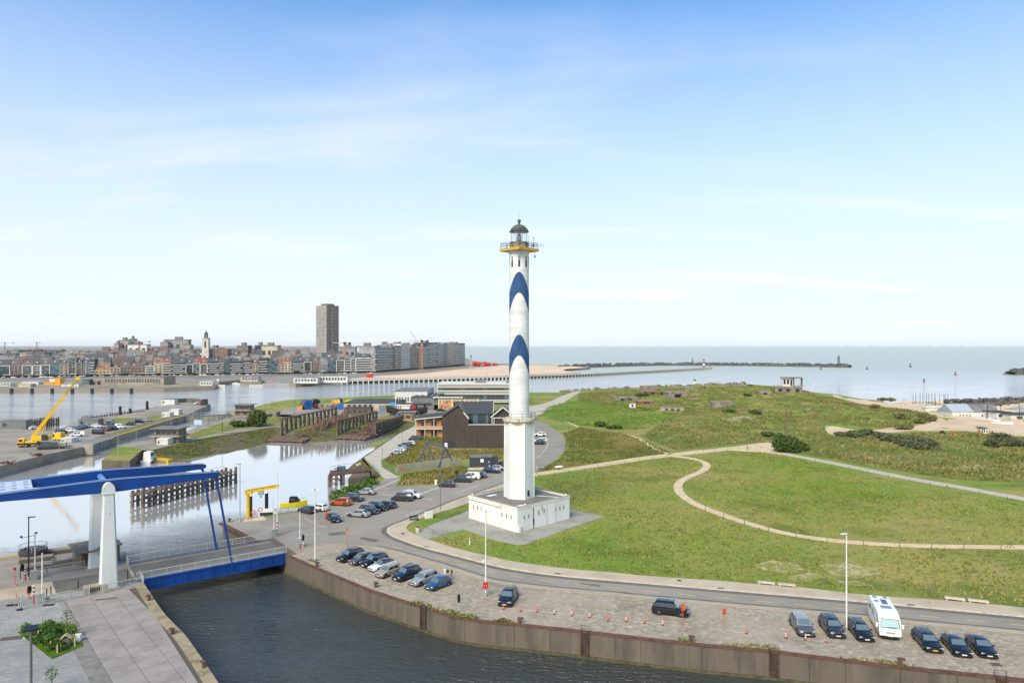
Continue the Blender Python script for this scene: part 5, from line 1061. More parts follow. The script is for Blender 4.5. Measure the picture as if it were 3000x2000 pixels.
# RAILINGS AND PLAZA PIECES
Mrl=M('railing_grey',rgb(196,198,196),.5,metal=.2)
railing('railing',[P(126,1768),P(208,1753),P(262,1742)],Mrl,'grey railing with vertical bars along the plaza below the roadway')
railing('railing',[P(300,1736),P(380,1718),P(421,1711),P(409,1690)],Mrl,'grey railing beside the foot of the near bridge post')
railing('railing',[P(106,1688),P(180,1673),P(248,1662)],Mrl,'grey railing in front of the slanted pavilion')
railing('railing',[P(345,1640),P(366,1634),P(376,1655)],Mrl,'short grey railing corner at the left end of the bridge')
railing('railing',[P(757,1583),P(800,1572)],Mrl,'short white railing at the far right end of the bridge',infill=False)
def pavilion():
 o=empty('pavilion',P(262,1662),0,'small grey pavilion with tilted plank roof behind the bridge posts','pavilion');M1=M('plank_roof',rgb(124,118,108),.85,[(rgb(96,90,82),2.0,.42,.62,4,(.3,3,3)),(rgb(146,140,128),1,.55,.7,4,None,.6)]);M2=M('timber_screen',rgb(134,92,60),.8,[(rgb(108,72,46),3,.45,.6,3,(4,4,.3))])
 Y=107.
 m=MB();a,b,c,d=PD(199,1592,108),PD(262,1582,106),PD(358,1590,106),PD(330,1568,110);e=PD(222,1618,103.5);f=PD(300,1608,103)
 top=[a,b,d,c,f,e];m.v=[tuple(v)for v in top]+[tuple(v-Vector((0,0,.28)))for v in top];n=6;m.f=[tuple(range(n))[::-1],tuple(range(n,2*n))]+[(i,(i+1)%n,n+(i+1)%n,n+i)for i in range(n)];m.build('roof',M1,o,world=True)
 p0=P(225,1662)
 for k in range(9):
  t=k/8;q=P(214+t*46,1655+t*2);m=MB();m.box((q.x,q.y,1.5),(.16,.12,3.0),BANG);m.build('timber_slat',M2 if k>4 else M_beige,o,world=True)
 m=MB();q=P(240,1648);m.box((q.x,q.y+.6,1.4),(2.6,.2,2.8),BANG);m.build('back_wall',M_dark,o,world=True)
 q=P(346,1640);m=MB();m.box((q.x,q.y,1.5),(.4,.6,3.2),BANG);m.build('column',M1,o,world=True)
 q=P(200,1650);o2=empty('ground_hatch',q,BANG,'raised concrete hatch with pale arched lid in front of the pavilion','hatch');m=MB();m.box((0,0,.45),(4.2,2.6,.9));m.build('kerb_box',M1,o2);m=MB();m.box((.2,.1,1.0),(3.4,1.9,.14),0,Matrix.Rotation(.1,3,'X'));m.build('lid',M_conc2,o2)
 for i,(x,y,l,lb)in enumerate([(180,1618,4.6,'farthest back by the water'),(107,1642,4.4,'just behind the black lamp post'),(116,1664,4.8,'nearest the grey railing')]):
  q=P(x,y);o3=empty('block_bench',q,BANG*.75,'long dark block bench with timber top, '+lb,'bench','block benches on the left plaza');m=MB();m.box((0,0,.3),(l,1.5,.6));m.build('block',M('bench_dark',rgb(92,88,84),.85),o3);m=MB();m.box((0,0,.64),(l,1.5,.08));m.build('timber_top',M('bench_top',rgb(150,138,122),.85,[(rgb(126,114,100),3,.45,.65,3)]),o3)
 q=P(97,1633);o4=empty('play_pod',q,0,'dark round net play pod with hoop rail near the yellow quay edge','play pod');m=MB();m.lathe([(.9,0),(1.75,.4),(2.0,1.0),(1.95,1.45)],18);m.build('bowl',M('pod_dark',rgb(64,66,68),.7),o4,40);m=MB()
 for k in range(18):t0,t1=2*math.pi*k/18,2*math.pi*(k+1)/18;m.bar((1.95*math.cos(t0),1.95*math.sin(t0),2.1),(1.95*math.cos(t1),1.95*math.sin(t1),2.1),.07)
 rl=m.build('hoop_rail',M_steel,o4)
 for k in range(6):t=k*math.pi/3;link('post',POST_ME,M_steel,rl,(1.95*math.cos(t),1.95*math.sin(t),1.1))
pavilion()
ye=cat(wl((-150,1654),(0,1632),(200,1601),(300,1586)),2);struct('quay_edge',strip_mb(ye,offset(ye,-.5),.12,.35),M_yelp)
q=P(277,1733);o=empty('vent_box',q,BANG,'pale ventilation box with dark louvres at the foot of the bridge post','vent box');m=MB();m.box((0,0,.5),(2.6,1.2,1.0));m.build('casing',M_conc2,o);
for k in range(5):m=MB();m.box((-.5+k*.25,-.61,.5),(.14,.04,.6));m.build('louvre',M_black,o)
q=P(57,1787);o=empty('forked_stand',q,0,'forked grey information stand on the plaza','stand');
for s in(-1,1):m=MB();m.bar((s*.05,0,.2),(s*.35,.1,2.0),.1);m.build('prong',M_steel,o)
m=MB();m.box((0,0,.12),(.5,.4,.25));m.build('foot',M_dark,o)
q=P(75,1783);o=empty('glass_panel',q,BANG*.5,'thin framed glass panel standing on the plaza','panel');m=MB();m.bar((-1.2,0,0),(-1.2,0,1.5),.05);m.bar((1.2,0,0),(1.2,0,1.5),.05);m.bar((-1.2,0,1.5),(1.2,0,1.5),.05);m.bar((-1.2,0,.1),(1.2,0,.1),.05);m.build('frame',M_steel,o)
for i,(x,y,h)in enumerate([(61,1695,.9),(137,1679,.9),(137,1748,1.2),(149,1739,1.1),(229,1728,1.5),(374,1697,1.4)]):m=MB();m.cyl((0,0,0),(0,0,h),.07,n=8);o=m.build('bollard',M_dark,loc=P(x,y));tag(o,'slim dark bollard on the bridge approach, %s from left'%ORD[i],'bollard','slim dark bollards');o.location.z=.0
for i,(x,y)in enumerate([(128,1754),(37,1772),(142,1772),(230,1726)]):m=MB();m.box((0,0,.05),(1.3,.45,.1));o=m.build('rubber_foot',M_black,loc=P(x,y),rot=(0,0,.2));tag(o,'black rubber sign foot lying on the paving, %s from the front'%ORD[i],'rubber foot','rubber sign feet')
o=empty('access_cover',P(312,1754),0,'long dark drain grate set in the plaza slabs','drain grate');m=MB();m.box((0,0,.05),(2.4,.35,.04),.35);m.build('grate',Mdr,o)
o=empty('access_cover',P(34,1868),0,'iron access cover in the grey pavers beside the planted bed','access cover');m=MB();m.box((0,0,.015),(2.2,.9,.04),.25);m.build('lid',Mdr,o);m=MB();m.box((1.5,.25,.015),(.5,.4,.05),.25);m.build('pale_plate',M_white,o)
def jib():
 b=P(727,1519);o=empty('jib_crane',b,R(8),'yellow pillar jib crane on the basin quay','crane');h=ZY(1440,b.y);m=MB();m.cyl((0,0,.3),(0,0,h-.4),.33,n=16);m.build('pillar',M_yelp,o,40);m=MB();m.cyl((0,0,-.02),(0,0,.35),.7,n=16);m.build('foot',M_conc2,o)
 m=MB();m.box((.1,0,h-.1),(1.3,.8,.7));m.build('slewing_head',M_yelp,o)
 a,c=Vector((-.3,0,h+.1)),Vector((5.6,1.2,h+.75));m=MB();m.bar(a,c,.16,.55);m.bar(a+Vector((0,0,.3)),c+Vector((0,0,.3)),.4,.06);m.bar(a-Vector((0,0,.3)),c-Vector((0,0,.3)),.4,.06);m.build('boom',M_yelp,o)
 p=a.lerp(c,.44);m=MB();m.box(p-Vector((0,0,.75)),(1.0,.5,.8));m.build('hoist',M('hoist_grey',rgb(150,154,160),.5),o);m=MB();m.cyl(p-Vector((0,0,1.1)),p-Vector((0,0,1.75)),.1,n=6);m.build('hook',M_black,o);m=MB();m.box((-.45,0,h),(.25,.5,.5));m.build('motor',M_dark,o)
 sheet('crane_pad',wl((712,1528),(780,1522),(772,1512),(720,1516)),.09,M_path,.1)
jib()
# PEOPLE (small figures, one continuous body each)
M_skin=M('skin',rgb(198,150,126),.6);M_hair=M('hair',rgb(64,50,40),.7)
def person(loc,face,label,top,legs,h=1.74,walk=.0,short=False,bare=False,group=None,arms=.12):
 k=h/1.74;J={'pel':(0,0,.93),'wai':(.01,0,1.08),'che':(.02,0,1.32),'neck':(.01,0,1.47),'hd':(.03,0,1.56),'top':(.03,0,1.70)}
 E=[('pel','wai'),('wai','che'),('che','neck'),('neck','hd'),('hd','top')];Rr={'pel':.15,'wai':.13,'che':.155,'neck':.055,'hd':.09,'top':.075}
 for s,n in((1,'l'),(-1,'r')):
  st=walk*s
  J.update({n+'hip':(0,s*.1,.88),n+'kn':(.04+st*.5,s*.11,.49),n+'an':(st,s*.11,.09),n+'to':(st+.16,s*.13,.04),n+'sh':(.01,s*.18,1.40),n+'el':(-st*.4,s*(.22+arms*.5),1.12),n+'wr':(.08-st*.7,s*(.22+arms*.6),.88),n+'ha':(.11-st*.75,s*(.22+arms*.55),.79)})
  E+=[('pel',n+'hip'),(n+'hip',n+'kn'),(n+'kn',n+'an'),(n+'an',n+'to'),('che',n+'sh'),(n+'sh',n+'el'),(n+'el',n+'wr'),(n+'wr',n+'ha')]
  Rr.update({n+'hip':.105,n+'kn':.065,n+'an':.045,n+'to':.04,n+'sh':.068,n+'el':.048,n+'wr':.035,n+'ha':.042})
 ks=list(J);me=bpy.data.meshes.new('person');me.from_pydata([tuple(c*k for c in J[a])for a in ks],[(ks.index(a),ks.index(b))for a,b in E],[])
 ob=bpy.data.objects.new('person',me);COL.objects.link(ob);md=ob.modifiers.new('s','SKIN');ob.modifiers.new('u','SUBSURF').levels=1
 sv=me.skin_vertices[0].data
 for i,a in enumerate(ks):sv[i].radius=(Rr[a]*k,)*2;sv[i].use_root=(a=='pel')
 ev=ob.evaluated_get(bpy.context.evaluated_depsgraph_get());m2=bpy.data.meshes.new_from_object(ev);ob.modifiers.clear();ob.data=m2;bpy.data.meshes.remove(me)
 m2 .materials.clear()
 for mt in(M_skin,top,legs,M_hair,M_black):m2 .materials.append(mt)
 for p in m2 .polygons:
  c=p.center/k;a=abs(c.y);p.use_smooth=True
  if c.z>1.62 or(c.z>1.52 and c.x<0.0):i=3
  elif c.z>1.46:i=0
  elif c.z<.10:i=4
  elif a>.2 and c.z<(1.2 if short else .9):i=0
  elif c.z>.96 or a>.205:i=1
  elif bare and c.z<.52:i=0
  else:i=2
  p.material_index=i
 ob.location=loc;ob.rotation_euler=(0,0,face);return tag(ob,label,'person',group)
Mwc=M('white_cloth',rgb(220,218,214),.9);Mnc=M('navy_cloth',rgb(40,44,62),.9);Mkc=M('black_cloth',rgb(30,30,33),.9);Mtc=M('tan_cloth',rgb(182,150,128),.9);Mhv=M('hi_vis_cloth',rgb(212,224,64),.8);Mbc=M('blue_cloth',rgb(62,84,128),.9)
gp='three people standing behind the blue car'
person(P(1303,1690),R(-120),'small person in white top standing behind the blue hatchback',Mwc,Mwc,1.5,group=gp,short=True)
person(P(1312,1697),R(-140),'person in navy top and bare legs beside the blue hatchback',Mnc,Mtc,1.76,short=True,bare=True,group=gp)
person(P(1323,1699),R(160),'person in black top and shorts at the right of the trio by the blue hatchback',Mkc,Mtc,1.74,short=True,bare=True,group=gp,walk=.1)
for x,y,f,lb,a,b,wk in[(1637,1377,190,'person in black wetsuit walking on the sandy path carrying a white surfboard',Mkc,Mkc,.25),(1054,1371,60,'person in yellow vest standing at the lane bridge railing',Mhv,Mbc,0),(1047,1374,90,'person in pale top by the bank above the lane bridge',Mwc,Mbc,0),(194,1305,0,'worker in yellow vest beside the trailer on the crane quay',Mhv,Mkc,0),(2747,1208,0,'person in dark clothes walking by the beach club wall',Mkc,Mkc,.2),(2752,1208,0,'person in blue clothes walking by the beach club wall',Mbc,Mkc,.2),(2907,1278,0,'person in dark clothes on the beach near the white hut',Mkc,Mkc,.1),(2648,1171+4,0,'distant person at the shoreline right of the dunes',Mkc,Mkc,0),(2418,1273,0,'person in dark clothes at the edge of the sand path',Mkc,Mbc,0),(2190,1319,180,'person sitting low by the wooden rail at the path junction',Mbc,Mkc,0)]:
 person(P(x,y)+Vector((0,0,max(0,hgt(*P(x,y)[:2])+.03))),R(f),lb,a,b,1.75,wk)
sb=P(1637,1377);m=MB();m.sph((0,0,0),1.0,14,8,(1.25,.06,.28));o=m.build('surfboard',M_white,loc=sb+Vector((0,-.38,1.05)),rot=(0,R(-6),0),smooth=True);tag(o,'white surfboard carried under the arm of the walker on the path','surfboard')
# BUILDINGS OF THE YARD
M_win=M('window_glass',rgb(62,70,76),.12,spec=.8,coat=.4);M_winb=M('blue_glass',rgb(78,112,124),.1,spec=.8,coat=.4)
M_beigew=M('beige_wall',rgb(196,182,164),.85,[(rgb(174,160,142),.4,.45,.65,5),(rgb(150,136,120),1,.62,.74,6,(1,1,.2),.5)])
M_roofd=M('dark_roof',rgb(74,75,78),.8,[(rgb(60,61,64),.5,.45,.65,5),(rgb(96,96,98),1,.58,.72,5,None,.5)])
M_roofg=M('grey_roof',rgb(128,128,126),.8,[(rgb(106,106,104),.4,.45,.65,5)])
M_metal=M('grey_cladding',rgb(122,125,128),.55,[(rgb(108,111,114),.6,.45,.65,3,(3,3,.2))],metal=.2)
M_whiteb=M('white_render',rgb(214,214,210),.8,[(rgb(192,192,187),.4,.46,.66,5,(1,1,.3)),(rgb(168,165,156),1,.64,.75,6,(1.5,1.5,.2),.4)])
M_bunker=M('bunker_concrete',rgb(146,136,122),.95,[(rgb(112,104,92),.5,.42,.62,6),(rgb(172,164,150),1.2,.55,.7,5,None,.6),(rgb(104,104,70),.3,.6,.72,5,None,.6)],bump=(2,.5,.1))
M_brick=M('red_brick',rgb(142,92,72),.9,[(rgb(118,74,58),1.0,.42,.62,5),(rgb(164,116,94),2.5,.55,.7,4,None,.6)])
def bldg(name,label,x0,x1,yb,ytop,dep,wm,rm,wins=(),cat_='building',roof='flat',z=0.,rz=0.,over=.25,wmt=None,group=None,Y=None):
 Y0=Y or FPX*(CAM_H-z)/(yb-HY);X0,X1=(x0-CX)/FPX*Y0,(x1-CX)/FPX*Y0;h=ZY(ytop,Y0)-z;W=X1-X0
 o=empty(name,((X0+X1)/2,Y0,z),rz,label,cat_,group);m=MB();m.b2(-W/2,W/2,0,dep,-.3,h);wl_=m.build('wall',wm,o)
 m=MB()
 if roof=='flat':m.b2(-W/2-over,W/2+over,-over,dep+over,h,h+.28)
 elif roof=='gable':
  rh=W*.35;m.add([(-W/2-over,-over,h),(W/2+over,-over,h),(0,-over,h+rh),(-W/2-over,dep+over,h),(W/2+over,dep+over,h),(0,dep+over,h+rh)],[(0,1,2),(3,5,4),(0,2,5,3),(1,4,5,2),(0,3,4,1)])
 elif roof=='ridge':
  rh=dep*.32;m.add([(-W/2-over,-over,h),(W/2+over,-over,h),(W/2+over,dep+over,h),(-W/2-over,dep+over,h),(-W/2-over,dep/2,h+rh),(W/2+over,dep/2,h+rh)],[(0,1,5,4),(2,3,4,5),(0,4,3),(1,2,5),(0,3,2,1)])
 m.build('roof',rm,o)
 for wv in wins:
  a,b,c,d=wv[:4];mt=wv[4]if len(wv)>4 else(wmt or M_win);nm=wv[5]if len(wv)>5 else 'window';m=MB();m.b2(-W/2+a*W,-W/2+b*W,-.06,.05,c*h,d*h);m.build(nm,mt,wl_)
 return o,W,h,Y0
def row(n,a,b,c,d,gap=.35,mt=None):s=(b-a)/n;return[(a+i*s+s*gap/2,a+(i+1)*s-s*gap/2,c,d)+((mt,)if mt else())for i in range(n)]
# slipways
def slipway(front,d,W,L,label,cols,broken):
 ang_=math.atan2(d[1],d[0])-math.pi/2;o=empty('slipway',(front[0],front[1],0),ang_,label,'slipway');rnd=random.Random(len(label))
 zf=lambda y:-2.35+3.0*max(0,y)/L
 m=MB();m.add([(-W/2,-1,-2.8),(W/2,-1,-2.8),(W/2,L,.4),(-W/2,L,.4),(-W/2,-1,-3.3),(W/2,-1,-3.3),(W/2,L,-.6),(-W/2,L,-.6)],[(0,1,2,3),(4,7,6,5),(0,4,5,1),(1,5,6,2),(2,6,7,3),(3,7,4,0)]);m.build('cradle_floor',M_wood,o)
 pm=MB();pm.b2(-W/2,W/2,-.42,.42,0,.25);pme=pm.mesh('plank');k=0;y=-.4
 while y<L:
  link('plank',pme,M_woodr if rnd.random()<.55 else M_wood,o,(rnd.uniform(-.25,.25),y,zf(y)-.06+rnd.uniform(0,.1)),(math.atan(3/L),0,rnd.uniform(-.012,.012)),(rnd.uniform(.94,1.0),1,1));y+=1.02
 cm=MB();cm.box((0,0,.5),(.62,.62,1));cme=cm.mesh('column')
 for side,n,y0,y1,ztop in cols:
  x=side*(W/2-.5)
  for i in range(n):
   y=y0+(y1-y0)*i/(n-1)
   for dy in(0,.95):link('column',cme,M_wood,o,(x,y+dy,zf(y)-.3),(rnd.uniform(-.012,.012),rnd.uniform(-.012,.012),0),(1,.62,ztop-zf(y)+.1))
   if i%2==0 and i+1<n:m=MB();m.bar((x-.1,y,zf(y)+.3),(x-.1,y+(y1-y0)/(n-1),ztop-2.2),.3);m.build('brace',M_wood,o)
  m=MB();m.b2(x-.55,x-.25,y0-1,y1+1,ztop-.1,ztop+.25);m.build('top_beam',M_wood,o);m=MB();m.b2(x+.35,x+.65,y0-1,y1+1,ztop-.1,ztop+.25);m.build('top_beam',M_wood,o)
  m=MB()
  for yy in np.arange(y0-.5,y1,.8):m.b2(x-.6,x+.7,yy,yy+.35,ztop+.25,ztop+.33)
  tag(m.build('walkway_boards',M_wood,o),kind='stuff')
  m=MB();m.bar((x+.6,y0,ztop+1.1),(x+.6,y1,ztop+1.1),.06);m.build('walkway_rail',M_wood,o)
  for yy in np.arange(y0,y1,2.2):link('rail_post',STK,M_wood,o,(x+.6,yy,ztop+.2))
 m=MB()
 for _ in range(330 if broken else 170):
  y=rnd.uniform(L*.12,L*.95);x=rnd.uniform(-W*.05,W*.5)if broken else rnd.uniform(-W*.3,W*.45);l=rnd.uniform(1.5,5.5);t=rnd.uniform(0,6.28);e=rnd.uniform(-.1,.9)if broken and rnd.random()<.45 else rnd.uniform(-.1,.25)
  a=Vector((x,y,zf(y)+.35+rnd.uniform(0,.9)));m.bar(a,a+Vector((math.cos(t)*math.cos(e),math.sin(t)*math.cos(e),math.sin(e)))*l,rnd.uniform(.12,.3))
 if broken:
  for _ in range(46):y=rnd.uniform(L*.2,L*.8);x=W/2-rnd.uniform(0,4);a=Vector((x,y,zf(y)));m.bar(a,a+Vector((rnd.uniform(-3,.6),rnd.uniform(.5,3.5),rnd.uniform(3,6.2))),rnd.uniform(.2,.42))
 tag(m.build('fallen_timbers',M_woodr,o),kind='stuff')
 m=MB()
 for _ in range(34):
  y=rnd.uniform(L*.25,L);x=W/2-rnd.uniform(0,1.5);hh=rnd.uniform(1.2,4.6);a=Vector((x,y,zf(y)-.2));m.bar(a,a+Vector((rnd.uniform(-.8,.8),rnd.uniform(-.8,.8),hh)),rnd.uniform(.14,.3))
 tag(m.build('broken_props',M_wood,o),kind='stuff')
 return o
slipway((-86,259),(.2,.98),15,54,'left-hand derelict timber slipway with tall column row beside the basin',[(-1,14,9,56,4.9)],True)
slipway((-63.6,266),(.22,.975),14,40,'right-hand derelict timber slipway near the brick hut',[(-1,12,3,40,4.1),(1,13,10,38,2.6)],False)
# cable reels and yard goods
def reel(px,r,ln,ang_,mf,md,label):
 b=P(*px);o=empty('cable_reel',b,R(ang_),label,'cable reel','cable reels in the yard')
 def cy(x0,x1,rr,mt,nm,n=20):m=MB();m.cyl((x0,0,r),(x1,0,r),rr,n=n);return m.build(nm,mt,o,40)
 cy(-ln/2,ln/2,r*.86,md,'cable_drum');f=cy(ln/2,ln/2+.22,r,mf,'flange');cy(-ln/2-.22,-ln/2,r,mf,'flange');h=cy(ln/2+.2,ln/2+.28,r*.22,M_black,'hub')
 for k in range(12):t=k*math.pi/6;m=MB();m.bar((ln/2+.25,math.cos(t)*r*.25,r+math.sin(t)*r*.25),(ln/2+.25,math.cos(t)*r*.95,r+math.sin(t)*r*.95),.16,.1,up=(1,0,0));m.build('spoke',mf,f)
Mbr=M('reel_blue',rgb(28,92,164),.5);Mcab=M('cable_brown',rgb(112,100,84),.9,[(rgb(88,78,66),2,.45,.6,3,(6,.3,.3))],coord='obj');Mgr_=M('reel_grey',rgb(168,160,146),.8)
reel((898,1199),2.6,3.6,-50,Mbr,Mcab,'big bright blue cable reel at the left of the yard');reel((924,1194),2.4,3.0,-50,M_dark,Mcab,'dark brown cable reel just behind the blue one');reel((929,1197),1.35,1.6,-55,M_rust,M_rust,'small rust-red cable reel in front of the dark one');reel((943,1198),1.8,1.3,-50,Mgr_,Mcab,'grey cable reel left of the pale one');reel((958,1199),1.7,1.1,-48,M('reel_pale',rgb(196,184,160),.8),Mcab,'pale wooden cable reel with open spokes');reel((974,1197),1.6,1.8,-60,M_conc2,M_white,'whitish wrapped reel right of the pale one');reel((984,1193),2.2,3.4,25,M('reel_orange',rgb(222,166,58),.6),M('reel_orange',rgb(222,166,58),.6),'large orange-yellow drum in the yard');reel((998,1190),2.3,.8,25,M('reel_navy',rgb(52,62,92),.6),M_dark,'dark blue reel behind the orange drum')
b=P(879,1200);o=empty('orange_skip',b,0,'orange tipped skip left of the blue reel','skip');m=MB();m.add([(-1.6,-.9,0),(1.2,-.9,0),(1.6,-.9,2.6),(.6,-.9,2.2),(-1.6,.9,0),(1.2,.9,0),(1.6,.9,2.6),(.6,.9,2.2)],[(0,1,2,3),(7,6,5,4),(0,4,5,1),(1,5,6,2),(2,6,7,3),(3,7,4,0)]);m.build('tub',M('skip_orange',rgb(226,140,36),.6),o);m=MB();m.box((0,0,-.02),(2.6,1.6,.12));m.build('skid',M_dark,o)
b=P(1043,1180);o=empty('yellow_ring',b,0,'large yellow oval steel tank ring lying in the yard','tank ring');m=MB();n=28
for k in range(n):
 t0,t1=2*math.pi*k/n,2*math.pi*(k+1)/n;m.bar((5.8*math.cos(t0),3.6*math.sin(t0),.9),(5.8*math.cos(t1),3.6*math.sin(t1),.9),.3,1.8)
m.build('ring_wall',M('tank_yellow',rgb(222,212,40),.5),o);m=MB();m.prism([(5.6*math.cos(2*math.pi*k/n),3.4*math.sin(2*math.pi*k/n))for k in range(n)],.05,.2);m.build('floor',M_conc2,o)
b=P(1022,1189);o=empty('yellow_gantry',b,0,'yellow rectangular steel frame beside the oval tank','frame')
for p,q in(((-3.6,0,0),(-3.6,0,2.6)),((3.6,0,0),(3.6,0,2.6)),((-3.6,5,0),(-3.6,5,2.6)),((3.6,5,0),(3.6,5,2.6)),((-3.6,0,2.6),(3.6,0,2.6)),((-3.6,5,2.6),(3.6,5,2.6)),((-3.6,0,2.6),(-3.6,5,2.6)),((3.6,0,2.6),(3.6,5,2.6))):m=MB();m.bar(p,q,.35);m.build('beam',M('tank_yellow',rgb(222,212,40),.5),o)
Mcb=M('container_blue',rgb(38,96,170),.5)
def container(x0,x1,yb,ytop,dep,mt,label,cat_='container',rz=0,name='container',**k):
 o,W,h,Y0=bldg(name,label,x0,x1,yb,ytop,dep,mt,mt,cat_=cat_,over=.02,rz=rz,**k)
 for i in range(max(3,int(W/1.2))):m=MB();x=-W/2+(i+.5)*W/max(3,int(W/1.2));m.b2(x-.1,x+.1,-.06,.02,.1,h-.1);m.build('rib',mt,o)
 return o
container(988,1007,1200,1184,6,Mcb,'blue container at the right of the cable reels');container(1045,1058,1209,1198,3,Mcb,'small blue bins between the slipways','bin',name='blue_bin');container(1158,1167,1234,1215,3,M('container_pale_blue',rgb(92,128,168),.6),'blue tarpaulin panels at the end of the right slipway','screen',name='blue_screen')
bldg('long_shed','long low beige shed with dark flat roof behind the slipways',1007,1164,1208,1181,26,M_beigew,M_roofd,[(.66,.78,.05,.8,M('blue_grey_door',rgb(112,130,142),.6),'door'),(.86,.90,.25,.5)]+row(5,.05,.55,.55,.85))
bldg('timber_hut','low brown timber hut in front of the long shed',1008,1085,1214,1196,7,M_woodr,M_roofd,row(4,.1,.9,.35,.75),cat_='hut')
bldg('brick_hut','small tan brick hut with pale window frames near the slipway head',1168,1212,1232,1209,7,M('tan_brick',rgb(172,142,104),.9,[(rgb(148,120,86),1,.45,.6,5)]),M_roofg,[(.04,.40,.30,.72),(.46,.78,.30,.72),(.88,.98,.05,.7,M_rust,'door'),(.0,.82,.76,.84,M('pale_frame',rgb(214,202,150),.7),'lintel'),(.41,.45,.25,.78,M('pale_frame',rgb(214,202,150),.7),'mullion')],cat_='hut',over=.7)
bldg('white_block','white crenellated block with tall slot windows by the channel',1157,1252,1196,1146,30,M_whiteb,M_roofg,[(f,f+.035,.42,.66)for f in(.06,.135,.21,.32,.39,.49,.57)]+[(f,f+.05,.1,.3)for f in(.1,.3,.5)])
o=bldg('grey_hall','grey metal workshop hall with a dark window band and roof lights',1206,1285,1201,1164,30,M_metal,M_roofd,[(.1,.74,.36,.56),(.83,1.0,.0,.42,M_dark,'roller_door'),(.84,.99,.02,.40,M_conc2,'door')])
for k in range(5):m=MB();m.box((-o[1]*.4+k*o[1]*.2,12,o[2]+.5),(1.2,16,.5));m.build('roof_light',M_roofg,o[0])
bldg('dark_workshop','low dark workshop below the white block',1168,1240,1203,1186,10,M('dark_cladding',rgb(60,62,68),.6),M_roofd,row(4,.5,.98,.3,.7))
def banded():
 Y0=390.;x0,x1=1281,1520;X0,X1=(x0-CX)/FPX*Y0,(x1-CX)/FPX*Y0;W=X1-X0;o=empty('office_building',((X0+X1)/2,Y0,0),0,'long modern office building with stacked white horizontal bands behind the lighthouse','building');H=ZY(1123,Y0)
 m=MB();m.b2(-W/2+.4,W/2,.6,26,-.2,H-.4);core=m.build('core',M('dark_core',rgb(84,88,92),.6),o)
 Mb=M('white_fin',rgb(216,212,202),.7)
 for ya,yb in((1123.5,1126),(1128,1130.5),(1133,1135.5),(1143,1146),(1148.5,1151),(1153,1155.5),(1171,1173.5),(1175.5,1178)):za,zb=ZY(ya,Y0),ZY(yb,Y0);m=MB();m.b2(-W/2-.2,W/2,-.35,26.3,zb,za);m.build('white_band',Mb,o)
 m=MB();m.b2(-W/2,W/2,-.1,26,H-.4,H-.1);m.build('roof',M_roofd,o)
 for(ya,yb)in((1136.5,1142),(1157.5,1169)):
  za,zb=ZY(ya,Y0),ZY(yb,Y0)
  for k in range(18):x=-W/2+.9+k*(W-1.5)/18;m=MB();m.b2(x,x+(W-1.5)/18-.35,.48,.62,zb,za);m.build('window',M_win if k%5 else M_winb,core)
 m=MB();m.b2(-2,4,8,12,H-.1,H+1.6);m.build('plant_room',M_metal,o);m=MB();m.b2(16,18,6,10,H-.1,H+1.2);m.build('plant_room',M_metal,o)
 m=MB();m.bar((W*.1,9,H),(W*.1,9,H+6),.12);m.build('mast',M_dark,o)
banded()
def mural():
 o,W,h,Y0=bldg('mural_building','flat building with three orange and blue painted wall bays below the office bands',1284,1404,1203,1168,16,M('pale_yellow_wall',rgb(206,192,146),.8),M_roofd,over=.3)
 def mur(i):
  m=bpy.data.materials.new('mural_paint');m.use_nodes=True;t=m.node_tree;b=t.nodes['Principled BSDF'];tc_=t.nodes.new('ShaderNodeTexCoord');mp_=t.nodes.new('ShaderNodeMapping');mp_.inputs['Location'].default_value=(i*7.3,0,i*3.1);t.links.new(tc_.outputs['Object'],mp_.inputs[0]);n=t.nodes.new('ShaderNodeTexNoise');n.inputs['Scale'].default_value=.45;n.inputs['Detail'].default_value=3;n.inputs['Distortion'].default_value=2.2;t.links.new(mp_.outputs[0],n.inputs['Vector']);r=t.nodes.new('ShaderNodeValToRGB');r.color_ramp.interpolation='CONSTANT';e=r.color_ramp.elements;e[0].position=0;e[0].color=(*rgb(108,84,92),1);e[1].position=.42;e[1].color=(*rgb(222,158,78),1)
  for p_,c in((.50,(150,92,62)),(.56,(148,176,190)),(.62,(206,216,216)),(.68,(96,130,160))):q=e.new(p_);q.color=(*rgb(*c),1)
  t.links.new(n.outputs[0],r.inputs[0]);t.links.new(r.outputs[0],b.inputs['Base Color']);b.inputs['Roughness'].default_value=.8;return m
 for i,(a,b)in enumerate(((.03,.32),(.36,.64),(.68,.95))):m=MB();m.b2(-W/2+a*W,-W/2+b*W,-.05,.05,.2,h*.90);m.build('painted_bay',mur(i),o)
 for f in(.015,.34,.66,.975):m=MB();m.b2(-W/2+f*W-.3,-W/2+f*W+.3,-.25,.06,0,h);m.build('pilaster',M('pilaster_cream',rgb(212,204,150),.8),o)
 for k in range(9):m=MB();m.b2(-W/2-3+k*1.75,-W/2-3+k*1.75+1.5,2,5,h+.32,h+.75);m.build('roof_panel',M_white,o)
mural()
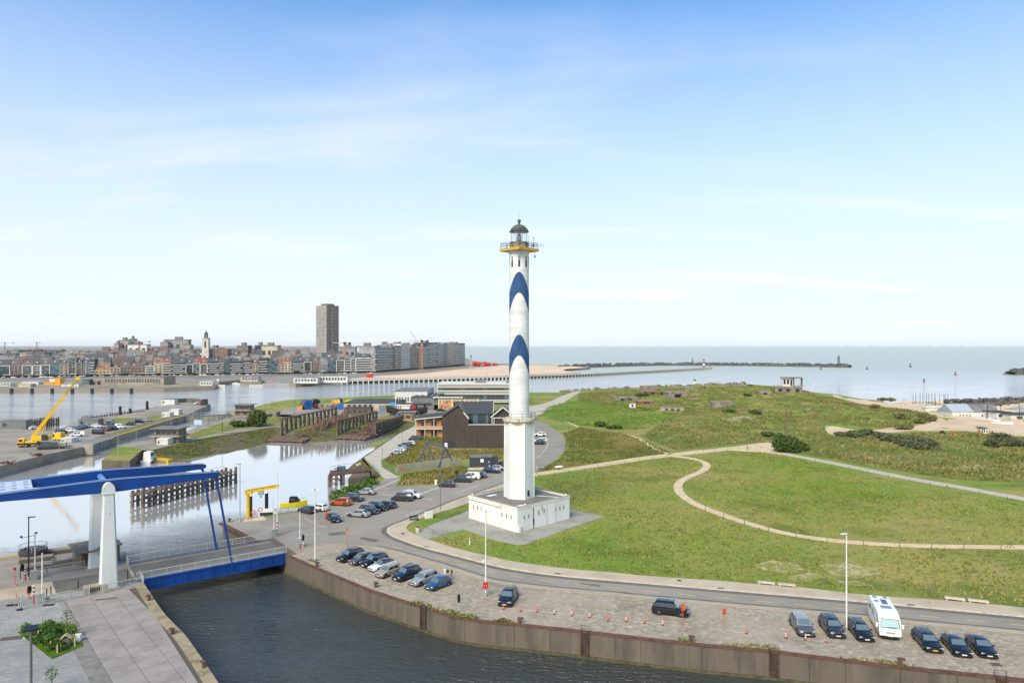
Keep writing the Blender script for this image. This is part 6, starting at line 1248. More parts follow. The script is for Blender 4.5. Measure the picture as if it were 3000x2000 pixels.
def clubhouse():
 Y0=225.5;X=lambda px:(px-CX)/FPX*Y0;Z=lambda py:ZY(py,Y0);o=empty('timber_clubhouse',(X(1390),Y0,0),0,'large dark brown timber clubhouse with gables left of the lighthouse','building');ox=X(1390)
 Mt=M('dark_timber_cladding',rgb(82,72,66),.85,[(rgb(64,56,52),1.0,.42,.62,4,(7,7,.15)),(rgb(104,92,84),1.6,.55,.70,4,(5,5,.1),.7)],bump=(6,.4,.04,(3,3,.05)));Ms=M('slate_roof',rgb(76,78,82),.75,[(rgb(62,64,68),1,.45,.62,4,(4,.4,.4))]);Mwt=M('white_trim',rgb(216,214,208),.7);Mz=M('weathered_zinc',rgb(128,126,108),.6,[(rgb(108,106,90),.6,.45,.65,5)])
 def ext_(pts,y0,y1,name,mt):
  m=MB();n=len(pts);m.v=[(x-ox,y0,z)for x,z in pts]+[(x-ox,y1,z)for x,z in pts];m.f=[tuple(range(n)),tuple(range(2*n-1,n-1,-1))]+[(i,i+n,(i+1)%n+n,(i+1)%n)for i in range(n)];return m.build(name,mt,o)
 bm_=bpy.data.meshes
 ext_([(X(1296),-.3),(X(1372),-.3),(X(1372),Z(1226)),(X(1345),Z(1187)),(X(1296),Z(1219))][::-1],0,15,'gable_wing',Mt)
 ext_([(X(1372)+.01,-.3),(X(1510),-.3),(X(1510),Z(1244)),(X(1372)+.01,Z(1244))][::-1],0.0,.35,'terrace_wall',Mt)
 ext_([(X(1372)+.02,-.3),(X(1510),-.3),(X(1510),Z(1248)),(X(1372)+.02,Z(1248))][::-1],.36,6,'terrace_floor',M_beige)
 for k in range(9):a=X(1374)+k*(X(1444)-X(1374))/9;ext_([(a+.05,Z(1246)),(a+(X(1444)-X(1374))/9-.05,Z(1246)),(a+(X(1444)-X(1374))/9-.05,Z(1217)),(a+.05,Z(1217))][::-1],6.0,6.12,'glass_pane',M_winb if k in(1,2,6)else M_win)
 ext_([(X(1372)+.03,-.3),(X(1510),-.3),(X(1510),Z(1216)),(X(1372)+.03,Z(1216))][::-1],6.2,15,'main_hall',Mt)
 def slab(name,a,b,c,d,mt,th=.25):m=MB();q=[Vector(v)for v in(a,b,c,d)];m.v=[tuple(v)for v in q]+[tuple(v-Vector((0,0,th)))for v in q];m.f=[(0,1,2,3),(7,6,5,4),(0,4,5,1),(1,5,6,2),(2,6,7,3),(3,7,4,0)];return m.build(name,mt,o)
 ax,az=X(1345)-ox,Z(1187)+.3
 slab('roof_slope',(ax,-.5,az),(ax,15.2,az),(X(1293)-ox,15.2,Z(1221)+.3),(X(1293)-ox,-.5,Z(1221)+.3),Ms);slab('roof_slope',(ax,-.5,az),(X(1374)-ox,-.5,Z(1228)+.3),(X(1374)-ox,15.2,Z(1228)+.3),(ax,15.2,az),Mz)
 slab('roof_slope',(X(1352)-ox,5.6,Z(1216)+.1),(X(1443)-ox,5.6,Z(1216)+.1),(X(1443)-ox,13,Z(1186)+.1),(X(1318)-ox,13,Z(1186)+.1),Ms);slab('roof_slope',(X(1318)-ox,13,Z(1186)+.1),(X(1443)-ox,13,Z(1186)+.1),(X(1443)-ox,19,Z(1210)),(X(1318)-ox,19,Z(1210)),Ms)
 slab('verge',(X(1443)-ox,5.5,Z(1216)+.25),(X(1444.5)-ox,5.5,Z(1216)+.25),(X(1444.5)-ox,13,Z(1186)+.25),(X(1443)-ox,13,Z(1186)+.25),Mwt)
 gx=X(1473)-ox;gz=Z(1197);ext_([(X(1440),Z(1244)),(X(1506),Z(1244)),(X(1506),Z(1225)),(X(1473),Z(1199)),(X(1440),Z(1225))][::-1],3.5,6.1,'gable_wing',Mt)
 slab('roof_slope',(gx,2.6,gz+.2),(X(1437)-ox,2.6,Z(1226)+.1),(X(1437)-ox,15,Z(1226)+.1),(gx,15,gz+.2),Mz);slab('roof_slope',(gx,2.6,gz+.2),(gx,15,gz+.2),(X(1509)-ox,15,Z(1226)+.1),(X(1509)-ox,2.6,Z(1226)+.1),Mz)
 for p,q in(((X(1437)-ox,2.55,Z(1226)+.15),(gx,2.55,gz+.25)),((gx,2.55,gz+.25),(X(1509)-ox,2.55,Z(1226)+.15)),((X(1358)-ox,-.55,Z(1208)+.1),(X(1374)-ox,-.55,Z(1228)+.2))):m=MB();m.bar(p,q,.12,.35);m.build('white_verge',Mwt,o)
 for px in(1441,1447):m=MB();m.b2(X(px)-ox-.1,X(px)-ox+.1,2.6,2.8,Z(1244),Z(1227));m.build('white_post',Mwt,o)
 m=MB();m.b2(X(1441)-ox,X(1506)-ox,2.6,2.75,Z(1227),Z(1225));m.build('tie_beam',Mwt,o)
 m=MB();m.b2(X(1372)-ox,X(1510)-ox,-.1,.45,Z(1244)-.02,Z(1242.5));m.build('terrace_coping',Mwt,o)
 m=MB();m.b2(X(1302)-ox,X(1331)-ox,-.06,.04,.1,Z(1292));d_=m.build('door_frame',M_dark,o);m=MB();m.b2(X(1302.5)-ox,X(1311)-ox,-.1,.0,.1,Z(1296));m.build('door',Mwt,d_)
 for k in range(2):m=MB();m.b2(X(1312.5+k*9)-ox,X(1320.5+k*9)-ox,-.09,.0,.2,Z(1294));m.build('glass_pane',M_win,d_)
 n=44
 for k in range(n):
  x=X(1297)+(X(1508)-X(1297))*k/n-ox;px=1297+211*k/n
  if px<1372:zt=Z(1219)+(Z(1187)-Z(1219))*(px-1296)/49 if px<1345 else Z(1187)+(Z(1226)-Z(1187))*(px-1345)/27
  else:zt=Z(1245)
  zb=.1 if not(1300<px<1332)else Z(1290)
  m=MB();m.b2(x,x+.09,-.05,.0,zb,zt-.15);m.build('board',Mt,o)
clubhouse()
def balcony_house():
 o,W,h,Y0=bldg('balcony_house','two-storey orange timber house with white posts and balcony',1219,1300,1279,1226,9,M('larch_boards',rgb(196,140,100),.85,[(rgb(172,116,80),1.4,.42,.62,4,(4,4,.2)),(rgb(212,162,122),2,.55,.7,3,(3,3,.2),.6)]),M_roofd,[(.16,.34,.05,.36),(.55,.75,.05,.36),(.18,.32,.55,.85),(.55,.74,.55,.85),(.92,.99,.55,.85)])
 Mwt=M('white_trim',rgb(216,214,208),.7)
 for k in range(4):x=-W/2+.1+k*(W-.2)/3;m=MB();m.b2(x-.1,x+.1,-1.7,-1.5,0,h+.1);m.build('post',Mwt,o)
 m=MB();m.b2(-W/2,W/2,-1.75,0,h*.44,h*.47);m.build('balcony_floor',Mwt,o);m=MB();m.b2(-W/2,W/2,-1.72,-1.66,h*.47,h*.63);m.build('balustrade',M('pink_glass',rgb(196,160,138),.3),o)
 m=MB();m.add([(-W/2-.4,-2,h),(W/2+.3,-2,h+1.1),(W/2+.3,10,h+1.6),(-W/2-.4,10,h+.5),(-W/2-.4,-2,h-.2),(W/2+.3,-2,h+.9),(W/2+.3,10,h+1.4),(-W/2-.4,10,h+.3)],[(0,1,2,3),(7,6,5,4),(0,4,5,1),(1,5,6,2),(2,6,7,3),(3,7,4,0)]);m.build('sloping_roof',M_roofd,o);m=MB();m.bar((-W/2-.4,-2.05,h-.08),(W/2+.3,-2.05,h+1.02),.1,.32);m.build('fascia',Mwt,o)
balcony_house()
def ship():
 b=P(1192,1217);L=20.;o=empty('wooden_ship',b,R(-2),'old dark wooden fishing ship standing ashore with white wheelhouse','ship');m=MB();st=[]
 for i in range(13):
  t=i/12;x=-L/2+t*L;w_=2.6*math.sin(math.pi*min(1,max(.03,t*.93+.07)))**.55;zt=3.3+1.2*(2*t-1)**2+(.5 if t<.1 else 0);zk=.5+(1.2*(1-t/.15)if t<.15 else 0)+(.9*(t-.85)/.15 if t>.85 else 0)
  st.append([(x,0,zk),(x,-w_*.45,zk+.5),(x,-w_*.85,zk+1.4),(x,-w_,zt-.4),(x,-w_*1.02,zt),(x,w_*1.02,zt),(x,w_,zt-.4),(x,w_*.85,zk+1.4),(x,w_*.45,zk+.5)])
 K=9
 for s in st:m.v+=s
 for i in range(12):
  for j in range(K):a,c=i*K+j,i*K+(j+1)%K;m.f.append((a,a+K,c+K,c))
 m.f+=[tuple(range(K)),tuple(range(13*K-1,12*K-1,-1))];m.build('hull',M('tarred_hull',rgb(64,50,46),.85,[(rgb(88,62,54),.6,.5,.66,5),(rgb(46,40,40),1.2,.45,.6,4,(.3,1,2),.8)]),o,40)
 m=MB();m.b2(-4.5,1.8,-1.7,1.7,3.2,5.0);c=m.build('deckhouse',M_whiteb,o);m=MB();m.b2(-5,2.1,-2,2,5.0,5.2);m.build('roof',M_white,c)
 for x in(-4,-3):mm=MB();mm.b2(x,x+.5,-1.76,-1.68,3.7,4.6);mm.build('window',M_win,c)
 m=MB();m.b2(2.0,4.6,-1.4,1.4,3.3,4.9);m.build('engine_casing',M('ship_red',rgb(150,50,44),.7),o);m=MB();m.b2(5.4,8.0,-1.2,1.2,3.4,4.7);m.build('boat_cover',M_winb,o)
 m=MB();m.cyl((-5.6,0,3),(-5.6,0,8.2),.12,.07,8);m.build('mast',M_white,o);m=MB();m.cyl((3.4,0,4.8),(3.4,0,6.4),.35,n=10);m.build('funnel',M('ship_red',rgb(150,50,44),.7),o)
 for x in(-6,-2,2,6):
  for s in(-1,1):m=MB();m.bar((x,s*3.4,0),(x,s*2.0,2.2),.25);m.build('shore_prop',M_wood,o)
ship()
b=P(1153,1209);o=empty('winch_unit',b,0,'turquoise winch unit behind the bow of the wooden ship','winch');m=MB();m.cyl((-1.6,0,3.6),(1.6,0,3.6),1.7,n=16);m.build('drum',M('turquoise',rgb(58,134,164),.6),o);m=MB();m.box((0,0,1.2),(2.6,2.2,2.4));m.build('stand',M_dark,o)
def kiosk():
 o,W,h,Y0=bldg('container_kiosk','anthracite container kiosk on the verge left of the lighthouse',1378,1443,1371,1339,3.2,M('anthracite',rgb(58,64,72),.6,coord='obj'),M_roofg,[(.45,.6,.55,.85,M_white,'poster'),(.82,.86,.5,.62,M_white,'notice'),(.83,.88,.1,.25,M_white,'notice')],cat_='kiosk',over=.04,rz=R(8))
 m=MB();m.b2(W/2+.05,W/2+1.7,.3,3.0,0,h*.95);m.build('annex',M('anthracite',rgb(58,64,72),.6,coord='obj'),o);m=MB();m.b2(-W/2-1.2,W/2,-2.2,-.2,-.02,.3);m.build('timber_deck',M_path,o)
kiosk()
def aframe():
 o=empty('blue_gantry',P(1277,1357),0,'blue steel double A-frame gantry standing in the long grass','gantry');Mb=M('gantry_blue',rgb(34,74,140),.5)
 def leg(p,q,nm='leg',w_=.22):m=MB();m.bar(p,q,w_);m.build(nm,Mb,o,world=True)
 YL,YR=200.,191.;a=PD(1250,1296,YL+1);b=PD(1306,1310,YR+1);f=[P(1227,1356),P(1252,1350),P(1272,1348),P(1284,1370),P(1306,1363),P(1330,1362)]
 leg(a,f[0]);leg(a,f[2]);leg(b,f[3]);leg(b,f[5]);leg(a,b,'beam',.26)
 mid=lambda p,q,t:p.lerp(q,t)
 leg(mid(a,f[0],.5),f[1]+Vector((-.3,0,0)),'brace',.14);leg(mid(a,f[2],.5),f[1],'brace',.14);leg(f[0]+Vector((0,0,.2)),f[2]+Vector((0,0,.2)),'tie',.16);leg(mid(b,f[3],.5),mid(b,f[5],.48),'tie',.16)
aframe()
def wall_px(label,pts,h,th,mt,z0=-.1,name='retaining_wall'):
 l=wl(*pts);o=empty(name,l[0],0,label,'wall')
 for a,b in zip(l[:-1],l[1:]):m=MB();d=(b-a);m.box((a+b)/2+Vector((0,0,(h+z0)/2)),(d.length-.06,th,h-z0),math.atan2(d.y,d.x));m.build('wall_panel',mt,o,world=True)
wall_px('weathered concrete ditch wall below the blue gantry',[(1162,1385),(1200,1379),(1240,1374),(1280,1369),(1320,1365),(1352,1361)],1.3,.4,M_beige)
wall_px('low rear wall of the ditch behind the blue gantry',[(1165,1366),(1230,1358),(1290,1351),(1350,1345)],.5,.4,M_conc2)
railing('railing',[P(1119,1367),P(1158,1390)],M('rail_blue',rgb(72,96,122),.6),'blue grey railing on the right of the lane bridge',infill=False)
railing('railing',[P(1090,1370),P(1112,1396)],M('rail_blue',rgb(72,96,122),.6),'blue grey railing on the left of the lane bridge',infill=False)
railing('railing',[P(967,1378),P(1010,1370),P(1085,1366)],M('rail_brown',rgb(104,84,76),.7),'thin railing on the derelict rust-red pier',infill=False)
def gatepier():
 o=empty('derelict_gate',P(1020,1390),0,'derelict rust-red gate pier standing in the basin by the green bank','gate pier');a,b,c,d=P(962,1390),P(1085,1376),P(1078,1367),P(968,1377)
 m=MB();m.prism([(v.x,v.y)for v in(a,b,c,d)],-.5,-.05);m.build('deck',M_rust,o,world=True)
 for p in(P(964,1390),P(985,1388),P(1006,1385),P(970,1379),P(1000,1376)):m=MB();m.cyl(p+Vector((0,0,-5)),p+Vector((0,0,-.3)),.38,n=8);m.build('pile',M_wood,o,world=True)
 m=MB();m.bar(P(987,1389)+Vector((0,0,-.8)),P(1006,1385.5)+Vector((0,0,-3)),.3);m.build('brace',M_wood,o,world=True)
 for z in(-1.2,-2.4):m=MB();m.bar(P(964,1390.5)+Vector((0,0,z)),P(985,1388.5)+Vector((0,0,z)),.3);m.build('waling',M_wood,o,world=True)
 m=MB();m.prism([(v.x,v.y)for v in(P(1020,1395),P(1085,1387),P(1082,1377),P(1030,1383))],-5,-.55);m.build('concrete_pier',M_conc,o,world=True)
 m=MB();q=P(1000,1376);m.box(q+Vector((0,0,.5)),(2.2,1.0,1.0),.1);m.build('machine_box',M('teal_box',rgb(70,96,112),.6),o,world=True);q=P(985,1379);m=MB();m.lathe([(.5,0),(.5,.12)],14,(q.x,q.y,.6));m.build('hand_wheel',M_dark,o,world=True)
gatepier()
def jetty(label,A,B,n,ztop,rows,gap,r=.42,top=True):
 a,b=P(*A,WZ),P(*B,WZ);d=(b-a).normalized();nr=Vector((-d.y,d.x,0));o=empty('timber_jetty',a,0,label,'jetty');rnd=random.Random(n);a_=Vector((0,0,0));b_=b-a
 cm=MB();cm.cyl((0,0,-2),(0,0,1),r,r*.92,8);
 for k in range(rows):
  for i in range(n):
   p=a_.lerp(b_,i/(n-1))+nr*(k*gap)+d*rnd.uniform(-.2,.2);h=ztop-WZ+rnd.uniform(-.45,.35);m=MB();m.cyl((0,0,-2.2),(0,0,h),r*rnd.uniform(.85,1.1),r*.92,8);m.build('pile',M_wood,o,40,loc=p,rot=(rnd.uniform(-.03,.03),rnd.uniform(-.03,.03),0))
 for k in range(rows):
  for z in(.62,.28)if top else(.6,):m=MB();m.bar(a_+nr*(k*gap-(.4 if k==0 else-.4))+Vector((0,0,(ztop-WZ)*z)),b_+nr*(k*gap-(.4 if k==0 else-.4))+Vector((0,0,(ztop-WZ)*z)),.3,.35);m.build('waling',M_wood,o)
 if top and rows>1:
  m=MB()
  for i in range(int(b_.length/.6)):p=d*(i*.6+rnd.uniform(-.1,.1));m.bar(p+nr*-.2+Vector((0,0,ztop-WZ-.9+rnd.uniform(-.1,.2))),p+nr*(gap+.2)+Vector((0,0,ztop-WZ-.9)),.3,.14)
  tag(m.build('deck_boards',M_woodr,o),kind='stuff')
 return o
jetty('weathered timber guide jetty standing in the basin behind the blue beams',(417,1488),(690,1414),19,.9,2,3.2)
o=railing('railing',[P(600,1383,.9)+Vector((0,0,-.6)),P(655,1370,.9)+Vector((0,0,-.6))],M_steel,'thin railing on top of the timber guide jetty',infill=False)
jetty('long timber guide jetty at the outer lock mouth by the channel',(240,1236),(505,1200),38,-.3,1,2,.3,False)
jetty('dark timber jetty with piles left of the crane quay',(80,1258),(172,1246),14,.8,2,4,.35)
for i,(x,y,h)in enumerate([(352,1225,3.2),(431,1210,3.6),(381,1221,1.4)]):m=MB();m.cyl((0,0,-2),(0,0,h+3),.7,n=10);o=m.build('mooring_pile',M_dark,loc=P(x,y,WZ));tag(o,'thick dark mooring pile at the outer guide jetty, %s from left'%['first','third','second'][i],'mooring pile','mooring piles at the outer jetty')
# small boats
def boat(loc,rz,L,W,label,hull,cab=None,cabm=None,mast=0,deckz=.9,cat_='boat',group=None):
 o=empty('moored_boat',loc,rz,label,cat_,group);m=MB();st=[]
 for i in range(9):
  t=i/8;x=-L/2+t*L;w_=W/2*(1 if t<.55 else max(.03,1-((t-.55)/.45)**2));zt=deckz+.5*t*t;st.append([(x,0,-.35+.3*t*t),(x,-w_*.8,-.1),(x,-w_,zt),(x,w_,zt),(x,w_*.8,-.1)])
 K=5
 for s in st:m.v+=s
 for i in range(8):
  for j in range(K):a,c=i*K+j,i*K+(j+1)%K;m.f.append((a,a+K,c+K,c))
 m.f+=[tuple(range(K)),tuple(range(9*K-1,8*K-1,-1))];m.build('hull',hull,o,40)
 if cab:
  x0,x1,h=cab;m=MB();m.add([(x0,-W*.36,deckz),(x1,-W*.34,deckz+.2),(x1,W*.34,deckz+.2),(x0,W*.36,deckz),(x0+.1,-W*.3,deckz+h),(x1-h*.6,-W*.28,deckz+h),(x1-h*.6,W*.28,deckz+h),(x0+.1,W*.3,deckz+h)],[(0,3,2,1),(4,5,6,7),(0,1,5,4),(1,2,6,5),(2,3,7,6),(3,0,4,7)]);c=m.build('cabin',cabm or M_white,o)
  m=MB();m.b2(x0+.3,x1-h*.75,-W*.345,W*.345,deckz+h*.45,deckz+h*.8);m.build('cabin_window',M_win,c)
 if mast:m=MB();m.cyl((0,0,deckz),(0,0,deckz+mast),.06,.03,6);m.build('mast',M_steel,o)
 m=MB();m.bar((L*.2,-W*.3,deckz+.8),(L*.46,0,deckz+1.0),.04);m.bar((L*.2,W*.3,deckz+.8),(L*.46,0,deckz+1.0),.04);m.bar((L*.2,-W*.3,deckz),(L*.2,-W*.3,deckz+.8),.04);m.bar((L*.2,W*.3,deckz),(L*.2,W*.3,deckz+.8),.04);m.build('pulpit_rail',M_steel,o)
 return o
wz=lambda x,y:P(x,y,WZ)
Mboat=M('boat_white',rgb(226,228,228),.35,coat=.3);Myb=M('boat_yellow',rgb(232,212,24),.4,coat=.3)
boat(wz(800,1530),R(10),8.5,3,'white cabin boat moored behind the yellow jib crane',Mboat,(-2.8,1.6,1.9),None,4)
bo=boat(P(862,1489,-.6),R(8),5.4,2.2,'bright yellow boat with black outboard at the quay railing',Myb,(-1.0,1.2,1.2),M_black);bo.location.z=-.2
boat(wz(440,1352),R(100),9,3.2,'white motor yacht with flybridge moored at the peninsula bank',Mboat,(-3,2,2.6),None,2);boat(wz(412,1342),R(80),6,2.4,'small white open boat beside the motor yacht',Mboat,(-1,1,1),None)
boat(wz(475,1352),R(160),7,2.2,'low yellow workboat moored along the grass bank',M_yelp,None)
for i,(x,y,lb)in enumerate([(734,1515,'left one'),(781,1505,'right one')]):
 o=empty('pontoon_pile',wz(x,y+12),0,'black pontoon pile with a white cap, %s behind the jib crane'%lb,'pile','pontoon piles');m=MB();m.cyl((0,0,-2),(0,0,5.4),.36,n=12);m.build('shaft',M_black,o,40);m=MB();m.cyl((0,0,5.4),(0,0,5.9),.38,.1,12);m.build('cap',M_white,o)
for i,(pts,lb,mt)in enumerate([([(712,1535),(790,1526),(786,1520),(712,1528)],'grey floating pontoon behind the jib crane',M_conc2),([(880,1512),(945,1500),(940,1494),(878,1505)],'orange floating pontoon beside the car park',M('pontoon_orange',rgb(216,160,104),.8)),([(400,1357),(560,1353),(556,1349),(402,1352)],'narrow pontoon along the peninsula bank',M_wood)]):
 q=[wz(*p)for p in pts];m=MB();m.prism([(v.x,v.y)for v in q],WZ-.3,WZ+.45);topmesh('pontoon',m,mt,lb,'pontoon')
railing('railing',[P(800,1508),P(845,1500),P(874,1496),P(905,1492)],M_steel,'steel railing along the car park quay above the boats')
for i,(x,y)in enumerate([(763,1492),(742,1500)]):
 m=MB();n=12
 for k in range(n):t0,t1=2*math.pi*k/n,2*math.pi*(k+1)/n;m.bar((.36*math.cos(t0),0,.36*math.sin(t0)),(.36*math.cos(t1),0,.36*math.sin(t1)),.14)
 o=m.build('lifebuoy',M_org,loc=PD(x,y,134));tag(o,'orange lifebuoy hung by the pontoon, %s one'%('right','left')[i],'lifebuoy','lifebuoys by the pontoon')
# THE LOCK
def lockhouse(x0,x1,yb,ytop,label):
 o,W,h,Y0=bldg('lock_house',label,x0,x1,yb,ytop,6,M('lock_concrete',rgb(134,126,112),.9,[(rgb(106,98,86),.5,.42,.62,5,(1,1,.3)),(rgb(156,148,132),1.4,.55,.7,5,None,.6)]),M_roofg,row(4,.06,.94,.62,.86,.15),cat_='lock house',over=1.0);m=MB();m.b2(-W/2-.9,W/2+.9,-1.2,6.5,h*.46,h*.52);m.build('canopy',M_conc2,o)
 for a,b in((.12,.3),(.6,.8)):m=MB();m.b2(-W/2+a*W,-W/2+b*W,-.06,.05,0,h*.38);m.build('door',M_rust,o)
lockhouse(452,522,1298,1256,'flat-roofed concrete lock house nearest the camera');lockhouse(688,731,1216,1187,'flat-roofed concrete lock house by the outer lock gate')
for x0,x1,yb,yt,lb in((459,492,1303,1287,'white site cabin in front of the near lock house'),(474,497,1221,1210,'low white cabin on the lock verge, left one'),(497,523,1215,1201,'low white cabin on the lock verge, right one'),(0,76,1256,1233,'grey flat shed at the left edge behind the crane quay'),(230,287,1247,1229,'long corrugated shed above the parked cars'),(472,511,1185,1170,'pale block house on the outer pier'),(178,210,1296,1285,'white-roofed hut with grey sides by the yellow truck')):
 bldg('site_cabin',lb,x0,x1,yb,yt,4,M_whiteb if 'white' in lb or 'pale' in lb else M_metal,M_white if 'white' in lb else M_roofg,[(.1,.25,.3,.7)],cat_='cabin',over=.12)
bldg('control_mast','dark control box on red posts on the outer pier head',592,602,1187,1171,3,M_dark,M_dark,cat_='control box',over=.05)
for i,(x,y)in enumerate([(588,1187),(606,1185)]):m=MB();m.box((0,0,1.6),(.9,.9,3.2));o=m.build('day_mark',M('day_mark_red',rgb(140,60,50),.7),loc=P(x,y));tag(o,'red post on the outer pier head, %s of the control box'%('left','right')[i],'post')
wall_px('dark wall of the outer pier beside the channel',[(505,1181),(545,1178),(585,1180)],2.4,.5,M_conc)
def gate(A,B,label,h=1.2):
 a,b=P(*A),P(*B);o=empty('lock_gate',a,0,label,'lock gate');d=b-a;an_=math.atan2(d.y,d.x);m=MB();m.box((a+b)/2+Vector((0,0,-2.4)),(d.length,.5,4.4),an_);m.build('gate_leaf',M('gate_grey',rgb(150,148,138),.7,[(rgb(110,106,96),.8,.45,.65,5,(1,1,.3))]),o,world=True);m=MB();m.box((a+b)/2+Vector((0,0,-.12)),(d.length,1.2,.16),an_);m.build('walkway',M_steel,o,world=True)
 n=max(3,int(d.length/1.6));nr=Vector((-d.y,d.x,0)).normalized()*.5
 for s in(-1,1):
  m=MB();m.bar(a+nr*s+Vector((0,0,h)),b+nr*s+Vector((0,0,h)),.07);m.bar(a+nr*s+Vector((0,0,h*.55)),b+nr*s+Vector((0,0,h*.55)),.04);r_=m.build('handrail',M_steel,o,world=True)
  for k in range(n+1):link('post',POST_ME,M_steel,r_,a.lerp(b,k/n)+nr*s-o.location)
gate((345,1304),(420,1290),'grey railed inner lock gate folded against the peninsula');gate((241,1308),(330,1281),'grey railed inner lock gate folded against the crane quay');gate((545,1217),(668,1212),'long railed walkway across the outer lock gate')
o,W_,h_,Y_=bldg('gate_recess','pale braced gate machinery set in the crane quay wall',244,272,1318,1304,1,M_conc2,M_steel,cat_='gate machinery',over=.02,Y=229,z=-2.4)
b=P(580,1243,-2);o=empty('sign_board',b,0,'pale blue board hanging in the lock chamber','board');m=MB();m.box((0,0,1),(3.6,.15,2.2));m.build('panel',M('board_blue',rgb(176,202,216),.6),o);m=MB();m.box((0,.1,.2),(.2,.2,3));m.build('bracket',M_dark,o)
def bunker(x,y,W,D,H,label,mt=None,z=0,rz=0,slots=1,name='bunker',parts=True):
 p=P(x,y,z);zz=hgt(p.x,p.y)if z==0 and p.x>12 and p.y>205 else z
 if zz>.3:
  for _ in range(4):p=P(x,y,zz);zz=hgt(p.x,p.y)
 o=empty(name,(p.x,p.y,zz),rz,label,'bunker');m=MB();m.box((0,D/2,H/2-.6),(W,D,H+1.2),0,None,.93);b_=m.build('casemate',mt or M_bunker,o);m=MB();m.box((0,D/2,H+.18),(W*.98,D*.96,.4),0,None,.96);m.build('roof_slab',mt or M_bunker,o)
 for k in range(slots):m=MB();m.box(((k-(slots-1)/2)*W/slots*.7,-.0,H*.52),(W/slots*.3,.3,H*.42));m.build('opening',M_black,b_)
 return o
bunker(690,1250,9.5,8,2.6,'low concrete bunker beside the round bush on the peninsula');bunker(727,1243,8,7,2.6,'sunken concrete bunker just behind the round bush',slots=0);bunker(790,1222,6.5,6,1.9,'small domed bunker right of the round bush')
o=empty('concrete_bench',P(662,1269),R(12),'long pale kerb bench beside the peninsula path','bench');m=MB();m.box((0,0,.35),(6,.7,.3));m.build('seat',M_conc2,o);m=MB();m.box((0,0,.1),(5,.5,.25));m.build('base',M_conc,o)
# MOBILE CRANE AND YARD VEHICLES
def mobile_crane():
 b=P(106,1308);o=empty('mobile_crane',b,R(14),'yellow mobile crane with a long raised boom on the crane quay','crane');My=M('crane_yellow',rgb(234,184,12),.4,coat=.3)
 m=MB();m.b2(-5.2,4.6,-1.25,1.25,.9,1.5);m.build('carrier',M_dark,o)
 m=MB();m.add([(-5.2,-1.25,.7),(-3.2,-1.25,.7),(-3.2,1.25,.7),(-5.2,1.25,.7),(-4.9,-1.15,3.0),(-3.2,-1.15,3.0),(-3.2,1.15,3.0),(-4.9,1.15,3.0)],[(0,3,2,1),(4,5,6,7),(0,1,5,4),(1,2,6,5),(2,3,7,6),(3,0,4,7)]);c=m.build('driver_cab',My,o);m=MB();m.b2(-5.12,-4.9,-1.05,1.05,1.9,2.75);m.build('windscreen',M_glass,c);m=MB();m.b2(-4.7,-3.6,-1.27,-1.18,1.9,2.7);m.build('side_window',M_glass,c)
 m=MB();m.b2(-2.9,.6,-1.2,1.2,1.5,2.0);m.build('deck',My,o)
 m=MB();m.b2(-1.2,4.2,-1.1,1.1,2.1,3.6);m.build('superstructure',My,o);m=MB();m.b2(2.2,3.8,-1.8,-1.05,2.2,4.2);m.build('operator_cab',M_glass,o)
 for x in(-4.2,-2.6,.8,2.2,3.8):
  for s in(-1,1):wv=link('wheel',CM['suv']['wheel'],M_black,o,(x,s*1.1,.58),None,(1.55,1.5,1.55));link('rim',CM['suv']['rim'],M_rim,wv)
 mt=o.matrix_basis.inverted()if False else(Matrix.Translation(o.location)@Matrix.Rotation(o.rotation_euler.z,4,'Z')).inverted()
 tip=mt@PD(228,1108,b.y+6);foot=Vector((-1.0,0,3.4));k=foot.lerp(tip,.42)
 m=MB();m.bar(foot,k,.95,1.05);m.build('boom',My,o);m=MB();m.bar(foot.lerp(tip,.36),foot.lerp(tip,.72),.72,.8);m.build('boom_extension',My,o);m=MB();m.bar(foot.lerp(tip,.68),tip,.52,.6);m.build('boom_extension',M('boom_olive',rgb(176,146,40),.5),o);m=MB();m.box(tip,(1.2,.7,.9));m.build('boom_head',My,o);m=MB();m.bar(Vector((1.6,0,3.2)),foot.lerp(tip,.3),.4);m.build('lift_ram',M_yelp,o)
 m=MB();m.bar(tip,tip-Vector((0,0,2)),.06);m.build('hoist_rope',M_dark,o)
mobile_crane()
b=P(174,1290);o=empty('yellow_truck',b,R(-5),'small yellow truck cab parked behind the white-roofed hut','truck');m=MB();m.b2(-1.6,1.3,-1.1,1.1,.6,2.9);c=m.build('cab',M('crane_yellow',rgb(234,184,12),.4,coat=.3),o);m=MB();m.b2(-1.66,-1.0,-1.12,-1.0,1.4,2.4);m.build('window',M_glass,c);m=MB();m.b2(-1.64,-1.55,-.95,.95,1.5,2.6);m.build('windscreen',M_glass,c)
for x in(-1,1):
 for s in(-1,1):wv=link('wheel',CM['suv']['wheel'],M_black,o,(x,s*.95,.45),None,(1.2,1.1,1.2));link('rim',CM['suv']['rim'],M_rim,wv)
b=P(180,1313);o=empty('trailer',b,R(14),'flat dark trailer behind the grey van','trailer');m=MB();m.b2(-3,3,-1,1,.55,.75);m.build('bed',M_dark,o);m=MB();m.bar((-3,0,.6),(-4.2,0,.5),.15);m.build('drawbar',M_dark,o)
for s in(-1,1):wv=link('wheel',CM['hatch']['wheel'],M_black,o,(.3,s*1.05,.33));link('rim',CM['hatch']['rim'],M_rimd,wv)
rnd=random.Random(4)
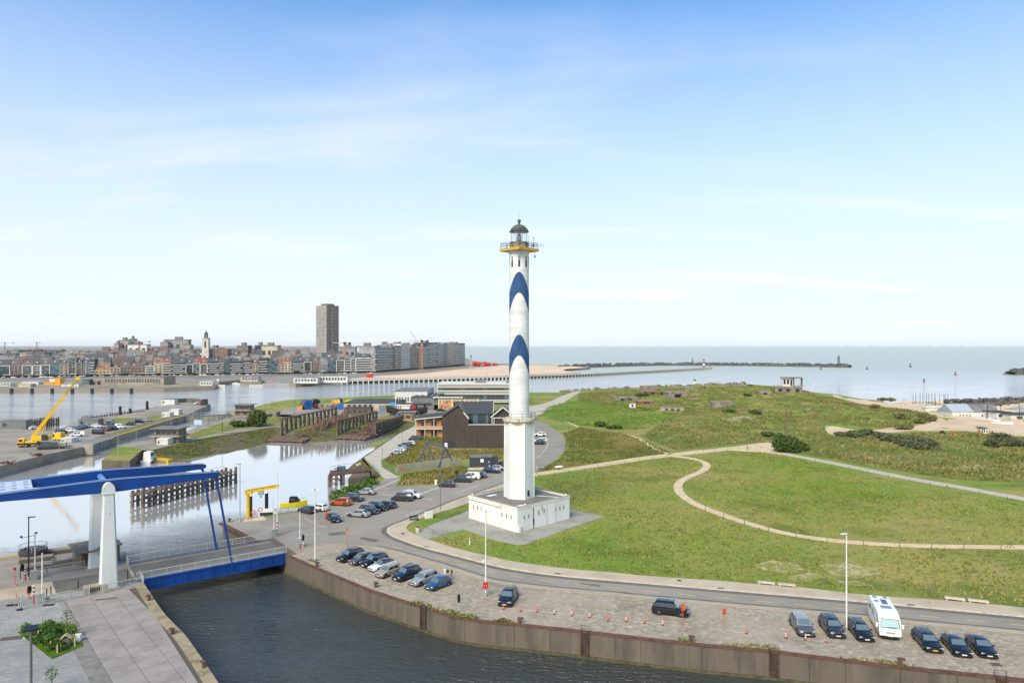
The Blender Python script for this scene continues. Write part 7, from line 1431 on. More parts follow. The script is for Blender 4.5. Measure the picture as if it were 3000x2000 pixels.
for i,(x,y,mt,lb)in enumerate([(22,1358,M_rust,'tangle of brown ropes and pipes at the left quay edge'),(105,1335,M_rust,'low heap of rusty chain in front of the grey van')]):
 m=MB()
 for k in range(26):a=Vector((rnd.uniform(-1.8,1.8),rnd.uniform(-.8,.8),rnd.uniform(.1,.8)));m.cyl(a,a+Vector((rnd.uniform(-1,1),rnd.uniform(-.6,.6),rnd.uniform(-.1,.3))),.14,n=6)
 o=m.build('scrap_heap',mt,loc=P(x,y));tag(o,lb,'scrap heap')
# THE TOWN ACROSS THE CHANNEL
UB=MB();UB.b2(-.5,.5,-.5,.5,0,1);UB=UB.mesh('box')
def ub(nm,mt,par,x0,x1,y0,y1,z0,z1):return link(nm,UB,mt,par,((x0+x1)/2,(y0+y1)/2,z0),None,(abs(x1-x0),abs(y1-y0),z1-z0))
UB.materials.append(M_conc2)
def fm(n,c,c2=.82):return M('facade_'+n,rgb(*c),.85,[(rgb(*(v*c2 for v in c)),.25,.42,.66,5)])
FC={'white':fm('white',(218,217,213)),'taupe':fm('taupe',(160,150,138)),'brown':fm('brown',(132,120,110)),'grey':fm('grey',(150,151,151)),'slate':fm('slate',(84,90,98)),'dark':fm('dark',(62,66,72)),'teal':fm('teal',(86,112,112)),'brick':fm('brick',(140,116,104)),'cream':fm('cream',(200,186,164)),'pink':fm('pink',(180,156,146)),'lilac':fm('lilac',(160,160,166)),'stone':fm('stone',(166,154,138)),'yellow':fm('yellow',(190,172,120))}
RC={'red':fm('roof_red',(140,96,84)),'orange':fm('roof_orange',(150,116,94)),'slate':fm('roof_slate',(90,94,100)),'brown':fm('roof_brown',(112,98,92)),'grey':fm('roof_grey',(136,134,130)),'flat':M_roofg}
FA,FB=P(0,1106),P(1090,1092)
def on_line(px,A,B):k=(px-CX)/FPX;dx,dy=B.x-A.x,B.y-A.y;t=(k*A.y-A.x)/(dx-k*dy);return A.lerp(B,t)
Mwb=M('balcony_white',rgb(206,206,202),.8)
def house(x0,x1,eave,top,wall,roof,style,fl,label,A=FA,B=FB,dep=14,group='waterfront apartment buildings',bays=None,name='apartment_building'):
 p,q=on_line(x0,A,B),on_line(x1,A,B);d=q-p;W=d.length-.05;Y=(p.y+q.y)/2;H=ZY(eave,Y);T=ZY(top,Y)if top else H
 o=empty(name,(p+q)/2,math.atan2(d.y,d.x),label,'building',group);wm=FC[wall];w_=ub('wall',wm,o,-W/2,W/2,0,dep,-.2,H)
 w_p=o
 if T-H>1.2:
  m=MB();i=min(W*.08,1);m.add([(-W/2,0,H),(W/2,0,H),(W/2,dep,H),(-W/2,dep,H),(-W/2+i*.2,dep*.28,T),(W/2-i*.2,dep*.28,T),(W/2-i*.2,dep*.72,T),(-W/2+i*.2,dep*.72,T)],[(0,1,5,4),(1,2,6,5),(2,3,7,6),(3,0,4,7),(4,5,6,7)]);r=m.build('roof',RC[roof],o)
  n=max(1,int(W/5))
  for k in range(n):x=-W/2+(k+.5)*W/n;f=.45;ub('skylight',Mwb if(k+fl)%2 else M_winb,r,x-.7,x+.7,dep*.28*f-.5,dep*.28*f+.25,H+(T-H)*f,H+(T-H)*f+1.3)
 else:ub('roof',RC['flat'],o,-W/2-.1,W/2+.1,-.1,dep+.1,H,H+.5);ub('plant_room',FC['grey'],o,-W*.2,W*.15,dep*.4,dep*.7,H+.5,H+2.6)
 fh=H/(fl+.35);nb=bays or max(2,round(W/3.6))
 ub('shopfront',M_dark,o,-W/2+.3,W/2-.3,-.06,.1,0,fh*.85)
 for f in range(1,fl):
  z=.2+f*fh
  if style=='bands':
   ub('window_strip',M_win,o,-W/2+.5,W/2-.4,-.05,.2,z+fh*.28,z+fh*.9);ub('balcony',Mwb,o,-W/2+(.2 if f%2 else W*.12),W/2-(.2 if f%3 else W*.2),-1.1,0,z-.12,z+fh*.22)
  elif style=='glass':
   for b in range(nb):x=-W/2+.4+b*(W-.8)/nb;ub('window',M_winb if(b+f)%3 else M_win,o,x,x+(W-.8)/nb-.18,-.06,.2,z+.12,z+fh-.18)
  elif style=='frame':
   for b in range(nb):x=-W/2+.9+b*(W-1.8)/nb;ub('window',M_win if(b*2+f)%5 else M_winb,o,x,x+(W-1.8)/nb-.25,-.05,.2,z+.3,z+fh-.25)
   ub('sill_band',wm,o,-W/2+.5,W/2-.5,-.7,0,z-.15,z+.25)
  else:
   for b in range(nb):s=W/nb;x=-W/2+b*s;ub('window',M_win,o,x+s*.24,x+s*.76,-.05,.2,z+fh*.25,z+fh*.82)
 if style=='frame':
  for x in(-W/2+.3,W/2-.3):ub('white_fin',Mwb if wall!='taupe' else FC['stone'],o,x-.35,x+.35,-.8,0,fh*.9,H)
  ub('white_fin',Mwb if wall!='taupe' else FC['stone'],o,-W/2,W/2,-.8,0,H-.5,H+.15)
 return o
cw_={'white':'white','taupe':'taupe','brown':'brown','grey':'grey','slate':'slate-blue','dark':'dark','teal':'teal glass','brick':'red brick','cream':'cream','pink':'pinkish','lilac':'lilac-grey','stone':'stone','yellow':'yellowish'}
sw_={'bands':'with white balcony bands','glass':'with glazed front','frame':'with framed window bays','grid':'with rows of small windows'}
FRONT=[(-12,30,1071,1053,'dark','slate','frame',5),(30,65,1071,1053,'brown','brown','grid',5),(65,95,1070,1054,'grey','brown','frame',5),(95,120,1070,1054,'white','slate','frame',5),(120,147,1069,1053,'grey','brown','frame',5),(147,174,1066,1054,'teal','slate','glass',5),(174,200,1065,1054,'taupe','slate','grid',5),(200,223,1048,0,'taupe','flat','frame',6),(223,240,1062,1054,'taupe','slate','frame',5),(240,262,1066,1057,'grey','slate','grid',5),(262,278,1053,0,'dark','flat','bands',6),(278,322,1084,1063,'yellow','orange','grid',2),(322,352,1076,0,'pink','flat','grid',3),(352,382,1072,1060,'brown','brown','grid',3),(382,426,1074,1064,'brick','brown','grid',3),(426,452,1071,0,'white','flat','bands',4),(452,476,1066,1049,'cream','orange','grid',4),(476,501,1063,1048,'cream','red','bands',5),(501,544,1062,1050,'slate','slate','bands',6),(544,566,1067,1052,'dark','slate','frame',5),(566,586,1062,1049,'cream','red','glass',5),(586,608,1066,1049,'pink','red','frame',5),(608,642,1058,1050,'dark','slate','bands',6),(642,657,1056,1050,'brown','brown','bands',6),(657,674,1050,0,'teal','flat','grid',6),(674,712,1059,1049,'dark','slate','bands',6),(712,738,1056,0,'dark','flat','bands',6),(738,757,1064,1054,'pink','brown','grid',5),(757,785,1050,0,'dark','flat','bands',6),(785,814,1058,1048,'slate','slate','glass',6),(814,833,1068,1047,'stone','orange','grid',4),(833,853,1060,1048,'cream','red','grid',5),(853,890,1058,1047,'slate','slate','bands',6),(890,912,1060,1047,'dark','slate','frame',5),(912,936,1060,1048,'brick','brown','grid',5),(936,960,1064,1050,'grey','grey','grid',5),(960,985,1058,1047,'slate','slate','glass',5),(985,1010,1055,1046,'cream','slate','frame',5),(1010,1027,1048,0,'pink','flat','bands',6),(1027,1043,1050,0,'white','flat','frame',6),(1043,1088,1048,1036,'white','slate','bands',6),(1088,1099,1052,0,'cream','flat','grid',6)]
for i,(x0,x1,e,t,wl_,rf,st,fl)in enumerate(FRONT):house(x0,x1,e,t,wl_,rf,st,fl,'%s waterfront building %s%s, %s from left'%(cw_[wl_],sw_[st],'' if not t else ' and %s roof'%rf,ORD[i]))
HA,HB=P(1098,1092),P(1362,1071)
HIGH=[(1099,1149,1019,'lilac','bands',9,5),(1149,1157,1015,'brown','grid',10,2),(1157,1175,1013,'grey','bands',10,3),(1175,1201,1007,'white','grid',11,5),(1201,1207,1017,'grey','grid',10,2),(1207,1221,1009,'stone','grid',11,2),(1221,1232,1018,'white','glass',9,3),(1232,1253,1012,'stone','bands',10,3),(1253,1282,1004,'dark','bands',11,4),(1282,1290,1010,'grey','bands',10,2),(1290,1297,1011,'pink','bands',10,2),(1297,1311,1007,'grey','grid',11,4),(1311,1331,1008,'cream','grid',10,5),(1331,1346,1006,'grey','bands',10,3),(1346,1362,1006,'slate','bands',10,3)]
for i,(x0,x1,e,wl_,st,fl,nb)in enumerate(HIGH):house(x0,x1,e,0,wl_,'flat',st,fl,'tall %s seafront block %s, %s from left in the tall row'%(cw_[wl_],sw_[st],ORD[i]),HA,HB,22,'tall blocks on the seafront',nb,'tower_block')
# houses crowding behind the waterfront
def hmesh(i):
 rr=random.Random(i);k=MB();k.b2(-.5,.5,-.5,.5,0,1);w_=k.mesh('wall');k=MB()
 if i%3:k.add([(-.52,-.52,1),(.52,-.52,1),(.52,.52,1),(-.52,.52,1),(-.52,0,1.38),(.52,0,1.38)],[(0,1,5,4),(2,3,4,5),(0,4,3),(1,2,5)])
 else:k.b2(-.52,.52,-.52,.52,1,1.05);k.b2(-.2,.15,-.2,.2,1.05,1.2)
 r_=k.mesh('roof');k=MB();nb,nf=3+i%3,2+i%3
 for a in range(nb):
  for b in range(nf):
   x=-.5+(a+.25)/nb;z=.15+b*.8/nf;k.b2(x,x+.5/nb,-.512,-.49,z,z+.45/nf);k.b2(.49,.512,x,x+.5/nb,z,z+.45/nf)
 return w_,r_,k.mesh('windows')
HM=[hmesh(i)for i in range(9)];rnd=random.Random(11)
wn_=['white','grey','cream','brick','white','stone','taupe','lilac','white','grey'];rn_=['red','slate','brown','grey','grey','slate','brown','grey','slate','grey']
def rear(px,Y,W,H,wl_,rf,k,label,group,dep=None,rz=.3):
 o=empty('town_house',((px-CX)/FPX*Y,Y,0),rz,label,'house',group);s=(W,dep or W*.9,H);a,b,c=HM[k%9];link('wall',a,FC[wl_],o,None,None,s);link('roof',b,RC[rf],o,None,None,s);tag(link('windows',c,M_win,o,None,None,s),kind='stuff');return o
cnt=0
for j,(Y,hmin,hmax,step)in enumerate([(800,13,18,19),(900,13,19,18),(1020,13,20,18),(1180,14,21,17),(1400,14,21,17),(1700,14,22,17),(2150,14,22,18)]):
 x=-15+j*5
 while x<(1085 if j<4 else 1150):
  W=step*Y/2000*rnd.uniform(.8,1.25);wl_,rf=rnd.choice(wn_),rnd.choice(rn_);H=rnd.uniform(hmin,hmax);k=rnd.randrange(9)
  if on_line(x,FA,FB).y+25<Y:rear(x,Y+rnd.uniform(-30,30),W,H*(.78 if x<300 else 1),wl_,rf,k,'%s town house with %s %s roof behind the waterfront'%(cw_[wl_].replace(' glass',''),rf,'pitched' if k%3 else 'flat'),'town houses behind the waterfront: %s, %s %s roof'%(wl_,rf,'pitched' if k%3 else 'flat'));cnt+=1
  x+=step*rnd.uniform(.85,1.3)
for i,(x0,x1,yt,Y,wl_,lb)in enumerate([(340,353,1000,1700,'pink','pale pink high-rise, leftmost of the far cluster'),(353,382,990,1720,'pink','broad pinkish high-rise in the far cluster'),(383,397,986,1740,'pink','slim pinkish high-rise, tallest of the far cluster'),(380,436,1003,1650,'white','wide white block under red scaffolding in the far cluster'),(475,496,996,1800,'grey','grey high-rise left of the broad glass one'),(496,556,988,1820,'grey','broad grey glassy high-rise left of the church tower'),(542,562,1005,1700,'stone','low stone block in front of the broad grey high-rise'),(700,732,1005,1200,'brown','brown block right of the church on the skyline'),(752,776,1004,1210,'dark','dark rooftop block left of the cream apartment block'),(772,818,1005,1150,'cream','broad cream apartment block on the skyline'),(615,650,1013,1000,'brick','dark red brick block behind the church tower'),(1050,1105,1006,1020,'white','white apartment block behind the seafront on the skyline'),(1108,1148,1003,1060,'brown','brown rooftop block, highest left of the seafront row'),(995,1045,1010,1100,'grey','grey apartment block right of the tall tower')]):
 rear((x0+x1)/2,Y,(x1-x0)*Y/2000,ZY(yt,Y)*.86,wl_,'flat',(3,6,0)[i%3],lb,None,18,.0)
def europa():
 Y=1207.;X=(960-CX)/FPX*Y;H=ZY(896,Y);o=empty('tower_block',(X,Y,0),R(-40),'tallest grey residential tower standing alone above the town','tower block');W,D=30.,25.;ub('wall',fm('tower',(160,158,154)),o,-W/2,W/2,-D/2,D/2,0,H);ub('end_wall',fm('tower_brown',(122,112,106)),o,W/2,W/2+.3,-D/2,D/2,0,H);ub('roof_house',FC['brown'],o,-W*.3,W*.3,-D*.3,D*.3,H,H+3.5);n=34
 for k in range(n):z=4+(H-5)*k/n;ub('balcony_band',fm('tower_band',(196,194,190)),o,-W/2,W/2-.2,-D/2-.9,-D/2,z,z+1.15);ub('window',M_win if k%2 else Mwb,o,W/2+.25,W/2+.45,-1.5+(k%2)*2.2,-.2+(k%2)*2.2,z,z+1.6)
 for x in(-W/2,-W/6,W/6):ub('pier',fm('tower',(160,158,154)),o,x,x+.9,-D/2-1.0,-D/2,2,H)
europa()
def church():
 Y=900.;o=empty('church',((604-CX)/FPX*Y,Y,0),R(8),'pale stone church tower with dark open lantern above the town','church');h=ZY(991,Y);W=8.;m=MB();m.box((0,0,h/2),(W*1.06,W*1.06,h),0,None,.92);m.build('tower',fm('church_stone',(210,203,192)),o);ub('belfry_opening',M_dark,o,-1.0,1.0,-W/2-.08,-W/2+.6,h-12,h-4);ub('cornice',FC['stone'],o,-4.1,4.1,-4.1,4.1,h,h+.6)
 for k in range(6):t=k*math.pi/3;m=MB();m.cyl((2.2*math.cos(t),2.2*math.sin(t),h+.6),(1.9*math.cos(t),1.9*math.sin(t),h+5.5),.4,n=6);m.build('lantern_column',M_dark,o)
 m=MB();m.lathe([(2.6,h+5.5),(2.2,h+6.5),(1.5,h+7.6),(.9,h+8),(.7,h+9.2),(.2,h+10)],10);m.build('cupola',M_dark,o,40);m=MB();m.cyl((0,0,h+10),(0,0,h+12.5),.12,n=6);m.build('cross',M_dark,o);ub('nave',FC['brick'],o,4.2,26,3,24,0,h-14)
church()
def tcrane(px,Y,ytop,jib,cj,label,col=None,z0=0,tilt=0,rz=0):
 H=ZY(ytop,Y);o=empty('tower_crane',((px-CX)/FPX*Y,Y,z0),rz,label,'crane','tower cranes over the town');mt=col or M('crane_orange',rgb(196,130,84),.6);m=MB()
 for sx,sy in((-1,-1),(1,-1),(1,1),(-1,1)):m.bar((sx,sy,0),(sx,sy,H),.35)
 for k in range(int(H/4)):z=k*4;m.bar((-1,-1,z),(1,-1,z+4),.25);m.bar((1,1,z),(1,-1,z+4),.25);m.bar((-1,-1,z+4),(1,-1,z+4),.25)
 m.build('mast',mt,o);e=Vector((-jib*math.cos(tilt),0,H+jib*math.sin(tilt)));m=MB();m.bar((0,0,H),e,.9,.9);m.build('jib',M_steel,o);m=MB();m.bar((0,0,H),(cj,0,H),1.1,.9);m.build('counter_jib',M_steel,o);ub('ballast',M_dark,o,cj-3,cj,-1,1,H-2,H+.8);ub('cab',M_dark,o,-1.5,1.5,-1.5,1.5,H-2,H+1.2)
tcrane(1236,930,998,18,9,'orange tower crane rising in front of the seafront blocks');tcrane(1228,960,1010,22,9,'second crane with luffing jib leaning left by the seafront blocks',tilt=R(58));tcrane(1010,900,1004,16,8,'tower crane between the tall tower and the seafront');tcrane(14,2300,1004,20,30,'far tower crane at the left edge of the skyline',M_dark);tcrane(108,2400,1003,14,12,'far tower crane, second from the left edge',M_dark);tcrane(408,1640,1000,30,26,'red tower crane by the far high-rise cluster',M_red)
# waterfront clutter
G6='construction quay across the channel'
for x0,x1,yb,yt,dep,mt,rm,lb,ca in[(160,176,1128,1109,5,M('bright_orange',rgb(236,158,28),.6),M_yelp,'tall orange container stack on the far construction quay','container'),(128,158,1127,1120,5,M('site_orange',rgb(206,150,74),.6),M_yelp,'long orange container on the far construction quay','container'),(54,90,1134,1125,6,FC['cream'],FC['cream'],'cream container row near the far quay edge','container'),(64,112,1126,1119,9,FC['white'],M('lilac_roof',rgb(196,198,214),.6),'white tent roof on the far construction quay','tent'),(0,30,1131,1122,6,FC['white'],FC['white'],'white cabins at the left end of the far quay','cabin'),(180,230,1132,1124,5,FC['white'],FC['stone'],'pale bag stack on the far construction quay','stack'),(240,262,1128,1112,5,FC['teal'],FC['teal'],'teal container stack beside the pink heap','container'),(264,285,1127,1117,5,FC['pink'],FC['pink'],'pink tarpaulin heap on the far quay','heap'),(298,480,1128,1104,20,FC['taupe'],RC['grey'],'long low concrete shell building on the far quay','building'),(145,185,1118,1108,4,FC['white'],RC['red'],'white pavilion with red edge on the far promenade','pavilion'),(705,756,1116,1104,9,FC['cream'],M('hall_blue_roof',rgb(62,112,176),.5),'low cream hall with bright blue roof by the inner harbour','building'),(860,930,1122,1106,10,FC['white'],RC['grey'],'long white pilot station on the far pier','building'),(931,1018,1120,1101,9,FC['white'],RC['grey'],'taller white pier building right of the pilot station','building'),(1074,1090,1106,1094,5,M_red,Mwb,'red kiosk with white peaked roof on the far beach','kiosk'),(585,622,1129,1118,6,Mwb,Mwb,'white barge cabin at the end of the far quay','cabin')]:
 bldg('quay_unit' if ca!='building' else 'harbour_building',lb,x0,x1,yb,yt,dep,mt,rm,row(max(2,int((x1-x0)/9)),.05,.95,.35,.75)if ca in('building','cabin')else(),cat_=ca,over=.3,group=G6 if ca!='building' else None)
Mfd=M('dock_fender',rgb(34,40,52),.8)
for i,x in enumerate((34,94,153,212,270,328,385)):b=P(x,1144,-1);m=MB();m.box((0,0,-.4),(1.9,1.5,4.2));o=m.build('dock_fender',Mfd,loc=b);tag(o,'dark square fender on the far quay wall, %s from left'%ORD[i],'fender','fenders on the far quay')
e_=[P(730,1136,WZ),P(770,1135,WZ),P(810,1133,WZ),P(845,1131.5,WZ),P(880,1130,WZ)];o=empty('sheet_pile_wall',e_[0],0,'white sheet pile wall in front of the yacht harbour','wall')
for a,b in zip(e_[:-1],e_[1:]):
 for k in range(5):p,q=a.lerp(b,k/5),a.lerp(b,(k+1)/5);m=MB();m.box((p+q)/2+Vector((0,0,1.3)),((q-p).length*.92,1.2,3.2),math.atan2((q-p).y,(q-p).x));m.build('pile_panel',Mwb,o,world=True)
m=MB();q=P(650,1136,WZ);m.box((q.x,q.y,WZ+1.2),(6.5,2,3.2));topmesh('dolphin_wall',m,Mwb,'short white sheet pile dolphin at the inner harbour mouth','dolphin')
gy='yachts in the inner harbour'
for i,(x,y,mh)in enumerate([(770,1126,15),(776,1124,13),(820,1124,14),(782,1127,10),(858,1122,13),(692,1120,9),(972,1112,16),(980,1112,14)]):boat(wz(x,y+5),R(20+i*31),9,2.8,'white sailing yacht with bare mast in the inner harbour, %s from left'%ORD[[2,3,5,4,6,1,7,8][i]-1],Mboat,(-1.5,1.5,.9),None,mh,group=gy)
boat(wz(642,1126),R(80),12,4,'red and white tugboat in the inner harbour',M_red,(-2,2,4),FC['white'],6,1.4)
def tiny_car(loc,rz,col,label,group):
 o=empty('parked_car',loc,rz,label,'car',group);t=rnd.choice(('hatch','suv','wagon','van'));link('body',CM[t]['body'],paint(col),o);link('cabin',CM[t]['cabin'],M_glass if col!='black' else paint(col),o)
 for sx in(-1.2,1.2):link('wheel',CM[t]['wheel'],M_black,o,(sx,-.8,.34))
for i in range(64):
 px=10+i*17+rnd.uniform(-5,5);q=on_line(px,FA,FB);d=(FB-FA).normalized();nr=Vector((d.y,-d.x,0));a=q+nr*(9 if i%3 else 16)
 c=rnd.choice(('white','black','darkgrey','silver','grey','navy','red','white'));tiny_car((a.x,a.y,.05),math.atan2(d.y,d.x),c,'%s car parked along the far waterfront street'%{'darkgrey':'dark grey','red':'dark red'}.get(c,c),'cars along the far waterfront street')
for i in range(30):
 px=20+i*34+rnd.uniform(-8,8);q=on_line(px,FA,FB);d=(FB-FA).normalized();nr=Vector((d.y,-d.x,0));a=q+nr*3.2;o=empty('terrace_awning',a,math.atan2(d.y,d.x),'%s awning of a waterfront terrace'%('white','dark','cream')[i%3],'awning','terrace awnings on the waterfront');W=rnd.uniform(5,10);ub('canvas',(Mwb,M_dark,FC['cream'])[i%3],o,-W/2,W/2,-2,2,2.7,3.1)
 for x in(-W/2+.2,W/2-.2):ub('post',M_dark,o,x-.1,x+.1,-1.9,-1.7,0,2.7)
# BREAKWATERS, PIERS, SEA MARKS
def rocks(label,pts,W,H,r,zb=WZ,name='breakwater',seed=1,mt=None):
 l=cat(pts,3);m=MB();rr=random.Random(seed);L=sum((l[i+1]-l[i]).length for i in range(len(l)-1));n=int(L*W/(r*r)*.55);lo=resamp(l,max(n,8));of=offset(lo,1)
 for i,(p,q)in enumerate(zip(lo,of)):
  t=rr.uniform(-1,1);d=(q-p);z=zb+H*(1-abs(t)**1.4)*rr.uniform(.75,1.05);s=r*rr.uniform(.6,1.25);c=p+d*(t*W/2);M_=Matrix.Rotation(rr.uniform(0,6),3,'Z')@Matrix.Rotation(rr.uniform(-.5,.5),3,'X');m.box((c.x,c.y,z),(s*1.3,s,s*.8),0,M_)
 o=empty(name,pts[0],0,label,name.replace('_',' '));core=MB();a,b=offset(lo,W*.42),offset(lo,-W*.42);strip_mb(a,b,zb+H*.5,H,min(80,len(lo)),core);core.build('core',mt or M_rock,o,world=True);tag(m.build('armour_rocks',mt or M_rock,o,world=True),kind='stuff');return o
def D(x,Y):return Vector(((x-CX)/FPX*Y,Y,0))
rocks('long dark rock breakwater far out behind the lighthouse',[P(1640,1079,WZ),P(1760,1075,WZ),P(1880,1071.5,WZ),P(1980,1070.5,WZ),P(2120,1071,WZ),P(2300,1073,WZ),P(2420,1075,WZ),P(2490,1076.5,WZ)],13,5.5,3.2,seed=2)
rocks('tip of another rock breakwater at the right edge',[P(2962,1097,WZ),P(3010,1096,WZ),P(3200,1092,WZ)],16,8,3.2,seed=3)
rocks('pale rock revetment along the channel behind the dunes',wl((1640,1150),(1700,1144),(1780,1140),(1850,1136)),9,3.6,2.2,-2.6,'revetment',4,M_bunker);rocks('pale rock revetment along the outer shore of the dunes',wl((1930,1133),(2050,1129),(2180,1125)),9,3.6,2.4,-2.4,'revetment',5,M_bunker)
rocks('dark rock groyne behind the beach club',wl((2775,1184),(2830,1185),(2900,1182),(3000,1178),(3150,1174)),12,3.2,2.0,-.4,'groyne',6)
def pier():
 pts=cat([P(1000,1124,WZ),P(1100,1122,WZ),P(1310,1117,WZ),P(1440,1113,WZ),P(1560,1108,WZ),P(1700,1103,WZ),P(1850,1095,WZ),P(1960,1089,WZ),P(2060,1083,WZ),P(2078,1080,WZ)],6);o=empty('timber_pier',pts[0],0,'long pale pier on dark trestles curving out behind the lighthouse','pier');m=strip_mb(offset(pts,3),offset(pts,-3),.3,.9);m.build('deck',M('pier_white',rgb(196,194,186),.8),o,world=True);m=strip_mb(offset(pts,-3.1),offset(pts,-3.3),1.5,.5);m.build('parapet',Mwb,o,world=True);m=strip_mb(offset(pts,2.5),offset(pts,-2.5),-.9,3);m.build('dark_under_band',M_dark,o,world=True)  # includes a solid dark band below the deck, behind the trestles
 L=sum((pts[i+1]-pts[i]).length for i in range(len(pts)-1));n=min(290,int(L/5));lo=resamp(pts,n);of=offset(lo,-1);k=MB();k.bar((0,0,-1),(0,-1.4,3.2),.9,.9);k.bar((0,-1.4,-1),(0,-1.4,3.2),.8,.8);km=k.mesh('trestle')
 for p,q in zip(lo,of):d=q-p;link('trestle',km,Mwb if p.y<760 else M_conc2,o,p+d*2.6-o.location+Vector((0,0,WZ-o.location.z)),(0,0,math.atan2(d.y,d.x)+math.pi/2))
pier()
def mark(x,y,ytop,r,label,bands,cat_='beacon',name='harbour_beacon'):
 b=P(x,y,WZ);Y=b.y;h=ZY(ytop,Y)-WZ;o=empty(name,b,0,label,cat_);n=len(bands)
 for k,mt in enumerate(bands):m=MB();m.cyl((0,0,h*k/n),(0,0,h*(k+1)/n),r,n=12);m.build('band',mt,o)
 m=MB();m.cyl((0,0,h),(0,0,h+r*1.3),r*.5,n=8);m.build('lantern',M_dark,o);m=MB();m.cyl((0,0,h),(0,0,h+r*.15),r*1.35,n=12);m.build('gallery',M_dark,o)
mark(2062,1079,1056,1.9,'black and white banded beacon at the end of the pale pier',[M_black,M_black,Mwb,Mwb,M_black,Mwb]);mark(2457,1073,1046,2.0,'grey green beacon tower near the tip of the rock breakwater',[M('beacon_green',rgb(92,112,106),.7)]*3);mark(2035,1136,1115,1.2,'pale slender beacon on the shore behind the dunes',[M_white,Mwb,M_white])
def buoy(x,y,r,h,mt,label):
 o=empty('buoy',P(x,y,WZ),0,label,'buoy','buoys in the fairway');m=MB();m.lathe([(r*.6,-.6),(r,0),(r,.8),(r*.5,1.2)],12);m.build('float',mt,o,40);m=MB()
 for k in range(4):t=k*math.pi/2;m.bar((r*.6*math.cos(t),r*.6*math.sin(t),1),(.3*math.cos(t),.3*math.sin(t),h),.3)
 m.build('cage',mt,o);m=MB();m.box((0,0,h+.4),(.9,.9,1.0));m.build('top_mark',mt,o)
Mrb=M('buoy_red',rgb(150,36,52),.5)
buoy(2799,1098,1.7,3.4,Mrb,'large red buoy at the right of the fairway');buoy(2707,1117,.9,1.8,Mrb,'small red buoy nearer the beach');buoy(2667,1075,2.4,6,M_dark,'dark green buoy right of the breakwater tip');buoy(2405,1083,1.3,3.4,M_dark,'tiny dark buoy below the breakwater, left one');buoy(2540,1082,1.5,4,M_dark,'tiny dark buoy right of the breakwater beacon');buoy(2029,1060,2,9,M_dark,'small dark sea mark beyond the breakwater')
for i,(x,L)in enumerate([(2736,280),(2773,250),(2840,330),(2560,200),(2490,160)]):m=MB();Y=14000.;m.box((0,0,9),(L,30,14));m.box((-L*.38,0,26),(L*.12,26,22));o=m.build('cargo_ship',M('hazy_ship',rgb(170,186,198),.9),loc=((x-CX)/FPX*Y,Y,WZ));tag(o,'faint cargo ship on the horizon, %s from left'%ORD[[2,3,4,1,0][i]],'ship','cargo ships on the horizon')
def sculpture(x,y,s,label):
 o=empty('red_sculpture',P(x,y),random.uniform(0,3),label,'sculpture','red crumpled sculptures on the promenade')
 for k in range(3):rr=random.Random(x+k);m=MB();m.sph((0,0,0),s,9,6,(1.3,1,.8),.35,rr);m.build('crumpled_block',M('sculpture_red',rgb(200,52,36),.5),o,loc=((k-1)*s*1.3,(k%2)*s,s*(.8+.5*(k==1))))
sculpture(1398,1072,3.6,'largest red crumpled sculpture right of the monument');sculpture(1426,1072,3.4,'red crumpled sculpture in the middle of the promenade group');sculpture(1450,1071,2.2,'smallest red sculpture at the right of the group')
o=empty('monument',P(1380,1079),0,'slim stone monument column with a statue on the far promenade','monument');m=MB();m.box((0,0,1),(6,5,2));m.box((0,0,9),(3.4,3,15),0,None,.7);m.build('column',FC['stone'],o);m=MB();m.sph((0,0,18),.9,8,6,(1,1,2.4));m.build('statue',M_dark,o)
# DUNES: BUNKERS, WATCH POST, BEACH CLUB
def on_land(x,y):
 z=0.
 for _ in range(8):p=P(x,y,z);z=.5*z+.5*hgt(p.x,p.y)
 return Vector((p.x,p.y,z))
for x,y,W,Dp,H,sl,lb,mt in[(1905,1141,14,8,3.2,0,'round-topped bunker on the skyline, leftmost of the dune bunkers',None),(1912,1156,9,6,2.6,1,'brick-red sunken bunker below the skyline bunker',M_brick),(1835,1174,17,6,2.4,2,'long brownish bunker with red brick front at the left of the dunes',M_bunker),(1895,1184,12,7,2.2,1,'low orange brick bunker roof in the grass',M_brick),(1986,1168,15,10,4.6,1,'large square concrete gun bunker in the middle of the dunes',None),(2025,1150,10,6,2.6,0,'flat concrete slab bunker behind the large gun bunker',None),(1970,1203,14,5,1.6,3,'long low pink roofed shelter at the foot of the dunes',M('pink_slab',rgb(176,150,136),.9)),(2165,1145,11,8,5.0,0,'tall square concrete blockhouse on the dune crest',None),(2120,1192,13,7,3.0,0,'sloping concrete bunker in the right of the dunes',None),(2030,1178,8,4,2.2,1,'small red brick ruin beside the gun bunker',M_brick),(2242,1158,9,6,2.6,1,'low concrete bunker beside the watch post',None),(1853,1193,4,3,2.6,1,'tiny white hut in the dune grass',M_whiteb)]:
 p=on_land(x,y);W*=.86;H*=.78
 o=empty('bunker',p,R(random.uniform(-14,14)),lb,'bunker');m=MB();m.box((0,Dp/2,H/2-.8),(W,Dp,H+1.6),0,None,.93);b_=m.build('casemate',mt or M_bunker,o);m=MB();m.box((0,Dp/2,H+.2),(W*.99,Dp*.97,.45),0,None,.95);m.build('roof_slab',M_bunker,o)
 for k in range(sl):m=MB();m.box(((k-(sl-1)/2)*W/max(1,sl)*.7,0,H*.5),(W/sl*.3,.5,H*.45));m.build('opening',M_black,b_)
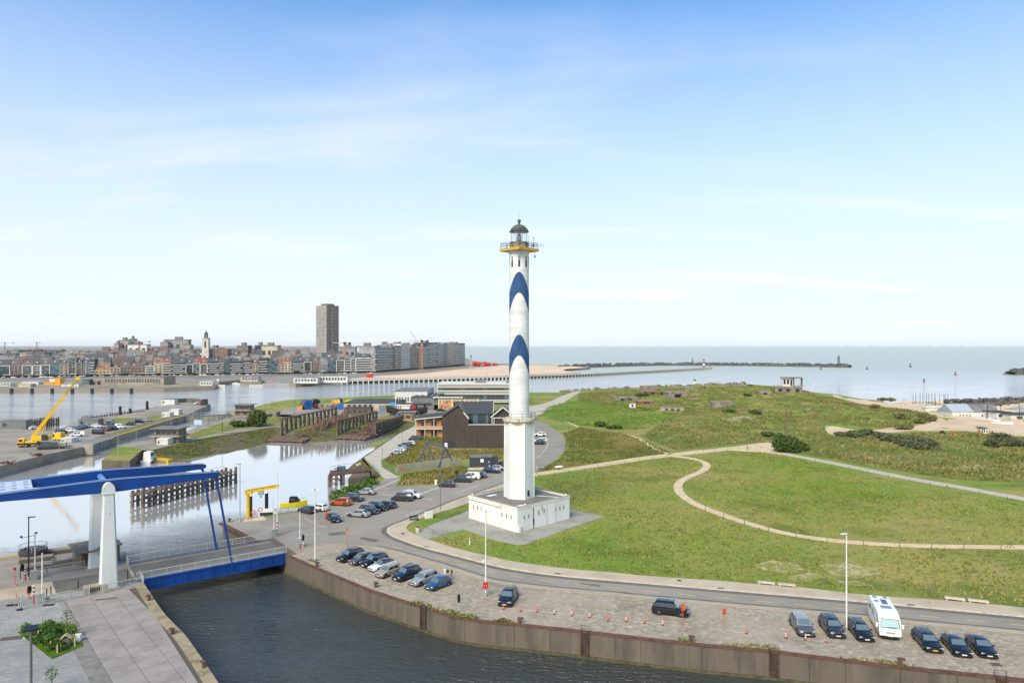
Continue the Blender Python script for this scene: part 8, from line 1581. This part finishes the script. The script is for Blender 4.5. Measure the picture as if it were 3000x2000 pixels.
def watch_post():
 p=on_land(2308,1153);o=empty('watch_post',p,R(-18),'two-storey ruined concrete watch post on the dune top','watch post');ub('lower_storey',M_bunker,o,-7.5,8.5,0,9,-2,4.2);ub('middle_slab',M_conc2,o,-8,9,-.4,9.4,4.2,4.7);ub('upper_storey',M_whiteb,o,-3.2,3.0,1.2,7.5,4.7,9.6);ub('flat_roof',M_bunker,o,-4.2,9.0,.4,8.4,9.6,10.3)
 for x in(3.4,8.2):
  for y in(1.2,7.6):ub('pillar',M_bunker,o,x,x+.6,y,y+.6,4.7,9.6)
 for a,b,z0,z1 in((-2.4,-1.2,6,8.8),(-.4,.8,6,8.8),(1.6,2.6,5,8.8)):ub('opening',M_black,o,a,b,1.05,1.3,z0,z1)
 for x in(-5.5,-1,4.5):ub('opening',M_dark,o,x,x+2.2,-.08,.2,1.2,3.2)
watch_post()
stakes([(2020,1188),(2140,1180),(2250,1168),(2340,1160),(2420,1166)],4,'weathered post fence along the crest of the green dune hill',1.5)
for x,y,yt,lb in((2302,1270,1196,'tall bare wooden pole left of the big bush'),(2327,1326,1266,'bare wooden pole right of the big bush')):b=on_land(x,y);m=MB();m.cyl((0,0,-.5),(0,0,ZY(yt,b.y)-b.z),.28,.2,8);o=m.build('wooden_pole',Mst,loc=b);tag(o,lb,'pole')
def club():
 for x0,x1,yb,yt,dep,rf,lb,rm in[(2790,2850,1222,1205,10,'ridge','low beach club wing with long blue-grey roof',M('blue_grey_roof',rgb(164,176,184),.7)),(2850,2925,1222,1206,10,'ridge','white beach club hall with dark hipped roof',M_roofg),(2915,2962,1227,1208,9,'flat','white beach club annex with two windows',M_roofd),(2962,3040,1231,1215,9,'flat','white beach club store at the right edge',M_roofd),(2712,2756,1205,1194,3,'flat','white paling shed among the catamaran masts',M_white)]:bldg('beach_club',lb,x0,x1,yb,yt,dep,M_whiteb,rm,row(2,.15,.85,.35,.75)if 'annex' in lb or 'store' in lb else row(4,.3,.95,.1,.5,.7),roof=rf,cat_='beach hut',over=.4)
 bldg('beach_hut','small white lifeguard hut on the beach',2874,2888,1270,1254,2.2,M_white,M_roofd,row(2,.1,.9,.2,.85),cat_='hut',over=.4)
 g='catamarans drawn up on the beach'
 for i,(x,y,yt,tl)in enumerate([(2675,1187,1153,0),(2683,1187,1153,0),(2695,1188,1150,-.05),(2704,1188,1150,0),(2714,1189,1150,0),(2721,1189,1150,0),(2731,1190,1151,-.06),(2739,1190,1150,-.12),(2741,1191,1154,.16),(2752,1191,1153,0),(2765,1190,1153,.12),(2769,1190,1153,0),(2777,1190,1152,0),(2836,1215,1168,.02),(2890,1232,1186,-.10),(2893,1226,1184,.06),(2918,1233,1183,-.16),(2932,1228,1180,.06),(2988,1232,1182,-.1)]):
  b=P(x,y);h=ZY(yt,b.y);o=empty('beach_catamaran',b,R(30+25*(i%3)),'beached catamaran with a bare mast, %s from left'%ORD[i],'catamaran',g);m=MB();m.cyl((0,0,.4),(tl*h,0,h),.13,.10,6);m.build('mast',M_dark,o);m=MB();m.bar((0,-1.1,.55),(0,1.1,.55),.12);m.build('crossbeam',M_steel,o)
  for s in(-1,1):m=MB();m.sph((0,s*1.1,.35),1,8,5,(2.6,.22,.3));m.build('hull',Mboat,o,True)
 for a,b,lb in(((2730,1205),(2800,1212),'white rowing boat lying before the paling shed'),((2858,1230),(2930,1238),'long white boat on the sand below the annex'),((2905,1242),(2968,1246),'white trailer boat with a cage on the sand')):p,q=P(*a),P(*b);boat((p+q)/2+Vector((0,0,.4)),math.atan2((q-p).y,(q-p).x),(q-p).length,2,lb,Mboat,None,deckz=.6)
 for x,y,c,lb in((2793,1272,M('digger_orange',rgb(168,112,60),.7),'small orange digger at the edge of the beach grass'),(2760,1271,M_dark,'dark trailer beside the orange digger'),(2869,1271,M('digger_orange',rgb(168,112,60),.7),'orange crate beside the lifeguard hut')):
  o=empty('beach_machine',P(x,y),0,lb,'machine');o.scale=(.6,)*3;ub('chassis',c,o,-1.8,1.8,-.8,.8,.5,1.3);ub('cab' if 'digger' in lb else 'load',c,o,-.6,.8,-.7,.7,1.3,2.2)
  for s in(-1.2,1.2):link('wheel',CM['hatch']['wheel'],M_black,o,(s,-.85,.35))
club()
mb=tri_sheet(wl((2955,1196),(3000,1189),(3100,1185),(3120,1216),(3000,1214),(2965,1208)),None,lambda x,y:.16);struct('beach_pool',mb,MW)
# PLANTS
def leafcloud(rr,cx,cy,cz,rx,ry,rz,n,s,mb,cut=-.9):
 for _ in range(n):
  while True:
   a,b,c=rr.uniform(-1,1),rr.uniform(-1,1),rr.uniform(cut,1);q=a*a+b*b+c*c
   if .25<q<1:break
  k=1+.25*noise.noise(Vector((a*2.3+cx,b*2.3+cy,c*2.3)));p=Vector((cx+a*rx*k,cy+b*ry*k,cz+c*rz*k));u=Vector((rr.gauss(0,1),rr.gauss(0,1),rr.gauss(0,.6))).normalized();v=u.cross(Vector((rr.gauss(0,1),rr.gauss(0,1),rr.gauss(0,1)))).normalized();e=s*rr.uniform(.6,1.3);mb.add([p-u*e,p+v*e*.6,p+u*e,p-v*e*.6],[(0,1,2,3)])
def leafm(n,c,c2):return M(n,rgb(*c),.8,[(rgb(*c2),.9,.40,.62,3)],spec=.15)
Ml1=leafm('bush_leaves',(64,86,40),(92,112,54));Ml2=leafm('thicket_leaves',(80,88,62),(106,110,78));Ml3=leafm('bed_leaves',(58,92,40),(104,132,56));Mstem=M('bark',rgb(84,70,56),.9)
def bush(loc,rx,rz,n,s,mt,label,cat_='bush',group=None,ry=None,name='bush',seed=1):
 rr=random.Random(seed);o=empty(name,loc,0,label,cat_,group);m=MB()
 for k in range(7):a=rr.uniform(0,6.28);f=rr.uniform(0,.55);leafcloud(rr,math.cos(a)*rx*f,math.sin(a)*(ry or rx)*f,rz*rr.uniform(.75,1.0),rx*.62,(ry or rx)*.62,rz*.8,n//7,s,m,-1)
 m.build('crown',mt,o);m=MB()
 for k in range(4):a=k*1.6;m.cyl((0,0,-.2),(math.cos(a)*rx*.4,math.sin(a)*rx*.4,rz*.9),.14,.05,5)
 m.build('trunk',Mstem,o);return o
bush(on_land(2304,1325),3.9,3.4,3000,.42,Ml1,'big round dark green bush at the path junction',seed=2);bush(on_land(2345,1320),3.0,1.6,900,.4,Ml1,'lower green shrub behind the bare pole',seed=3)
bush(P(755,1249),5.4,4.2,2200,.5,Ml1,'round green bush between the bunkers on the peninsula',seed=4);bush(P(703,1250),4.2,1.6,800,.45,Ml1,'low green shrub in front of the peninsula bunker',seed=5)
k=0
for x0,y0,n,sx,sy in((2520,1275,9,26,5),(2640,1292,10,34,6),(2700,1305,7,30,5),(2930,1300,9,34,7)):
 for i in range(n):rr=random.Random(k+40);p=on_land(x0+rr.gauss(0,sx),y0+rr.gauss(0,sy));bush(p,rr.uniform(2.8,5),rr.uniform(.7,1.25),420,.5,Ml2,'grey green scrub bush in the dune thicket on the right',group='scrub bushes in the dune thicket',ry=rr.uniform(2.2,3.4),name='scrub_bush',seed=k);k+=1
for i,(x,y,r)in enumerate([(985,1468,1.6),(1000,1456,1.8),(1020,1448,2.0),(1040,1441,2.0),(1062,1432,1.8),(1085,1418,1.5)]):bush(P(x,y)+Vector((0,0,-.6)),r*1.4,r*.75,420,.3,Ml3,'leafy green bush on the basin bank, %s from the water corner'%ORD[i],group='bushes on the basin bank',seed=60+i)
for i,(x,y)in enumerate([(1872,1160),(1890,1163),(1950,1160),(2060,1140),(2190,1158),(2140,1212),(2215,1215),(1800,1256),(1760,1250),(2250,1278),(2200,1133),(2585,1166+8),(2610,1175),(2480,1190),(2560,1196),(2650,1208),(2700,1222),(2730,1232),(2690,1240),(2640,1225),(2642,1258),(2660,1256)]):rr=random.Random(i);bush(on_land(x,y),rr.uniform(2.6,4.6),rr.uniform(.8,1.4),380,.5,Ml1 if i<11 else M('marram_leaves',rgb(122,118,74),.9,[(rgb(96,100,58),.6,.42,.62,4)]),'%s in the dunes, %s from left among its kind'%('dark green dune shrub' if i<11 else 'tan marram grass hummock',ORD[i if i<11 else i-11]),cat_='shrub',group='dune shrubs',name='dune_shrub',seed=90+i)
def tufts(name,poly,n,mt,hmin,hmax,wd,seed,excl=(),dens=None,zf=hgt):
 rr=random.Random(seed);xs=[p[0]for p in poly];ys=[p[1]for p in poly];V=[];F=[];c=0;tries=0
 while c<n and tries<n*12:
  tries+=1;x,y=rr.uniform(min(xs),max(xs)),rr.uniform(min(ys),max(ys))
  if abs(x)>y*.78+4 or not inpoly(x,y,poly)or any(inpoly(x,y,e)for e in excl):continue
  d=noise.noise(Vector((x*.045,y*.045,seed)))+.6*noise.noise(Vector((x*.2,y*.2,seed+4)))
  if d<rr.uniform(-.9,.55):continue
  if any(dpoly((x,y),q)<2.4 for q in FLAT[:1])or dpoly((x,y),PTH)<1.6:continue
  z=zf(x,y)-.05
  for b in range(4):a=rr.uniform(0,6.28);h=rr.uniform(hmin,hmax);w_=wd*rr.uniform(.6,1.3);dx,dy=math.cos(a),math.sin(a);ox,oy=rr.gauss(0,wd*.7),rr.gauss(0,wd*.7);k=len(V);l=h*.55;V+=[(x+ox-dx*w_,y+oy-dy*w_,z),(x+ox+dx*w_,y+oy+dy*w_,z),(x+ox-dy*l*.6+dx*w_*.2,y+oy+dx*l*.6,z+h)];F.append((k,k+1,k+2))
  c+=1
 m=MB();m.v,m.f=V,F;o=m.build(name,mt);return tag(o,kind='stuff')
PTH=cat(wl((1975,1336),(2012,1340),(2047,1347),(2071,1361),(2058,1379),(2020,1395),(1990,1414),(1990,1440),(2020,1466),(2066,1488),(2168,1525),(2296,1560),(2423,1580),(2551,1591),(2678,1597),(2806,1600),(3000,1602),(3200,1602)),6)
mead=wl((3000,1777),(2770,1755),(2553,1741),(2334,1716),(2117,1699),(1900,1684),(1655,1662),(1515,1643),(1425,1624),(1334,1602),(1270,1580),(1370,1562),(1519,1600),(1770,1516),(1690,1485),(1565,1402),(1773,1366),(1964,1342),(2240,1320),(2505,1384),(3000,1478));lh=[wl((1370,1545),(1520,1596),(1768,1512),(1665,1491),(1372,1496))]
gt=lambda n,c,c2,c3:M(n,rgb(*c),.95,[(rgb(*c2),.5,.42,.60,4),(rgb(*c3),.06,.48,.62,4,None,.8)],spec=.08)
tufts('long_grass',mead,11000,gt('tuft_green',(136,142,72),(108,122,54),(160,152,92)),.12,.42,.17,1,lh);tufts('dry_grass',mead,2200,gt('tuft_straw',(160,152,92),(142,140,76),(128,136,64)),.15,.5,.12,2,lh);tufts('yellow_flowers',mead,110,M('ragwort',rgb(186,172,60),.9),.15,.4,.12,3,lh)
mead2=wl((1575,1380),(1773,1352),(1964,1326),(1880,1290),(1840,1272),(1700,1252),(1650,1270),(1668,1310),(1640,1345));tufts('long_grass',mead2,6000,gt('tuft_olive',(122,122,68),(94,102,50),(150,138,90)),.2,.6,.22,5)
tufts('field_grass',cat(wl((1585,1216),(1620,1186),(1700,1174),(1790,1182),(1860,1198),(1940,1216),(1985,1232),(1920,1250),(1850,1260),(1700,1246),(1630,1230)),8),5000,M_field,.1,.4,.5,11);tufts('marram_grass',dp,24000,gt('tuft_marram',(132,130,76),(98,110,52),(156,142,94)),.3,.9,.34,6)
v1=wl((1190,1300),(1240,1270),(1296,1285),(1300,1316),(1480,1318),(1480,1345),(1350,1345),(1160,1365),(1125,1350));v2=wl((1165,1420),(1290,1416),(1340,1398),(1375,1372),(1350,1368),(1180,1392));tufts('long_grass',v1,3200,gt('tuft_tan',(138,126,74),(104,112,54),(160,142,94)),.3,.9,.22,7);tufts('long_grass',v2,1500,gt('tuft_tan',(138,126,74),(104,112,54),(160,142,94)),.3,.9,.2,8)
for i,(pts,nn)in enumerate([([(1190,1765),(1250,1782),(1320,1803),(1400,1817),(1400,1806),(1330,1790),(1220,1762)],260),([(1470,1810),(1520,1826),(1440,1820)],90),([(1990,1866),(2040,1884),(1990,1879)],60),([(2080,1884),(2260,1904),(2300,1906),(2240,1890)],110),([(900,1640),(926,1648),(930,1640)],60),([(2450,1925),(2640,1950),(2700,1955),(2600,1935)],90)]):tufts('weeds',wl(*pts),nn//2,gt('weed_green',(124,126,66),(96,108,50),(150,142,88)),.1,.34,.14,20+i,zf=lambda x,y:.03)
bank_pts=wl((450,1319),(535,1300),(606,1284),(740,1263),(800,1254))+[P(790,1296,WZ),P(727,1313,WZ),P(584,1338,WZ)];tufts('long_grass',bank_pts,700,leafm('bank_tufts',(104,108,52),(128,124,72)),.2,.5,.25,30,zf=lambda x,y:WZ*min(1,max(0,dpoly((x,y),bank_pts[:5])/14)))
rr=random.Random(2);inner=wl((72,1848),(126,1832),(205,1834),(226,1888),(155,1914));n=0
while n<26:
 x,y=rr.uniform(-62,-44),rr.uniform(70,86)
 if inpoly(x,y,inner):bush((x,y,.05),rr.uniform(.55,1.0),rr.uniform(.4,.7),170,.14,Ml3,'low leafy shrub in the planted bed of the plaza','shrub','shrubs in the planted bed',name='bed_shrub',seed=200+n);n+=1
for i,(x,y)in enumerate([(112,1869),(131,1886),(149,1901),(168,1912),(97,1857),(209,1866),(215,1881),(219,1893),(123,1829),(160,1828),(201,1842)]):o=link('bed_stake',STK,M('pale_stake',rgb(196,176,138),.9),None,P(x,y),None,(1.3,1.3,1.0));tag(o,'short pale stake around the planted bed, %s of its ring'%ORD[i],'stake','stakes round the planted bed')
o=empty('insect_house',P(194,1893),R(20),'little wooden A-roof insect house in the planted bed','insect house');m=MB();m.box((0,0,.5),(.8,.5,1.0));m.build('box',M_wood,o)
for s in(-1,1):m=MB();m.box((s*.28,0,1.2),(.75,.7,.06),0,Matrix.Rotation(s*.7,3,'Y'));m.build('roof_board',M('pale_stake',rgb(196,176,138),.9),o)
o=empty('meter_box',P(229,1877),0,'small white meter box at the corner of the planted bed','box');ub('casing',M_white,o,-.3,.3,-.2,.2,0,.75);ub('lid',M_white,o,-.34,.34,-.24,.24,.75,.8)
for x,y,yt,lb in((196,1870,1786,'thin young tree in the planted bed'),(152,2020,1955,'thin young tree at the bottom edge of the plaza')):
 b=P(x,y);h=ZY(yt,b.y);o=empty('young_tree',b,0,lb,'tree');m=MB();m.cyl((0,0,0),(0,0,h),.06,.02,6);rr=random.Random(x)
 for k in range(9):z=h*rr.uniform(.4,.95);a=rr.uniform(0,6.28);m.cyl((0,0,z),(math.cos(a)*.5,math.sin(a)*.5,z+.5),.02,.01,4)
 m.build('trunk',Mstem,o);m=MB();leafcloud(rr,0,0,h*.75,.6,.6,h*.3,130,.09,m,-1);m.build('crown',Ml3,o)
for i in range(26):rr=random.Random(300+i);Y=rr.uniform(1300,2600);x=rr.uniform(0,340)if i<15 else rr.uniform(340,930);bush(((x-CX)/FPX*Y,Y,rr.uniform(6,10)),rr.uniform(12,22),rr.uniform(5,8),260,2.6,leafm('far_trees',(72,84,64),(92,102,80)),'dark green tree among the distant roofs of the town','tree','trees among the town roofs',name='town_tree',seed=400+i)
# HAZE: the sea air between the camera and the far shore
hz=MB();hz.b2(-31000,31000,-200,30000,-7,125);hm=bpy.data.materials.new('sea_haze');hm.use_nodes=True;ht=hm.node_tree;ht.nodes.clear();pv=ht.nodes.new('ShaderNodeVolumePrincipled');pv.inputs['Color'].default_value=(.96,.97,.97,1);pv.inputs['Density'].default_value=2.8e-5;ho=ht.nodes.new('ShaderNodeOutputMaterial');ht.links.new(pv.outputs[0],ho.inputs['Volume'])
hb=hz.build('haze',hm);tag(hb,kind='stuff');SC.cycles.volume_bounces=1
# labels that several things share are told apart by their place
def _px(o):p=o.matrix_basis.translation;return CX+p.x/max(p.y,1)*FPX
_by={}
for o in list(COL.objects):
 if o.parent is None and 'label' in o:_by.setdefault(o['label'],[]).append(o)
for lb,os_ in _by.items():
 if len(os_)>1:
  for i,o in enumerate(sorted(os_,key=_px)):o['label']=lb+', %s such from left'%ORD[i]
